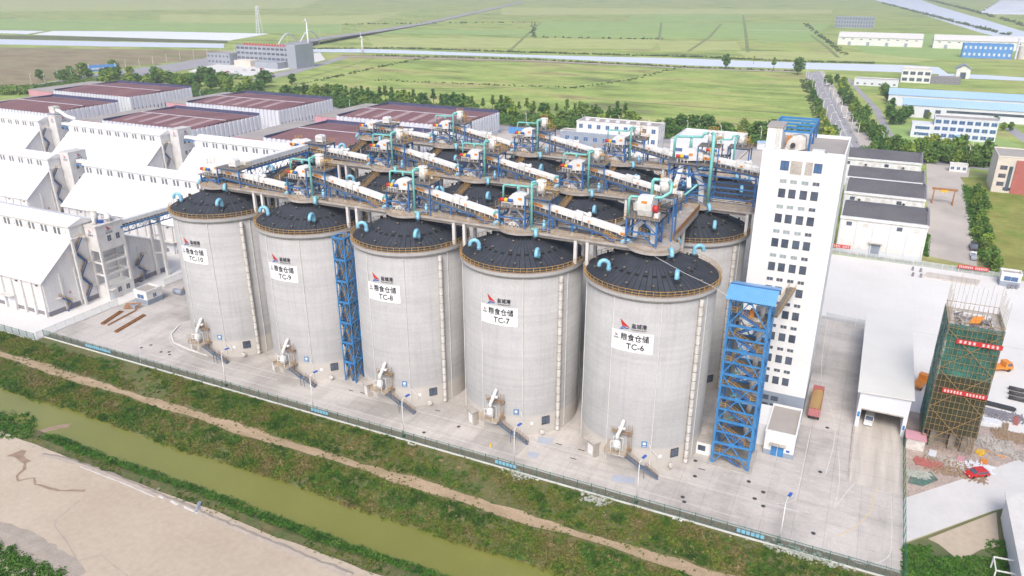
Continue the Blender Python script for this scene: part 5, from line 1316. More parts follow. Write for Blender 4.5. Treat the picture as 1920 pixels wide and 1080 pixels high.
MB().box(126.4, 130.2, -2.0, 6, 0, 3.0).build('wall', M['wallw'], e); MB().box(126.2, 130.4, -2.2, 6.2, 3.0, 3.2).build('roof', M['beam'], e); put_window(e, 127.6, 129.0, 1.0, 2.1, -2.0, 'glass', 'dark')
e = empty('ground_slab', (134.5, -4.8, 0), 'low concrete footing under the blue stair tower', 'footing'); MB().box(130.1, 139.0, -5.2, 4.2, .011, .25).build('slab', M['beam'], e)

M['shedroof'] = mat('off_white_membrane_roof', (.64, .64, .62), (.59, .59, .57), .08, fine=.05)
# ------------------------------------------------------------------ ramp shed and its ramp
e = empty('unloading_shed', (162, 23, 0), 'long pale unloading shed with an open dark portal facing the ramp', 'shed')
xa, xb, ya, yb = 157.2, 166.5, 23.0, 72.0
mb = MB(); mb.box(xa - .3, xa + .5, ya, yb, 0, 9.1); mb.box(xb - .4, xb + .4, ya, yb, 0, 9.4); mb.prism([(xa + .5, 5.0), (xb - .4, 5.0), (xb - .4, 9.4), (xa + .5, 9.1)], 'y', ya, ya + .4); mb.box(xa + .5, xb - .4, yb - .3, yb, 0, 9.2); mb.build('wall', M['silver'], e)
mb = MB(); mb.prism([(xa - .9, 9.15), (xa - .9, 9.4), (xb + .9, 9.9), (xb + .9, 9.6)], 'y', ya - .5, yb + .4); mb.build('roof', M['shedroof'], e)
MB().box(xa + .5, xb - .4, ya - .2, ya, 5.0, 5.2).build('lintel', M['beam'], e); MB().box(xa - .15, xa + .35, ya - .05, ya, 3.0, 4.2).build('notice_plate', M['bluelt'], e); MB().box(xb - .2, xb + .2, ya - .05, ya, 2.0, 3.0).build('notice_plate', M['bluelt'], e)
e = empty('access_ramp', (162, 1, 0), 'beige concrete ramp with a dark left edge leading into the unloading shed', 'ramp')
MB().prism([(1.0, .015), (23.2, .4), (71.5, .4), (71.5, .0), (1.0, .0)], 'x', 157.1, 166.4).build('slab', M['rampc'], e); MB().prism([(1.2, .01), (22.95, .55), (22.95, .0), (1.2, .0)], 'x', 156.7, 157.09).build('kerb', M['beam'], e)

# ------------------------------------------------------------------ scaffolded tower under construction
e = empty('scaffold_tower', (175, 21, 0), 'unfinished concrete tower wrapped in rusty scaffolding and green netting', 'tower')
X0, X1, Y0, Y1, HT = 170.1, 179.6, 21.2, 32.5, 28.2
for x in (X0 + 2.0, X0 + 5.6, X1 - 1.6):
    for y in (Y0 + 1.6, Y1 - 1.6): MB().box(x - .5, x + .5, y - .5, y + .5, 0, 27).build('column', M['rawconc'], e)
for z in (6, 11.5, 17, 22.5, 27): MB().box(X0 + 1.2, X1 - 1.0, Y0 + 1.0, Y1 - 1.0, z - .5, z).build('floor_slab', M['rawconc'], e)
MB().box(X0 + 2.4, X1 - 2, Y0 + 3.6, Y1 - 2.4, .0, 26.4).build('core_wall', M['rawconc'], e)
mb = MB(); nx, ny, nz = 11, 9, 19
for i in range(nx + 1):
    x = X0 + (X1 - X0) * i / nx
    for y in (Y0, Y1): mb.beam((x, y, 0), (x, y, HT + 1), .075); mb.beam((x, y, HT + 1), (x, y, HT + random.uniform(4.5, 8)), .045)
for j in range(1, ny):
    y = Y0 + (Y1 - Y0) * j / ny
    for x in (X0, X1): mb.beam((x, y, 0), (x, y, HT + 1), .075); mb.beam((x, y, HT + 1), (x, y, HT + random.uniform(3.5, 7)), .045)
for k in range(1, nz + 2):
    z = HT * k / nz
    for y in (Y0, Y1): mb.beam((X0 - .2, y, z), (X1 + .2, y, z), .08)
    for x in (X0, X1): mb.beam((x, Y0 - .2, z), (x, Y1 + .2, z), .09)
for z0 in (1, 10, 19):
    for a, b in ((X0, X1), (X1, X0)): mb.beam((a, Y0 - .1, z0), (b, Y0 - .1, z0 + 9), .12)
    mb.beam((X0 - .1, Y0, z0), (X0 - .1, Y1, z0 + 9), .12); mb.beam((X1 + .1, Y0, z0), (X1 + .1, Y1, z0 + 9), .12)
mb.build('scaffold_poles', M['scaf'], e)
def net_mat(name, c1, c2, a):
    m, t, b = new_mat(name)
    t.links.new(ramp(t, noise(t, .35, 5), [(.35, c1), (.65, c2)]), b.inputs['Base Color'])
    t.links.new(ramp(t, noise(t, .5, 5, shift=9), [(.35, (a,) * 3), (.62, (min(1, a + .35),) * 3)]), b.inputs['Alpha']); b.inputs['Roughness'].default_value = .9
    return m
M['net'] = net_mat('green_safety_net', (.02, .10, .075), (.05, .24, .20), .35); M['net2'] = net_mat('dark_brown_net', (.06, .05, .028), (.045, .06, .03), .4)  # second one: dark brown see-through sheet, darkens the lower scaffold front
MB().box(X0 - .22, X0 - .18, Y0, Y1, 2.5, HT + .8).build('green_net', M['net'], e); MB().box(X0 - .1, X1 + .1, Y0 + .16, Y0 + .20, 17.5, HT + .8).build('green_net', M['net'], e)
MB().box(X0 - .1, X1 + .1, Y0 + .16, Y0 + .20, 4.5, 17.5).build('dark_net', M['net2'], e); MB().box(X1 + .18, X1 + .22, Y0, Y1, 4, HT + .8).build('green_net', M['net'], e)
mb = MB()
for x in (X0 + .6, X1 - .6): mb.box(x - .7, x + .7, Y0 + .1, Y1 - .1, HT - .1, HT)
for y in (Y0 + .7, Y1 - .7): mb.box(X0 + 1.4, X1 - 1.4, y - .6, y + .6, HT - .1, HT)
mb.build('plank_walkway', M['beam'], e)
MB().box(X0 + 1.7, X1 - 1.5, Y0 + 1.5, Y1 - 1.5, 27.0, 27.1).build('top_slab', M['rubble'], e)
def loose_planks(name, cx, cy, z, rx, ry, n, m, label, cat, hz=.5, L=(1.5, 3), grp=None):
    mb = MB()
    for k in range(n):
        x, y = cx + random.uniform(-rx, rx), cy + random.uniform(-ry, ry); a = random.uniform(0, 3.14) if random.random() < .5 else random.gauss(1.4, .2); l = random.uniform(*L) / 2; zz = z + random.uniform(.05, hz)
        mb.beam((x - l * math.cos(a), y - l * math.sin(a), zz), (x + l * math.cos(a), y + l * math.sin(a), zz + random.uniform(-.15, .15)), random.uniform(.12, .4), .08)
    return tag(mb.build(name, m, None, loc=(cx, cy, z)), label, cat, grp, 'stuff')
loose_planks('formwork_debris', 174.8, 26.8, 27.15, 3.4, 4, 120, M['beam'], 'heap of pale formwork boards and sheets on top of the scaffolded tower', 'debris', .8)
loose_planks('formwork_debris', 174.8, 26.8, 27.15, 3.2, 3.6, 60, M['plinth'], 'dark formwork pieces scattered over the top of the scaffolded tower', 'debris', 1.0)
e = empty('board_stack', (175.4, 27.5, 27.8), 'tilted stack of yellow boards on top of the scaffolded tower', 'board stack')
for k in range(6): MB().beam((174.0 + k * .32, 25.4, 28.1 + .04 * k), (175.2 + k * .32, 28.4, 28.6 + .04 * k), .3, .06).build('board', M['orange'], e)
def banner(x0, x1, y, z, h, label, m='red', n=9, slope=0, pole=0):
    e = empty('red_banner', ((x0 + x1) / 2, y, z), label, 'banner', 'red slogan banners')
    MB().hexa([(x0, y, z), (x1, y, z + slope), (x1, y + .05, z + slope), (x0, y + .05, z), (x0, y, z + h), (x1, y, z + h + slope), (x1, y + .05, z + h + slope), (x0, y + .05, z + h)]).build('cloth', M[m], e)
    mb = MB(); w = (x1 - x0) / (n + 1)
    for k in range(n):
        cx = x0 + w * (k + .9)
        if k in (n // 2,): continue
        s = w * .3
        for j in range(3): mb.box(cx - s, cx + s, y - .03, y - .01, z + h * (.22 + .22 * j), z + h * (.32 + .22 * j))
        mb.box(cx - .05, cx + .05, y - .035, y - .012, z + h * .2, z + h * .8)
    mb.build('lettering', M['white'], e)
    if pole: MB().beam((x0 + .4, y + .1, 0), (x0 + .4, y + .1, z + h), .12).build('post', M['white'], e)
banner(172.0, 180.0, 20.75, 25.2, 1.0, 'red banner with white writing near the top of the scaffolded tower')
banner(171.6, 179.6, 20.75, 13.9, 1.0, 'red banner with white writing halfway down the scaffolded tower', n=13)
banner(143.5, 149.3, 144.4, 2.4, 1.3, 'short red banner on the fence behind the white tower')
banner(183.4, 192.4, 141.5, 1.8, 1.3, 'long red banner on the rear fence of the white yard', n=16, pole=1)

# ------------------------------------------------------------------ grey-roofed warehouses on the right
for k, (x0, y0, y1, lab) in enumerate(((144.4, 147.5, 172, 'grey-roofed warehouse with a blue roller door facing the white yard'), (143.6, 184.5, 210.6, 'grey-roofed warehouse, second one back from the white yard'), (142.6, 211.5, 235, 'grey-roofed warehouse, third one back from the white yard'), (121.5, 252, 278, 'longest grey-roofed warehouse, farthest back of the four'))):
    r = empty('grey_roof_warehouse', (x0, y0, 0), lab, 'warehouse', 'grey-roofed warehouses in a row'); x1 = 172.6; ym = (y0 + y1) / 2
    MB().prism([(y0, 0), (y0, 13.2), (ym, 15.2), (y1, 13.2), (y1, 0)], 'x', x0, x1).build('wall', M['white'], r)
    for s, ya, yb in ((1, y0 + .9, ym), (-1, y1 - .9, ym)): MB().prism([(ya, 13.35), (yb, 15.4), (yb, 15.6), (ya, 13.6)], 'x', x0 + .3, x1 - .5).build('roof_slope', M['greyroof'], r)
    MB().box(x0 - .2, x1 + .2, y0 - .5, y0 + .8, 12.7, 13.5).build('eaves', M['white'], r); MB().prism([(y0 - .3, 12.9), (y0 - .3, 13.9), (ym, 16.0), (y1 + .3, 13.9), (y1 + .3, 12.9)], 'x', x1 - .3, x1 + .3).build('gable_coping', M['plinth'], r)
    n = int((x1 - x0) / 5.5)
    for i in range(n + 1):
        x = x0 + .4 + (x1 - x0 - .8) * i / n; MB().box(x - .18, x + .18, y0 - .25, y0 - .002, .8, 12.6).build('pilaster', M['silver'], r)
        if i < n and (i != 2 or k): MB().box(x + 1.8, x + 3.6, y0 - .08, y0 - .003, 10.3, 11.7).build('louvre', M['dirtywhite'] if i % 3 else M['glass'], r)
    MB().box(x0 - .03, x1 + .03, y0 - .05, y0 + .3, 0, 2.0).build('base_wall', M['silver'], r)
    if k == 0: o = MB().box(155.4, 158.8, y0 - .12, y0 - .06, .1, 4.6).build('door', M['deepblue'].copy(), r); MB().box(154.8, 159.4, y0 - 1.2, y0 - .01, 4.8, 5.0).build('canopy', M['beam'], r); o.data.materials[0] = M['wallg']
    if k in (1, 2, 3):
        for x in (148.5, 164.5): o = MB().box(x, x + 1.5, y0 - .8, y0 - .01, 10.2, 11.4).build('fan_unit', M['dirtywhite'], r); MB().tube([(x + .75, y0 - .85, 10.8), (x + .75, y0 - .8, 10.8)], .5, 12).build('grille', M['dark'], o)

M['office'] = mat('grey_office_cladding', (.36, .39, .44), (.31, .34, .39), .1)
# ------------------------------------------------------------------ generic office blocks
def block(x0, x1, y0, y1, h, label, wall='silver', win=(2, 8), winm='glass', z0=1.2, wh=1.5, base=None, bh=0, roof='tanroof', name='office_building', cat='building', grp=None, sidewin=2, ww=.55, par=.6):
    r = empty(name, (x0, y0, 0), label, cat, grp)
    MB().box(x0, x1, y0, y1, bh, h).build('wall', M[wall], r)
    if base: MB().box(x0 - .03, x1 + .03, y0 - .03, y1, 0, bh).build('base_wall', M[base], r)
    mb = MB(); mb.box(x0 - .15, x1 + .15, y0 - .15, y0 + .25, h, h + par); mb.box(x0 - .15, x1 + .15, y1 - .25, y1 + .15, h, h + par); mb.box(x0 - .15, x0 + .25, y0 + .25, y1 - .25, h, h + par); mb.box(x1 - .25, x1 + .15, y0 + .25, y1 - .25, h, h + par); mb.build('parapet', M[wall], r)
    MB().box(x0 + .25, x1 - .25, y0 + .25, y1 - .25, h, h + .08).build('roof', M[roof], r)
    fl, n = win; fh = h / max(1, fl)
    for f in range(fl):
        for k in range(n):
            w = (x1 - x0) / n; c = x0 + w * (k + .5); put_window(r, c - w * ww / 2, c + w * ww / 2, f * fh + z0, f * fh + z0 + wh, y0 - (.03 if f * fh < bh else 0), winm, 'white')
    for f in range(fl):
        for k in range(sidewin):
            w = (y1 - y0) / sidewin; c = y0 + w * (k + .5); put_window(r, c - .6, c + .6, f * fh + z0, f * fh + z0 + wh, x0 if x0 > 150 else x1, winm, 'white', axis='x', sgn=-1 if x0 > 150 else 1)
    return r
r = block(-3.5, 44, 268, 282, 17.0, 'white three-storey building with a blue-grey lower wing behind the conveyors', 'white', (3, 9), 'bluegl', z0=2.2, wh=2.4, sidewin=3, name='admin_building', ww=.42)
MB().box(-12, 24, 264.5, 267.9, 0, 11.2).build('lower_wing', M['wallg'].copy(), r).data.materials[0].name = 'blue_grey_render'
for f in (2, 7):
    for k in range(6): put_window(r, -9 + k * 5.6, -6.4 + k * 5.6, f, f + 2.4, 264.5, 'bluegl', 'white')
for k in range(7): MB().box(0 + k * 6, 2.2 + k * 6, 273, 275, 17.1, 18.1).build('roof_unit', M['silver'], r)
block(-23, -12.5, 292, 300, 6, 'small white hut left of the three-storey building', 'white', (1, 2), sidewin=1, name='hut')
r = block(48, 84, 281, 318, 8.0, 'white flat-roofed shed with a wide pale roof left of the white tower', 'silver', (1, 4), 'bluegl', z0=2.5, wh=2, roof='whroof', name='storage_shed', cat='shed', par=1.0)
e = empty('blue_container', (-60, 318, 0), 'long bright blue container behind the maroon-roofed warehouse', 'container'); MB().box(-62, -36, 300, 303, 0, 3.6).build('body', M['blueclad'], e)
e = empty('grey_hut', (88, 300, 0), 'small blue-grey cabin beside the flat-roofed shed', 'hut'); MB().box(90, 96, 318, 323, 0, 4).build('wall', M['silver'], e); MB().box(89.6, 96.4, 317.6, 323.4, 4, 4.3).build('roof', M['skyroof'], e)
r = block(183, 217, 398, 412, 12.5, 'grey three-storey office with white window bands and a bus parked in front', 'silver', (3, 8), 'bluegl', ww=.72, wh=2.2, z0=1.2, sidewin=2); MB().box(171, 182.9, 398, 411, 0, 8.2).build('lower_wing', M['silver'], r)
for f in (1.4, 5.2): put_window(r, 173, 181, f, f + 1.8, 398, 'bluegl', 'white', bars=5)
for a in ((166, 330, 478, 505, 8.4, 3.0, 'light blue roofed factory shed with a dark window band, nearer one'), (156, 300, 530, 560, 8.4, 3.0, 'light blue roofed factory shed, farther one')):
    x0, x1, y0, y1, h, rs, lab = a; r = empty('factory_shed', (x0, y0, 0), lab, 'shed', 'light blue roofed factory sheds'); ym = (y0 + y1) / 2
    MB().prism([(y0, 0), (y0, h), (ym, h + rs), (y1, h), (y1, 0)], 'x', x0, x1).build('wall', M['silver'], r)
    for ya, yb, za, zb in ((y0 - .6, ym, h, h + rs), (y1 + .6, ym, h, h + rs)): MB().prism([(ya, za + .05), (yb, zb + .05), (yb, zb + .35), (ya, za + .35)], 'x', x0 - .5, x1 + .5).build('roof_slope', M['skyroof'], r)
    put_window(r, x0 + 28, x1 - 2, 4.6, 6.2, y0, 'glass', 'dark', bars=20); put_window(r, x0 - .02 + 0, x0 + .0 + .01, 1, 2, y0 + 3, 'glass', 'dark') if False else None
    for x in (x0 + 14, x0 + 21): MB().box(x, x + 3.4, y0 - .06, y0, .1, 6).build('door', M['glass'], r)
    MB().box(x0 + 4, x0 + 8, y0 - .06, y0, .1, 4).build('door', M['silver'], r); MB().box(x0 - .05, x0, y0 + 5, y0 + 11, 4, 7).build('window', M['glass'], r)
r = block(165, 190, 690, 715, 11.5, 'white two-storey building with open dark bays beside the river', 'white', (2, 4), 'glass', ww=.7, wh=3, z0=1.5, roof='cream'); block(126, 163, 648, 662, 5.5, 'long low grey building left of the two-storey riverside building', 'silver', (1, 6), ww=.3, sidewin=1); block(190.2, 215, 690, 700, 6.0, 'long low grey building right of the two-storey riverside building', 'plinth', (1, 3), ww=.2, sidewin=1)
r = block(204, 224, 268, 290, 16.5, 'cream and brick-red building at the right edge of the picture', 'cream', (1, 1), sidewin=0); MB().box(211.5, 224.1, 267.4, 268, 0, 15.5).build('red_facade', M['salmon'], r)
for z in (3.2, 7, 10.8): put_window(r, 205.6, 208.4, z, z + 1.8, 268, 'glass', 'salmon')
MB().box(209.2, 210.7, 267.9, 268, 1, 12.5).build('stair_window', M['glass'], r)
block(188.5, 196.5, 305, 309, 3.6, 'low white gate lodge with two windows beside the green lawn', 'white', (1, 3), 'bluegl', wh=1.4, sidewin=1, name='gate_lodge')
block(195.2, 200.8, 134.5, 138.5, 4.2, 'small two-tone weighbridge office at the far side of the white yard', 'white', (1, 1), 'bluegl', ww=.7, wh=1.5, z0=2.0, base='wallg', bh=1.7, sidewin=1, name='weighbridge_office')
block(-47.3, -41.9, 3.6, 9.2, 3.9, 'small white and blue-grey guard hut on the yard left of silo TC-10', 'white', (1, 1), 'bluegl', ww=.5, z0=1.9, wh=1.3, base='wallg', bh=1.6, sidewin=1, name='guard_hut', cat='hut')
block(-556, -522, 528, 552, 12, 'grey two-storey wing of the distant office at the left', 'office', (2, 6), ww=.5, wh=2.6, z0=2)
r = block(-520, -438, 538, 560, 21, 'distant grey office with red rooftop letters and long window bands', 'office', (4, 13), ww=.75, wh=2.6, z0=1.6)
MB().box(-440, -428, 530, 560, 0, 25).build('stair_block', M['office'], r); MB().box(-478, -446, 520, 537.9, 0, 6.5).build('entrance_hall', M['office'], r); MB().box(-512, -488, 524, 537.9, 0, 6.5).build('porch', M['cream'], r)
mb = MB()
for k in range(16): mb.box(-508 + k * 4, -505.6 + k * 4, 538.2, 538.6, 21.8, 24)
mb.build('rooftop_letters', M['red'], r)
for k, (x0, x1, y) in enumerate(((80, 192, 1125), (205, 320, 1120))):
    r = empty('distant_shed', (x0, y, 0), 'long white gabled shed beyond the river, %s one' % ('left' if k == 0 else 'right'), 'shed', 'long white sheds beyond the river')
    MB().prism([(y, 0), (y, 11), (y + 18, 17), (y + 36, 11), (y + 36, 0)], 'x', x0, x1).build('wall', M['white'], r); MB().prism([(y - 1, 11.1), (y + 18, 17.4), (y + 37, 11.1), (y + 18, 17.2)], 'x', x0 + 1, x1).build('roof', M['conc'], r)
    for i in range(4): MB().box(x0 + 14 + i * 25, x0 + 18 + i * 25, y - .1, y, .1, 5).build('door', M['wallg'], r)
    for i in range(9): MB().box(x0 + 6 + i * 12, x0 + 9 + i * 12, y - .1, y, 8, 9.2).build('vent_window', M['glass'], r)
block(46, 116, 1560, 1585, 20, 'distant three-storey block standing alone beyond the white sheds', 'wallg', (3, 14), ww=.5, wh=4, z0=1.8)
r = block(233, 286, 985, 1005, 16, 'bright blue industrial building beyond the river at the right', 'blueclad', (2, 10), 'silver', ww=.4, wh=3, z0=3, roof='blueclad'); MB().tube([(291, 992, 0), (291, 992, 24)], 1.2, 10).build('chimney', M['silver'], r); e = empty('storage_tank', (298, 996, 0), 'pale round tank right of the bright blue building', 'tank'); MB().lathe([(5, 0), (5, 15), (.1, 16.5)], 298, 996, 20).build('shell', M['dirtywhite'], e)
e = empty('riverside_hut', (222, 748, 0), 'small white gabled house with flying eaves beside the river', 'house'); MB().prism([(214, 0), (214, 9), (220, 13), (226, 9), (226, 0)], 'y', 745, 757).build('wall', M['white'], e); MB().prism([(212, 9), (220, 13.4), (228, 9), (220, 14)], 'y', 743.5, 758).build('roof', M['wallg'], e); MB().box(217.5, 222.5, 744.9, 745, 0, 6).build('door', M['glass'], e)
# greenhouse rows at the top right
for k in range(8):
    y = 2350 + k * 170; e = empty('greenhouse_row', (430 + k * 8, y, 0), 'long pale greenhouse row at the top right, number %s from the front' % ['one', 'two', 'three', 'four', 'five', 'six', 'seven', 'eight'][k], 'greenhouse', 'long pale greenhouse rows at the top right')
    MB().prism([(y, 0), (y + 20, 6), (y + 75, 6), (y + 95, 0)], 'x', 360 + k * 22, 1100).build('film_roof', M['solar'], e)
# red-lettered billboard
e = empty('billboard', (-565, 386, 0), 'blue billboard on tall posts beside the trees at the left', 'billboard')
p, q = at(168, 146), at(222, 143); pv = Vector((*p, 0)); qv = Vector((*q, 0))
MB().beam(pv + Vector((0, 0, 9)), qv + Vector((0, 0, 9)), .6, 6).build('board', M['blueclad'], e)
for t in (.04, .96): c = pv.lerp(qv, t); MB().beam(c, c + Vector((0, 0, 13)), .9).build('post', M['white'], e)
mb = MB(); d = (qv - pv)
for k in range(15):
    c = pv + d * (.14 + .05 * k); mb.beam(c + Vector((.4, -.6, 8.4)), c + d * .034 + Vector((.4, -.6, 8.4)), .1, 1.8)
mb.build('lettering', M['white'], e)
# wind turbines, lattice mast, arch bridge
def turbine(x, y, h, bl, label, ph):
    e = empty('wind_turbine', (x, y, 0), label, 'wind turbine', 'small white wind turbines beside the river')
    MB().tube([(x, y, 0), (x, y, h)], [1.5, .7], 10).build('mast', M['white'], e, True); MB().tube([(x, y - 2, h + .5), (x, y + 2, h + .5)], .9, 8).build('nacelle', M['white'], e, True)
    for k in range(3):
        a = ph + k * 2.094; MB().tube([(x, y - 2.2, h + .5), (x + bl * math.cos(a), y - 2.2, h + .5 + bl * math.sin(a))], [.5, .15], 5).build('blade', M['white'], e)
turbine(-530, 675, 41, 4, 'taller white wind turbine mast behind the distant office', 1.4); turbine(-463, 699, 21, 7, 'shorter white wind turbine right of the tall mast', 1.57)
x, y = -865, 949; e = empty('lattice_mast', (x, y, 0), 'grey lattice mast beyond the bright ponds', 'mast'); mb = MB()
for a, b in ((-1, -1), (1, -1), (1, 1), (-1, 1)): mb.beam((x + a * 4, y + b * 4, 0), (x + a, y + b, 46), .6)
for k in range(9):
    z = k * 5; w = 4 - 3 * z / 46; mb.beam((x - w, y - w, z), (x + w, y - w, z + 5), .4); mb.beam((x + w, y - w, z), (x - w, y - w, z + 5), .4)
for z in (32, 38, 44): mb.beam((x - 6, y, z), (x + 6, y, z), .5)
mb.build('lattice', M['silver'], e)
e = empty('river_bridge', (-600, 760, 0), 'grey road bridge with two pale arches crossing the river', 'bridge')
P = [at(*q) for q in ((470, 104), (520, 95), (600, 81), (700, 62), (800, 44), (900, 22), (980, 4))]; hs = [1, 5, 6, 2.2, .7, .5, .3]
for i in range(len(P) - 1): MB().beam((*P[i], hs[i]), (*P[i + 1], hs[i + 1]), 24, 1.2).build('deck', M['asphalt'], e)
for i in (1,):
    for t in (.1, .35, .6, .85):
        c = Vector((*P[i], 0)).lerp(Vector((*P[i + 1], 0)), t); MB().box(c.x - 9, c.x + 9, c.y - 1, c.y + 1, -.5, 5.5).build('pier', M['conc'], e)
for k, t in enumerate((.25, .75)):
    a, b = Vector((*P[1], 7)), Vector((*P[2], 7)); c0 = a.lerp(b, t - .22); c1 = a.lerp(b, t + .22)
    MB().tube([c0.lerp(c1, u / 10) + Vector((0, 0, 13 * math.sin(math.pi * u / 10))) for u in range(11)], .9, 6).build('arch', M['silver'], e)
#__PART4__
# ------------------------------------------------------------------ fences
def fence(pts, h, gap, mesh, post, label, name='wire_fence', wall=None, cat='fence', grp=None, rails=True):
    p0 = pts[0]; e = empty(name, (*p0, 0), label, cat, grp); mb, ml = MB(), MB(); np_ = 0
    for a, b in zip(pts, pts[1:]):
        A, B = Vector((*a, 0)), Vector((*b, 0)); n = max(1, round((B - A).length / gap)); d = (B - A).normalized(); nn = Vector((-d.y, d.x, 0)) * .01
        for k in range(n + 1):
            c = A.lerp(B, k / n); MB().beam(c, c + Vector((0, 0, h + .15)), .1).build('post', M[post], e); np_ += 1
        w = .35 if wall else .05
        ml.add([A + Vector((0, 0, w)), B + Vector((0, 0, w)), B + Vector((0, 0, h)), A + Vector((0, 0, h))], [(0, 1, 2, 3)])
        for z in (w + .05, h): mb.beam(A + Vector((0, 0, z)), B + Vector((0, 0, z)), .06)
        if wall: mb2 = MB().beam(A + Vector((0, 0, .17)), B + Vector((0, 0, .17)), .3, .36); mb2.build('base_wall', M[wall], e)
    ml.build('wire_mesh', M[mesh], e); mb.build('rail', M[post], e)
    return e
M['greenpost'] = mat('green_post_paint', (.03, .16, .11), None, 1)
fence([(-50, -24.6), (166.8, -24.4)], 2.2, 2.9, 'meshg', 'greenpost', 'long green wire fence on a low concrete wall between yard and ditch bank', wall='conc')
fence([(-120, -27.4), (-50, -27.2)], 2.2, 3.2, 'meshg', 'greenpost', 'green wire fence in front of the nearest white-roofed warehouse', wall='conc')
fence([(166.9, -24.2), (166.9, 22.8)], 2.4, 2.9, 'meshg2', 'greenpost', 'green wire fence between yard and construction lot')
fence([(-50, -26.5), (-50, -.5)], 2.3, 2.9, 'meshs', 'silver', 'silver wire fence across the yard nearest the ditch', wall='conc', grp='silver wire fences')
fence([(-50, 17), (-50, 31)], 2.3, 2.9, 'meshs', 'silver', 'silver wire fence piece behind the small guard hut', wall='conc', grp='silver wire fences')
fence([(146.3, 82), (168, 79)], 2.3, 2.9, 'meshs2', 'silver', 'silver wire fence between tower yard and white loading yard', grp='silver wire fences')
fence([(143, 144.4), (200, 141.6)], 2.0, 3.0, 'meshs2', 'silver', 'grey wire fence in front of the grey-roofed warehouse', grp='silver wire fences')
# blue lettered plates on the green fence
for k, (px, py, n) in enumerate(((150, 661, 2), (580, 787, 1), (935, 888, 1), (1400, 1028, 1))):
    x, y = at(px, py, 1.2); y = -24.75 if x > -50 else -27.6; n0 = 6
    e = empty('fence_plate', (x, y, 1), 'row of turquoise plates on the green fence, %s from the left' % ['first', 'second', 'third', 'fourth'][k], 'fence sign', 'turquoise plates on the green fence')
    for i in range(n0 * n): MB().box(x - 2.4 + i * .82, x - 1.75 + i * .82, y, y + .06, 1.0, 1.75).build('plate', M['vent'], e)
M['fplate'] = M['vent']
# ------------------------------------------------------------------ lamps
def lamp_base(h, arm, label, cap, name='street_lamp', ang=90, r=.09):
    e = empty(name, (0, 0, 0), label, 'street lamp'); c, s = math.cos(rad(ang)), math.sin(rad(ang))
    MB().tube([(0, 0, 0), (0, 0, h * .9)], [r * 1.3, r * .8], 8).build('pole', M['white'], e, True)
    MB().tube([(0, 0, h * .88), (c * arm * .2, s * arm * .2, h * .97), (c * arm, s * arm, h)], r * .7, 6).build('arm', M['white'], e, True)
    MB().beam((c * arm * .9, s * arm * .9, h), (c * (arm + 1.0), s * (arm + 1.0), h + .05), .5, .22).build('lamp_head', M[cap], e)
    MB().box(-.25, .25, -.25, .25, 0, .5).build('base', M['dark'], e)
    return e
lf = lamp_base(9.6, 1.2, 'x', 'deepblue', ang=75); n_ = tree_of(lf)
xsl = [(16.4, 'TC-10'), (43.3, 'TC-9'), (68.1, 'TC-8'), (94.8, 'TC-7'), (120.7, 'TC-6'), (146.9, None)]
for k, (x, s_) in enumerate(xsl):
    lab = 'white lamp with blue head beside the green fence %s' % ('in front of silo ' + s_ if s_ else 'below the ramp')
    loc = (x, -23.4, 0)
    if k == 0: lf.location = loc; lf['label'] = lab; lf['group'] = 'lamps with blue heads along the yard fence'
    else: place(n_, loc, lab)
lr = lamp_base(12, 2.0, 'white lamp post lining the left side of the straight main road', 'white', r=.16, ang=0); lr['group'] = 'white lamp posts along the straight main road'; n_ = tree_of(lr)
P0, P1 = Vector((*at(1511, 147), 0)), Vector((*at(1571, 282), 0)); Q0, Q1 = Vector((*at(1541, 165), 0)), Vector((*at(1606, 268), 0))
for k in range(12):
    c = P0.lerp(P1, (k / 11)); 
    if k == 0: lr.location = c
    else: place(n_, c)
for k in range(9): place(n_, Q0.lerp(Q1, k / 8), 'white lamp post lining the right side of the straight main road', rz=math.pi)
lb = lamp_base(11, 1.6, 'white double lamp post on the road behind the maroon-roofed warehouses', 'white', r=.14, ang=120); lb['group'] = 'lamp posts on the road behind the warehouses'; n_ = tree_of(lb); lb.location = (-440, 306, 0)
for k in range(1, 15): place(n_, (-440 + k * 27.5, 306 + 6 * math.sin(k), 0))
for k in range(7): place(n_, (-20 + k * 22, 322 + (k % 2) * 8, 0), 'white lamp post in front of the tree belt behind the white buildings')
for px, py in ((1652, 285), (1716, 290), (1812, 312), (1818, 302)): place(n_, (*at(px, py), 0), 'white lamp post behind the grey-roofed warehouses')
for k in range(16):
    t = k / 15; p = at(60 + 380 * t, 162 - 62 * t); place(n_, (*p, 0), 'white lamp post along the road left of the distant office')
for k in range(14):
    p = Vector((*at(540, 88), 0)).lerp(Vector((*at(900, 20), 0)), (k / 13) ** .8 * .7); place(n_, (p.x, p.y, 5), 'tiny lamp post along the road bridge over the river')
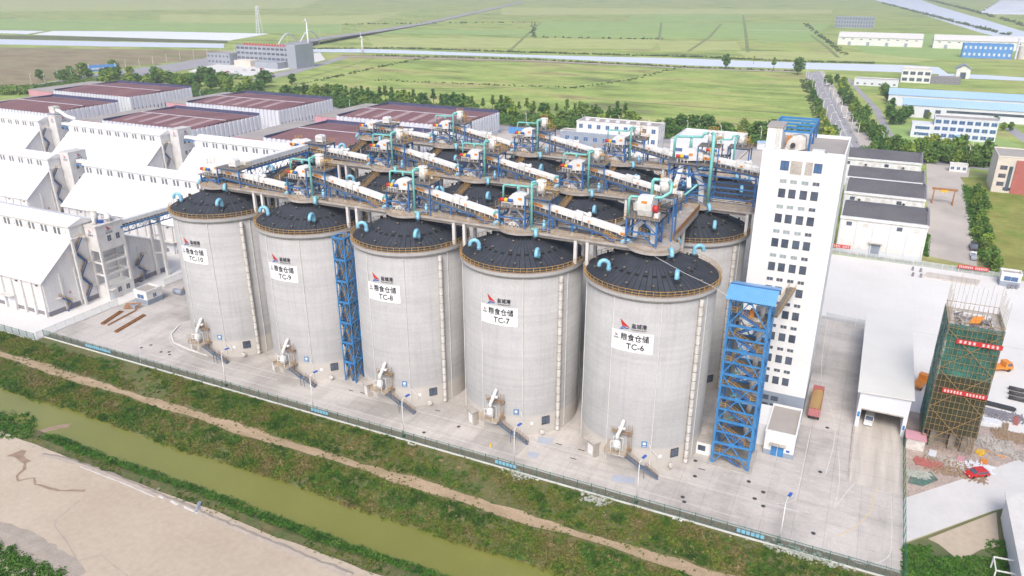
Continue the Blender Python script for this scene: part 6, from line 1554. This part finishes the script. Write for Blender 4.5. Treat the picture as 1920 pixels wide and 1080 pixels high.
# ------------------------------------------------------------------ vehicles
def car(x, y, ang, col, label, name='car', L=4.5, W=1.8, H=1.5, cat='car', z=0.0):
    e = empty(name, (0, 0, 0), label, cat)
    prof = [(-L / 2, .35), (-L / 2, .85), (-L * .44, .95), (-L * .36, H), (L * .12, H), (L * .27, .98), (L * .47, .85), (L / 2, .6), (L / 2, .35)]
    b = MB().prism(prof, 'y', -W / 2, W / 2); bo = b.build('body', M[col], e)
    MB().prism([(-L * .40, 1.0), (-L * .345, H - .1), (L * .10, H - .1), (L * .22, 1.0)], 'y', -W / 2 - .015, W / 2 + .015).build('side_windows', M['glass'], bo)
    MB().add([(L * .125, -W * .42, H - .05), (L * .265, -W * .45, 1.02), (L * .265, W * .45, 1.02), (L * .125, W * .42, H - .05)], [(0, 1, 2, 3)]).build('windscreen', M['glass'], bo).location = (.03, 0, .03)
    MB().add([(-L * .365, -W * .42, H - .05), (-L * .435, -W * .45, 1.02), (-L * .435, W * .45, 1.02), (-L * .365, W * .42, H - .05)], [(0, 1, 2, 3)]).build('rear_window', M['glass'], bo).location = (-.03, 0, .03)
    for a in (-.3, .3):
        for s in (-1, 1): MB().tube([(L * a, s * (W / 2 - .2), .33), (L * a, s * (W / 2 + .02), .33)], .33, 14).build('wheel', M['rubber'], e)
    for s in (-1, 1):
        MB().box(L / 2 - .03, L / 2 + .02, s * W * .36 - .18, s * W * .36 + .18, .6, .75).build('headlight', M['panel'], e); MB().box(-L / 2 - .02, -L / 2 + .03, s * W * .38 - .14, s * W * .38 + .14, .7, .9).build('tail_light', M['red'], e)
    e.location = (x, y, z); e.rotation_euler = (0, 0, rad(ang)); return e
car(159.8, 26.2, -95, 'white', 'white sport utility car coming out of the dark shed portal', L=4.8, H=1.75, z=.42)
car(180.2, 14.3, 215, 'red', 'small red car on the new concrete road', H=1.55, z=.03)
car(*at(1582, 221), -80, 'white', 'white car standing on the straight main road', z=.03)
car(190.3, 172, 90, 'dark', 'dark truck-like car parked beside the hedge, rear one', L=7, W=2.3, H=2.6, cat='van'); car(189.9, 163.6, 80, 'white', 'white car parked beside the hedge in front of the dark van'); car(189.6, 159.4, 85, 'wallg', 'grey car parked nearest the rear fence')
for k in range(7):
    p = at(395 + k * 16, 139 - k * 1.5 + (k % 2)); car(*p, 30, ['white', 'dark', 'red', 'white'][k % 4], 'tiny parked car in front of the distant office')['group'] = 'parked cars in front of the distant office'
# loaded grain truck beside the white tower
e = empty('grain_truck', (148.4, 21.5, 0), 'dark red tipper truck loaded with yellow grain beside the white tower', 'truck')
bx = MB(); bx.box(147.1, 147.2, 21.9, 31.2, 1.2, 3.2); bx.box(149.5, 149.6, 21.9, 31.2, 1.2, 3.2); bx.box(147.1, 149.6, 21.8, 21.9, 1.2, 3.2); bx.box(147.1, 149.6, 31.2, 31.3, 1.2, 3.4); bx.box(147.2, 149.5, 21.9, 31.2, 1.2, 1.3)
bx = bx.build('cargo_box', M['salmon'], e)
mb = MB()
for k in range(8): mb.box(147.25 + k * .3, 147.33 + k * .3, 21.7, 21.8, 1.3, 3.1)
mb.build('tail_ribs', M['pink'], bx)
mb = MB(); n = 10; G_ = [[2.9 + .35 * math.sin(i * .6 + j) * .4 + .3 * math.sin(math.pi * j / 4) for j in range(5)] for i in range(n)]
mb.add([(147.2 + 2.3 * j / 4, 21.9 + 9.3 * i / (n - 1), G_[i][j]) for i in range(n) for j in range(5)], [(i * 5 + j, i * 5 + j + 1, (i + 1) * 5 + j + 1, (i + 1) * 5 + j) for i in range(n - 1) for j in range(4)]); mb.build('grain_load', M['grain'], bx, True)
cb = MB().prism([(31.6, .7), (31.6, 3.2), (33.2, 3.3), (33.8, 2.0), (33.9, .7)], 'x', 147.15, 149.55).build('cab', M['salmon'], e); MB().prism([(31.8, 1.9), (31.8, 2.9), (33.0, 2.9), (33.4, 1.9)], 'x', 147.1, 149.6).build('cab_window', M['glass'], cb)
MB().box(147.5, 149.2, 21.9, 33.5, .75, 1.15).build('chassis', M['dark'], e)
for y in (23, 24.4, 25.8, 30.4, 33.0):
    for x in (147.2, 149.2): MB().tube([(x, y, .52), (x + .35, y, .52)], .52, 14).build('wheel', M['rubber'], e)
# blue bus
bxy = at(1797, 265); e = empty('bus', (0, 0, 0), 'bright blue bus parked in front of the grey office', 'bus')
MB().prism([(-4.8, .5), (-4.8, 3.1), (4.5, 3.1), (4.8, 2.6), (4.8, .5)], 'y', -1.25, 1.25).build('body', M['teal'].copy(), e).data.materials[0] = M['vent']
MB().box(-4.4, 4.3, -1.28, 1.28, 1.7, 2.6).build('side_windows', M['glass'], e); MB().box(4.78, 4.84, -1.1, 1.1, 1.3, 2.7).build('windscreen', M['glass'], e)
for x in (-3, 3):
    for s in (-1.2, .9): MB().tube([(x, s, .5), (x, s + .3, .5)], .5, 12).build('wheel', M['rubber'], e)
e.location = (*bxy, 0); e.rotation_euler = (0, 0, rad(-70))
sheet('bus_apron', [at(*q, .04) for q in ((1752, 258), (1818, 262), (1814, 272), (1752, 268))], .045, M['asphalt'])
# orange lorries
def lorry(x, y, ang, label, name='orange_lorry'):
    e = empty(name, (0, 0, 0), label, 'truck', 'orange lorries near the scaffolded tower')
    c = MB().prism([(1.2, .6), (1.2, 2.6), (2.8, 2.6), (3.3, 1.7), (3.4, .6)], 'y', -1.1, 1.1).build('cab', M['orange'], e); MB().prism([(1.7, 1.6), (1.7, 2.4), (2.7, 2.4), (3.05, 1.6)], 'y', -1.12, 1.12).build('cab_window', M['glass'], c)
    MB().box(-3.2, 1.1, -1.1, 1.1, .9, 1.4).build('load_bed', M['orange'], e)
    for a in (-2.2, 2.3):
        for s in (-1.1, .8): MB().tube([(a, s, .5), (a, s + .3, .5)], .5, 12).build('wheel', M['rubber'], e)
    e.location = (x, y, 0); e.rotation_euler = (0, 0, rad(ang)); return e
lorry(188.6, 67.4, 30, 'orange lorry right of the scaffolded tower'); lorry(170.6, 50, 70, 'orange lorry between shed roof and scaffolded tower')
# yellow gantry crane
e = empty('gantry_crane', (182, 235, 0), 'yellow gantry crane standing in the beige lane', 'crane')
for x in (178.6, 186.6):
    mb = MB(); mb.beam((x, 233.5, 0), (x, 235.2, 6.2), .4); mb.beam((x, 237, 0), (x, 235.2, 6.2), .4); mb.beam((x, 233.2, .3), (x, 237.3, .3), .4); mb.build('leg', M['rust'], e)
MB().box(177.6, 187.6, 234.7, 235.7, 6.1, 6.9).build('girder', M['rust'], e); MB().box(181, 184, 234.4, 236, 5.3, 6.2).build('trolley', M['brightyellow'], e)
# weighbridge and its posts
e = empty('weighbridge', (181, 133, 0), 'long narrow beige weighbridge platform on the white yard', 'weighbridge')
q = [at(1738, 512, 0), at(1838, 527, 0), at(1832, 536, 0), at(1730, 520, 0)]
MB().hexa([(x, y, .02) for x, y in q] + [(x, y, .45) for x, y in q]).build('platform', M['rampc'], e)
for k, (px, py) in enumerate(((1711, 507), (1726, 510), (1711, 518), (1726, 520), (1890, 541), (1897, 541), (1905, 542))):
    x, y = at(px, py); e = empty('concrete_bollard', (x, y, 0), 'grey bollard at the left end of the weighbridge' if k < 4 else 'grey bollard below the weighbridge office', 'bollard', 'bollards around the weighbridge'); MB().box(x - .35, x + .35, y - .35, y + .35, 0, 1.3).build('block', M['plinth'], e)
# steel lying on the yard at the left
for k, (a, b, lab) in enumerate((((192, 609), (228, 585), 'rusty orange girder nearest the silver fence'), ((217, 624), (271, 592), 'long rusty orange girder lying nearest the silos'), ((203, 611), (257, 582), 'thin rusty orange pole between the two girders'))):
    A, B = Vector((*at(*a), .3)), Vector((*at(*b), .3)); e = empty('steel_girder', A, lab, 'girder', 'rusty girders lying on the yard'); w = .8 if k < 2 else .35
    d = (B - A).normalized(); n = Vector((-d.y, d.x, 0)) * w / 2; mb = MB()
    for s in (-1, 1): mb.beam(A + n * s, B + n * s, .14, .5 if k < 2 else .2)
    m = int((B - A).length / 1.0)
    for i in range(m + 1): c = A.lerp(B, i / m); mb.beam(c - n, c + n, .12, .3)
    mb.build('flanges', M['rust'], e)
A = Vector((*at(243, 583), 0)); e = empty('railing_stack', A, 'stack of rusty orange railing sections leaning beside the girders', 'steel stack'); mb = MB()
for k in range(7):
    mb.beam(A + Vector((-2.6, .2 * k, .3 + .2 * k)), A + Vector((1.2, 2.4 + .2 * k, .3 + .2 * k)), .14)
for k in range(8): c = A + Vector((-2.6 + 3.8 * k / 7, 2.4 * k / 7 * .9, .2)); mb.beam(c, c + Vector((0, 1.3, 1.4)), .1)
mb.build('bars', M['rust'], e)
x, y = at(241, 583); e = empty('metal_bin', (x, y + 2, 0), 'small blue-grey bin beside the rusty railings', 'bin'); MB().prism([(x - .9, 0), (x - 1.1, 1.2), (x + 1.1, 1.2), (x + .9, 0)], 'y', y + 1.6, y + 2.8).build('body', M['wallg'], e)
x, y = at(337, 552); e = empty('metal_tank', (x, y, 0), 'blue-grey round tank lying beside the guard hut', 'tank'); MB().tube([(x - 2, y, .9), (x + 1.5, y, .9)], .9, 14).build('shell', M['wallg'], e, True)
x, y = at(346, 548); e = empty('scrap_frame', (x, y, 0), 'rusty orange frame scraps left of silo TC-10', 'scrap'); mb = MB()
for k in range(9): mb.beam((x + random.uniform(-1, 1), y + random.uniform(-1, 1), 0), (x + random.uniform(-1.5, 1.5), y + random.uniform(-1, 1), random.uniform(.8, 2.4)), .15)
mb.build('bars', M['rust'], e)
M['stone'] = mat('broken_concrete', (.50, .50, .46), (.30, .33, .27), 1.5)
# rubble heaps of white sacks/stones on the verge
def heap(px, py, n, sx, sy, label, m='stone', s=(.08, .26), name='stone_heap'):
    cx, cy = at(px, py); mb = MB()
    for k in range(n):
        x, y = cx + random.gauss(0, sx), cy + random.gauss(0, sy); r_ = random.uniform(*s); z = random.uniform(.02, .35)
        P = [(x + r_ * random.uniform(-1, 1) * .9 + (r_ if i in (1, 2, 5, 6) else -r_), y + (r_ if i in (2, 3, 6, 7) else -r_) * random.uniform(.5, 1.2), z + (r_ * .7 if i > 3 else -.05)) for i in range(8)]
        mb.hexa(P)
    return tag(mb.build(name, M[m], None, loc=(cx, cy, 0)), label, 'rubble', None, 'stuff')
heap(972, 892, 70, 1.2, .7, 'heap of pale broken stones at the fence below silo TC-7'); heap(1116, 938, 110, 1.5, .9, 'heap of pale broken stones at the fence between two lamps')
heap(1500, 1040, 130, 3, .7, 'strip of pale broken stones at the fence corner'); heap(1540, 1052, 100, 2.5, .6, 'pale stones at the right end of the fence')
# manhole covers, drains, patches
for k, (px, py) in enumerate(((283, 647), (302, 660), (317, 660), (318, 665), (265, 652), (795, 811), (1280, 932), (1415, 935), (1431, 923), (1431, 949), (1538, 885), (1551, 802), (1525, 1000), (1283, 941), (860, 800), (1404, 903), (1303, 893), (1304, 864))):
    x, y = at(px, py); mb = MB(); mb.tube([(x, y, .012), (x, y, .03)], .42, 16); tag(mb.build('manhole_cover', M['dark'], None, loc=(x, y, 0)), 'round dark manhole cover set in the concrete yard', 'manhole', 'manhole covers in the yard')
for k, (px, py) in enumerate(((658, 732), (680, 737), (821, 770), (883, 790), (1048, 833), (1090, 844), (1075, 860), (1316, 880))):
    x, y = at(px, py); tag(MB().box(x - .7, x + .7, y - .14, y + .14, .012, .03).build('drain_grate', M['dark'], None, loc=(x, y, 0)), 'dark slot drain in front of the silos', 'drain', 'slot drains in front of the silos')
for k, (px, py) in enumerate(((773, 832), (1003, 897), (1271, 973), (1045, 726))[:3]):
    x, y = at(px, py); e = empty('inspection_box', (x, y, 0), 'white-rimmed inspection box on the verge %s' % ['below silo TC-8', 'below silo TC-7', 'right of the broken stones'][k], 'inspection box', 'inspection boxes along the verge'); mb = MB(); mb.box(x - .9, x + .9, y - .5, y - .35, 0, .25); mb.box(x - .9, x + .9, y + .35, y + .5, 0, .25); mb.box(x - .9, x - .75, y - .35, y + .35, 0, .25); mb.box(x + .75, x + .9, y - .35, y + .35, 0, .25); mb.build('rim', M['white'], e); MB().box(x - .75, x + .75, y - .35, y + .35, 0, .05).build('cover', M['dark'], e)
px_sheet('repair_patch', [(1150, 890), (1192, 895), (1190, 908), (1146, 902)], .018, M['patch']); px_sheet('repair_patch', [(990, 846), (1013, 850), (1006, 859), (984, 855)], .018, M['patch']); px_sheet('repair_patch', [(1010, 818), (1040, 822), (1032, 834), (1006, 830)], .018, M['patch'])
px_sheet('sand_spill', [(985, 840), (992, 842), (988, 862), (964, 858)], .02, M['rampc'])
x, y = at(838, 238 + 600); x, y = at(920, 837); e = empty('small_marker', (x, y, 0), 'small black and yellow marker cone on the yard', 'marker'); MB().lathe([(.3, .02), (.28, .1), (.06, .9), (.01, .95)], x, y, 10).build('cone', M['brightyellow'], e)
# road markings
def line(pts, w=.13, m='mark', z=.022, name='road_line'):
    if len(pts) > 2:
        q = [pts[0]] + list(pts) + [pts[-1]]; out = []
        for i in range(1, len(q) - 2):
            for u in range(6):
                t = u / 6; out.append(tuple(.5 * (2 * q[i][j] + (q[i + 1][j] - q[i - 1][j]) * t + (2 * q[i - 1][j] - 5 * q[i][j] + 4 * q[i + 1][j] - q[i + 2][j]) * t * t + (3 * q[i][j] - q[i - 1][j] - 3 * q[i + 1][j] + q[i + 2][j]) * t ** 3) for j in (0, 1)))
        pts = out + [pts[-1]]
    P = [Vector((*p, 0)) for p in pts]; L, R = [], []
    for i, p in enumerate(P):
        d = (P[min(i + 1, len(P) - 1)] - P[max(i - 1, 0)]).normalized(); n = Vector((-d.y, d.x, 0)) * w / 2; L.append((p.x + n.x, p.y + n.y, z)); R.append((p.x - n.x, p.y - n.y, z))
    mb = MB(); mb.add(L + R, [(i, i + 1, len(P) + i + 1, len(P) + i) for i in range(len(P) - 1)]); return tag(mb.build(name, M[m]), kind='structure')
line([(-20, -21.9), (164.5, -22.0)], .3); line([(-15, -19.4), (140, -19.4)]); line([(0, -13.2), (20, -13.1), (141, -12.9), (144.5, -12.4), (147.5, -10), (148.2, -6), (148.3, 18)])
line([at(*p) for p in ((1548, 890), (1566, 800), (1540, 700), (1554, 590))], .14); line([at(*p) for p in ((1565, 952), (1590, 920), (1603, 905))], .14); line([at(*p) for p in ((1572, 845), (1574, 900), (1565, 950))], .14)
line([at(*p) for p in ((1560, 1010), (1600, 1052), (1640, 1056), (1668, 1040), (1672, 1000), (1672, 940))], .14)
line([(162.2, 22)] + [(162.2, 2)] + [at(*p) for p in ((1638, 925), (1634, 955), (1618, 975), (1600, 990), (1570, 1005))], .22, 'ymark', z=.03)
line([(158.6, 3), (158.6, 22)], .12); line([(165.4, 3), (165.4, 22)], .12)
line([at(*p) for p in ((368, 602), (330, 615), (318, 632), (325, 648), (360, 668), (430, 690), (520, 712))], .14); line([at(*p) for p in ((264, 690), (262, 635), (270, 618))], .12)
e = empty('curb_island', (0, -4, 0), 'curved concrete kerb island at the foot of silo TC-10', 'kerb'); P = [at(*p) for p in ((360, 602), (335, 612), (321, 628), (326, 643), (352, 655), (390, 668))]; mb = MB()
for a, b in zip(P, P[1:]): mb.beam((*a, .15), (*b, .15), .35, .3)
mb.build('kerb', M['conc'], e)
e = empty('overhead_cable', (114, 0, 43), 'thin pale cable running from the deck over silo TC-6 to the blue stair tower', 'cable'); MB().tube([(115.5, -4.5, 43.4), (122, -5.5, 41.2), (127.5, -5.2, 39.3), (130.8, -4.2, 37.2)], .03, 6).build('cable', M['white'], e)
# ------------------------------------------------------------------ construction lot clutter
e = empty('site_billboard', (168.5, 14, 0), 'pale pink site cabin roof beside the green side fence', 'cabin'); x, y = at(1712, 838); MB().box(x - 1.6, x + 1.9, y - 1.2, y + 1.8, 0, 2.6).build('wall', M['dirtywhite'], e); MB().box(x - 1.9, x + 2.1, y - 1.5, y + 2.1, 2.6, 2.75).build('roof', M['pink'], e)
def stack(px, py, L, W, n, ang, m, label, cat='timber stack', name='timber_stack', t=.14):
    x, y = at(px, py); e = empty(name, (x, y, 0), label, cat, 'material stacks on the construction lot'); c, s = math.cos(rad(ang)), math.sin(rad(ang)); mb = MB()
    for k in range(n):
        o = (k % 5 - 2) * W / 5; z = .1 + (k // 5) * t * 1.1; jl = random.uniform(-.3, .3)
        mb.beam((x - c * L / 2 - s * o + jl * c, y - s * L / 2 + c * o + jl * s, z), (x + c * L / 2 - s * o + jl * c, y + s * L / 2 + c * o + jl * s, z), W / 5.6, t)
    mb.build('boards', M[m], e)
stack(1870, 762, 7, 1.8, 15, -8, 'dark', 'long stack of dark steel beams right of the scaffolded tower'); stack(1873, 774, 6.5, 1.4, 10, -8, 'plinth', 'second stack of dark steel beams right of the scaffolded tower')
stack(1838, 850, 1.6, 1.6, 15, 70, 'brightyellow', 'yellow board stack at the foot of the scaffolded tower'); stack(1845, 866, 1.6, 1.3, 10, 80, 'orange', 'small orange board stack near the red car'); stack(1868, 852, 3.6, .6, 5, -20, 'orange', 'pair of orange planks beside the yellow boards')
stack(1885, 800, 2.6, 1.2, 10, 80, 'timber', 'short brown timber stack among the site planks'); stack(1905, 790, 4, .9, 10, 80, 'salmon', 'long reddish timber beam stack at the right edge'); stack(1748, 852, 2.4, 1.4, 15, 80, 'silver', 'grey plank stack between fence and scaffolded tower'); stack(1800, 862, 2.2, 1.2, 10, 75, 'pink', 'pinkish plank stack in front of the scaffolded tower'); stack(1857, 790, 3, 2.2, 10, 0, 'silver', 'pale sheet stack right of the scaffolded tower'); stack(1880, 812, 2.8, 1.6, 15, 80, 'timber', 'tan board stack right of the scaffold foot')
for k in range(3):
    x, y = at(1905, 733 + 9 * k); e = empty('pipe_roll', (x, y, 0), 'black roll of pipe at the right edge, %s of three' % ['farthest', 'middle', 'nearest'][k], 'pipe roll', 'black pipe rolls'); MB().tube([(x - 1.6, y + .2, .5), (x + 1.6, y - .2, .5)], .5, 14).build('roll', M['dark'], e, True)
for k, (a, n, m, s) in enumerate(((( 1790, 880), 120, 'timber', 5.5), ((1850, 830), 120, 'beam', 4.5), ((1720, 890), 70, 'stone', 2.0), ((1900, 820), 130, 'timber', 4), ((1770, 865), 70, 'beam', 3.5), ((1880, 780), 80, 'plinth', 4), ((1740, 870), 60, 'salmon', 2.4), ((1890, 850), 90, 'beam', 3.5), ((1830, 875), 60, 'silver', 3))):
    x, y = at(*a); loose_planks('scattered_planks', x, y, .03, s, s * .5, int(n * 1.7), M[m], 'loose planks and scraps scattered over the construction lot', 'debris', .18, (.4, 2.2), 'loose planks on the construction lot')
px_sheet('green_tarpaulin', [(1708, 890), (1745, 884), (1760, 900), (1730, 912), (1702, 905)], .06, M['net'], kind=None, label='torn green tarpaulin lying on the construction lot', cat='tarpaulin')
# shed at the lower right edge
e = empty('corner_shed', (183.5, -2, 0), 'pale shed with a ribbed light roof cut by the lower right edge', 'shed')
MB().prism([(183.2, 0), (183.2, 5.2), (188, 6.4), (196, 5.2), (196, 0)], 'y', -34, 1.5).build('wall', M['silver'], e); MB().prism([(182.8, 5.25), (188, 6.6), (196.4, 5.25), (196.4, 5.4), (188, 6.8), (182.8, 5.45)], 'y', -34.4, 2).build('roof', M['conc'], e)
e = empty('gate_portal', (181, -17, 0), 'white steel portal frame beside the pale corner shed', 'frame')
for y in (-18, -14.5): MB().beam((180.2, y, 0), (180.2, y, 2.6), .2).build('post', M['white'], e); MB().beam((180.2, y, 2.6), (183.1, y, 2.9), .2).build('rafter', M['white'], e)
MB().beam((180.2, -18, 2.6), (180.2, -14.5, 2.6), .2).build('tie', M['white'], e)
# sand details: berm, gullies
def strip_px(name, pts, w, m, z, h=.0, jag=.3, kind='structure', **k):
    P = [Vector((*at(*p), 0)) for p in pts]; Q = []
    for a, b in zip(P, P[1:]):
        n = max(2, int((b - a).length / 1.2))
        for i in range(n): Q.append(a.lerp(b, i / n))
    Q.append(P[-1]); mb = MB(); V = []; n = len(Q)
    for i, p in enumerate(Q):
        d = (Q[min(i + 1, n - 1)] - Q[max(i - 1, 0)]).normalized(); nn = Vector((-d.y, d.x, 0)); ww = w * (1 + random.uniform(-jag, jag)) / 2; c = p + nn * random.uniform(-jag, jag) * w * .4
        a, b = c + nn * ww, c - nn * ww; V += [(a.x, a.y, z), (c.x, c.y, z + h), (b.x, b.y, z)]
    mb.add(V, [(3 * i + j, 3 * i + j + 1, 3 * i + j + 4, 3 * i + j + 3) for i in range(n - 1) for j in (0, 1)]); return tag(mb.build(name, M[m]), kind=kind, **k)
strip_px('sand_berm', [(80, 852), (130, 863), (220, 895), (290, 925), (370, 958), (430, 985), (520, 1022), (600, 1055), (660, 1078)], 1.3, 'mud', .025, .18, .25)
strip_px('plastic_sheet_edge', [(300, 930), (340, 948), (372, 962)], .8, 'plast', .05, .1); strip_px('plastic_sheet_edge', [(150, 875), (240, 910), (290, 932)], .3, 'plast', .05, .05); strip_px('plastic_sheet_edge', [(405, 975), (430, 982), (470, 1002), (590, 1048)], .25, 'plast', .05, .05)
strip_px('gully', [(36, 858), (48, 868), (46, 880), (32, 892), (34, 902), (64, 896), (66, 908), (110, 920), (160, 920)], .55, 'gullysoil', .03, -.005, .5); strip_px('gully', [(30, 848), (40, 856), (50, 868)], 2.2, 'gullysoil', .032, -.005, .5)
strip_px('gully', [(150, 938), (105, 975), (102, 985), (128, 1020), (145, 1052), (190, 1040)], .22, 'mud', .03, 0, .4); strip_px('gully', [(190, 1040), (215, 1062), (240, 1080)], .15, 'mud', .03, 0, .4); strip_px('gully', [(272, 935), (300, 915)], .3, 'mud', .04, 0, .4)
strip_px('mud_bank', [(-20, 990), (40, 1010), (80, 1035), (115, 1058), (140, 1085)], 4.0, 'mud', .028, .1, .12)
strip_px('plastic_bag', [(374, 942), (372, 952), (368, 962)], .7, 'wallg', .08, .25, .3, kind=None, label='twisted blue-grey plastic sheet on the sand edge', cat='plastic sheet')
strip_px('sandbar', [(50, 812), (70, 801), (90, 794), (112, 789), (128, 788)], 1.7, 'gullysoil', -1.44, .03, .15)
# ------------------------------------------------------------------ trees
def belt(n, poly_fn, hr, label, group, kinds=(0, 1, 2, 4, 5), **k):
    for i in range(n): x, y = poly_fn(i, n); tree(x, y, random.uniform(*hr), label, group, kinds, **k)
R_ = random.uniform
belt(92, lambda i, n: (-335 + 470 * (i / n) + R_(-4, 4), 334 + R_(0, 46) * (1 - .25 * i / n)), (7, 12), 'leafy green tree in the long belt between warehouses and grassland', 'trees in the long belt', big=1.3)
belt(34, lambda i, n: (-250 + 250 * (i / n) + R_(-3, 3), 368 + R_(0, 10)), (8, 12), 'taller pointed tree at the back of the long belt', 'pointed trees at the back of the belt', (3,), name='poplar_tree')
belt(46, lambda i, n: (-590 + 250 * (i / n) + R_(-6, 6), 325 + R_(0, 90) + 15 * (i / n)), (8, 14), 'dark green tree left of the distant office', 'trees near the distant office', big=1.3)
belt(12, lambda i, n: at(1518 + 46 * (i / n) + R_(-2, 2), 168 + 115 * (i / n)), (6, 9), 'tree in the row left of the straight main road', 'trees left of the straight main road')
belt(34, lambda i, n: at(1548 + 90 * (i / n) + R_(0, 22), 152 + 130 * (i / n) + R_(-5, 5)), (7, 10), 'round tree in the double row right of the straight main road', 'trees right of the straight main road')
belt(44, lambda i, n: at(1640 + 250 * (i / n) + R_(-4, 4), 278 + 22 * (i / n) + R_(0, 22)), (7, 11), 'tree in the dense belt behind the grey-roofed warehouses', 'trees behind the grey-roofed warehouses')
belt(14, lambda i, n: at(random.choice((1640, 1660, 1678, 1690, 1700)) + R_(-8, 8), R_(175, 240)), (7, 11), 'dark tree at the left end of the light blue factory sheds', 'trees at the factory sheds')
belt(12, lambda i, n: at(1740 + 14 * i, R_(212, 226) if i < 8 else R_(226, 250)), (5, 8), 'small tree between factory shed and grey office', 'trees around the grey office')
belt(24, lambda i, n: (193 + R_(-1.5, 3) + (3 if i > 14 else 0), 148 + 118 * (i / n)), (4, 6), 'low bushy tree in the strip along the wild grass lot', 'bushy trees along the grass lot', (5, 4, 1))
for px, py, h, lab in ((1360, 128, 14, 'lone slim tree at the river bank'), (1450, 132, 12, 'pair of slim trees at the river bank, left one'), (1495, 140, 16, 'tall tree at the corner of the straight main road'), (1413, 120, 8, 'tiny lone tree on the far river bank'), (560, 118, 14, 'lone tree beside the office road')):
    tree(*at(px, py), h, lab, None, (3, 0))
# hedges and far vegetation strips that nobody could count
def far_hedge(name, pts, n, s, leaf, label, m='hedge', w=4, cat='hedge', zt=0, per=9):
    P = [Vector((*at(*p), 0)) for p in pts]; L = [(b - a).length for a, b in zip(P, P[1:])]; C_ = []
    for k in range(n):
        t = random.random() * sum(L); i = 0
        while t > L[i]: t -= L[i]; i += 1
        c = P[i].lerp(P[i + 1], t / L[i]); C_.append((c.x + R_(-w, w), c.y + R_(-w, w), R_(0, zt)))
    leaf_cloud(name, C_, [R_(s * .5, s) for _ in C_], per, leaf, M[m], label=label, cat=cat)
far_hedge('river_hedge', [(560, 92), (760, 91), (1000, 99), (1300, 107), (1500, 116), (1640, 119)], 700, 3.0, 1.0, 'dark reed strip along the far bank of the river')
far_hedge('river_hedge', [(700, 104), (1000, 112), (1300, 127), (1500, 134)], 260, 2.6, .9, 'broken bushes along the near bank of the river')
far_hedge('field_hedge', [(560, 160), (700, 128), (800, 108)], 120, 2, .8, 'thin dark hedge line crossing the near grassland'); far_hedge('field_hedge', [(700, 150), (880, 158), (1080, 165), (1180, 150), (1280, 125)], 160, 1.8, .7, 'thin crooked hedge line across the middle of the grassland')
far_hedge('road_hedge', [(1508, 150), (1525, 190), (1545, 245), (1556, 275)], 300, 2.4, .7, 'dark hedge left of the straight main road'); far_hedge('river_hedge', [(1655, 6), (1760, 34), (1840, 54), (1890, 66)], 240, 7, 2.2, 'dark tree line along the distant river at the top right'); far_hedge('river_hedge', [(1740, 0), (1820, 20), (1900, 42), (1930, 52)], 240, 8, 2.4, 'dark tree line between distant river and greenhouses')
far_hedge('belt_undergrowth', [(330, 178), (640, 196), (940, 228), (1250, 252), (1420, 268)], 2600, 4.2, .8, 'dense green undergrowth beneath the long tree belt', m='leaf', w=14, cat='undergrowth', zt=4, per=26); far_hedge('belt_undergrowth', [(1640, 288), (1760, 296), (1880, 312)], 700, 3.2, .6, 'low green undergrowth behind the grey-roofed warehouses', m='leaf', w=9, cat='undergrowth', zt=3, per=20)
far_hedge('left_undergrowth', [(0, 175), (90, 172), (180, 158), (330, 150), (420, 150)], 1500, 4.5, .9, 'low green undergrowth beside the left road', m='leaf', w=14, cat='undergrowth', zt=4, per=18)
far_hedge('lot_hedge', [(1812, 350), (1822, 400), (1838, 480)], 500, 1.8, .35, 'green hedge strip along the wild grass lot', m='lush', w=1.6); far_hedge('wall_hedge', [(1733, 480), (1735, 470), (1738, 440)], 160, 1.2, .3, 'clipped green hedge at the corner of the grey-roofed warehouse', m='lush', w=.8)
far_hedge('fence_weeds', [(1560, 472), (1700, 492), (1860, 512)], 260, .9, .25, 'weeds along the rear fence of the white yard', m='scrub', w=.8, cat='weeds'); far_hedge('field_hedge', [(1510, 45), (1530, 62), (1560, 84), (1585, 104)], 90, 4, 1.5, 'dark diagonal hedge left of the long white sheds'); far_hedge('field_hedge', [(640, 46), (1000, 42), (1000, 70), (1240, 74)], 120, 4, 1.6, 'faint hedge lines across the far bright fields')
# ------------------------------------------------------------------ air
hz = MB().box(-7050, 7050, -6050, 8550, -3.7, 97)
hz = hz.build('haze', M['white']); hz.data.materials.clear()
hm = bpy.data.materials.new('haze_air'); hm.use_nodes = True; t = hm.node_tree; t.nodes.clear(); o = N(t, 'ShaderNodeOutputMaterial'); v = N(t, 'ShaderNodeVolumePrincipled')
v.inputs['Color'].default_value = (.96, .985, 1, 1); v.inputs['Density'].default_value = .00019; v.inputs['Anisotropy'].default_value = .2; t.links.new(v.outputs[0], o.inputs['Volume']); hz.data.materials.append(hm)
tag(hz, 'thin pale haze over the whole plain', 'haze', None, 'stuff')
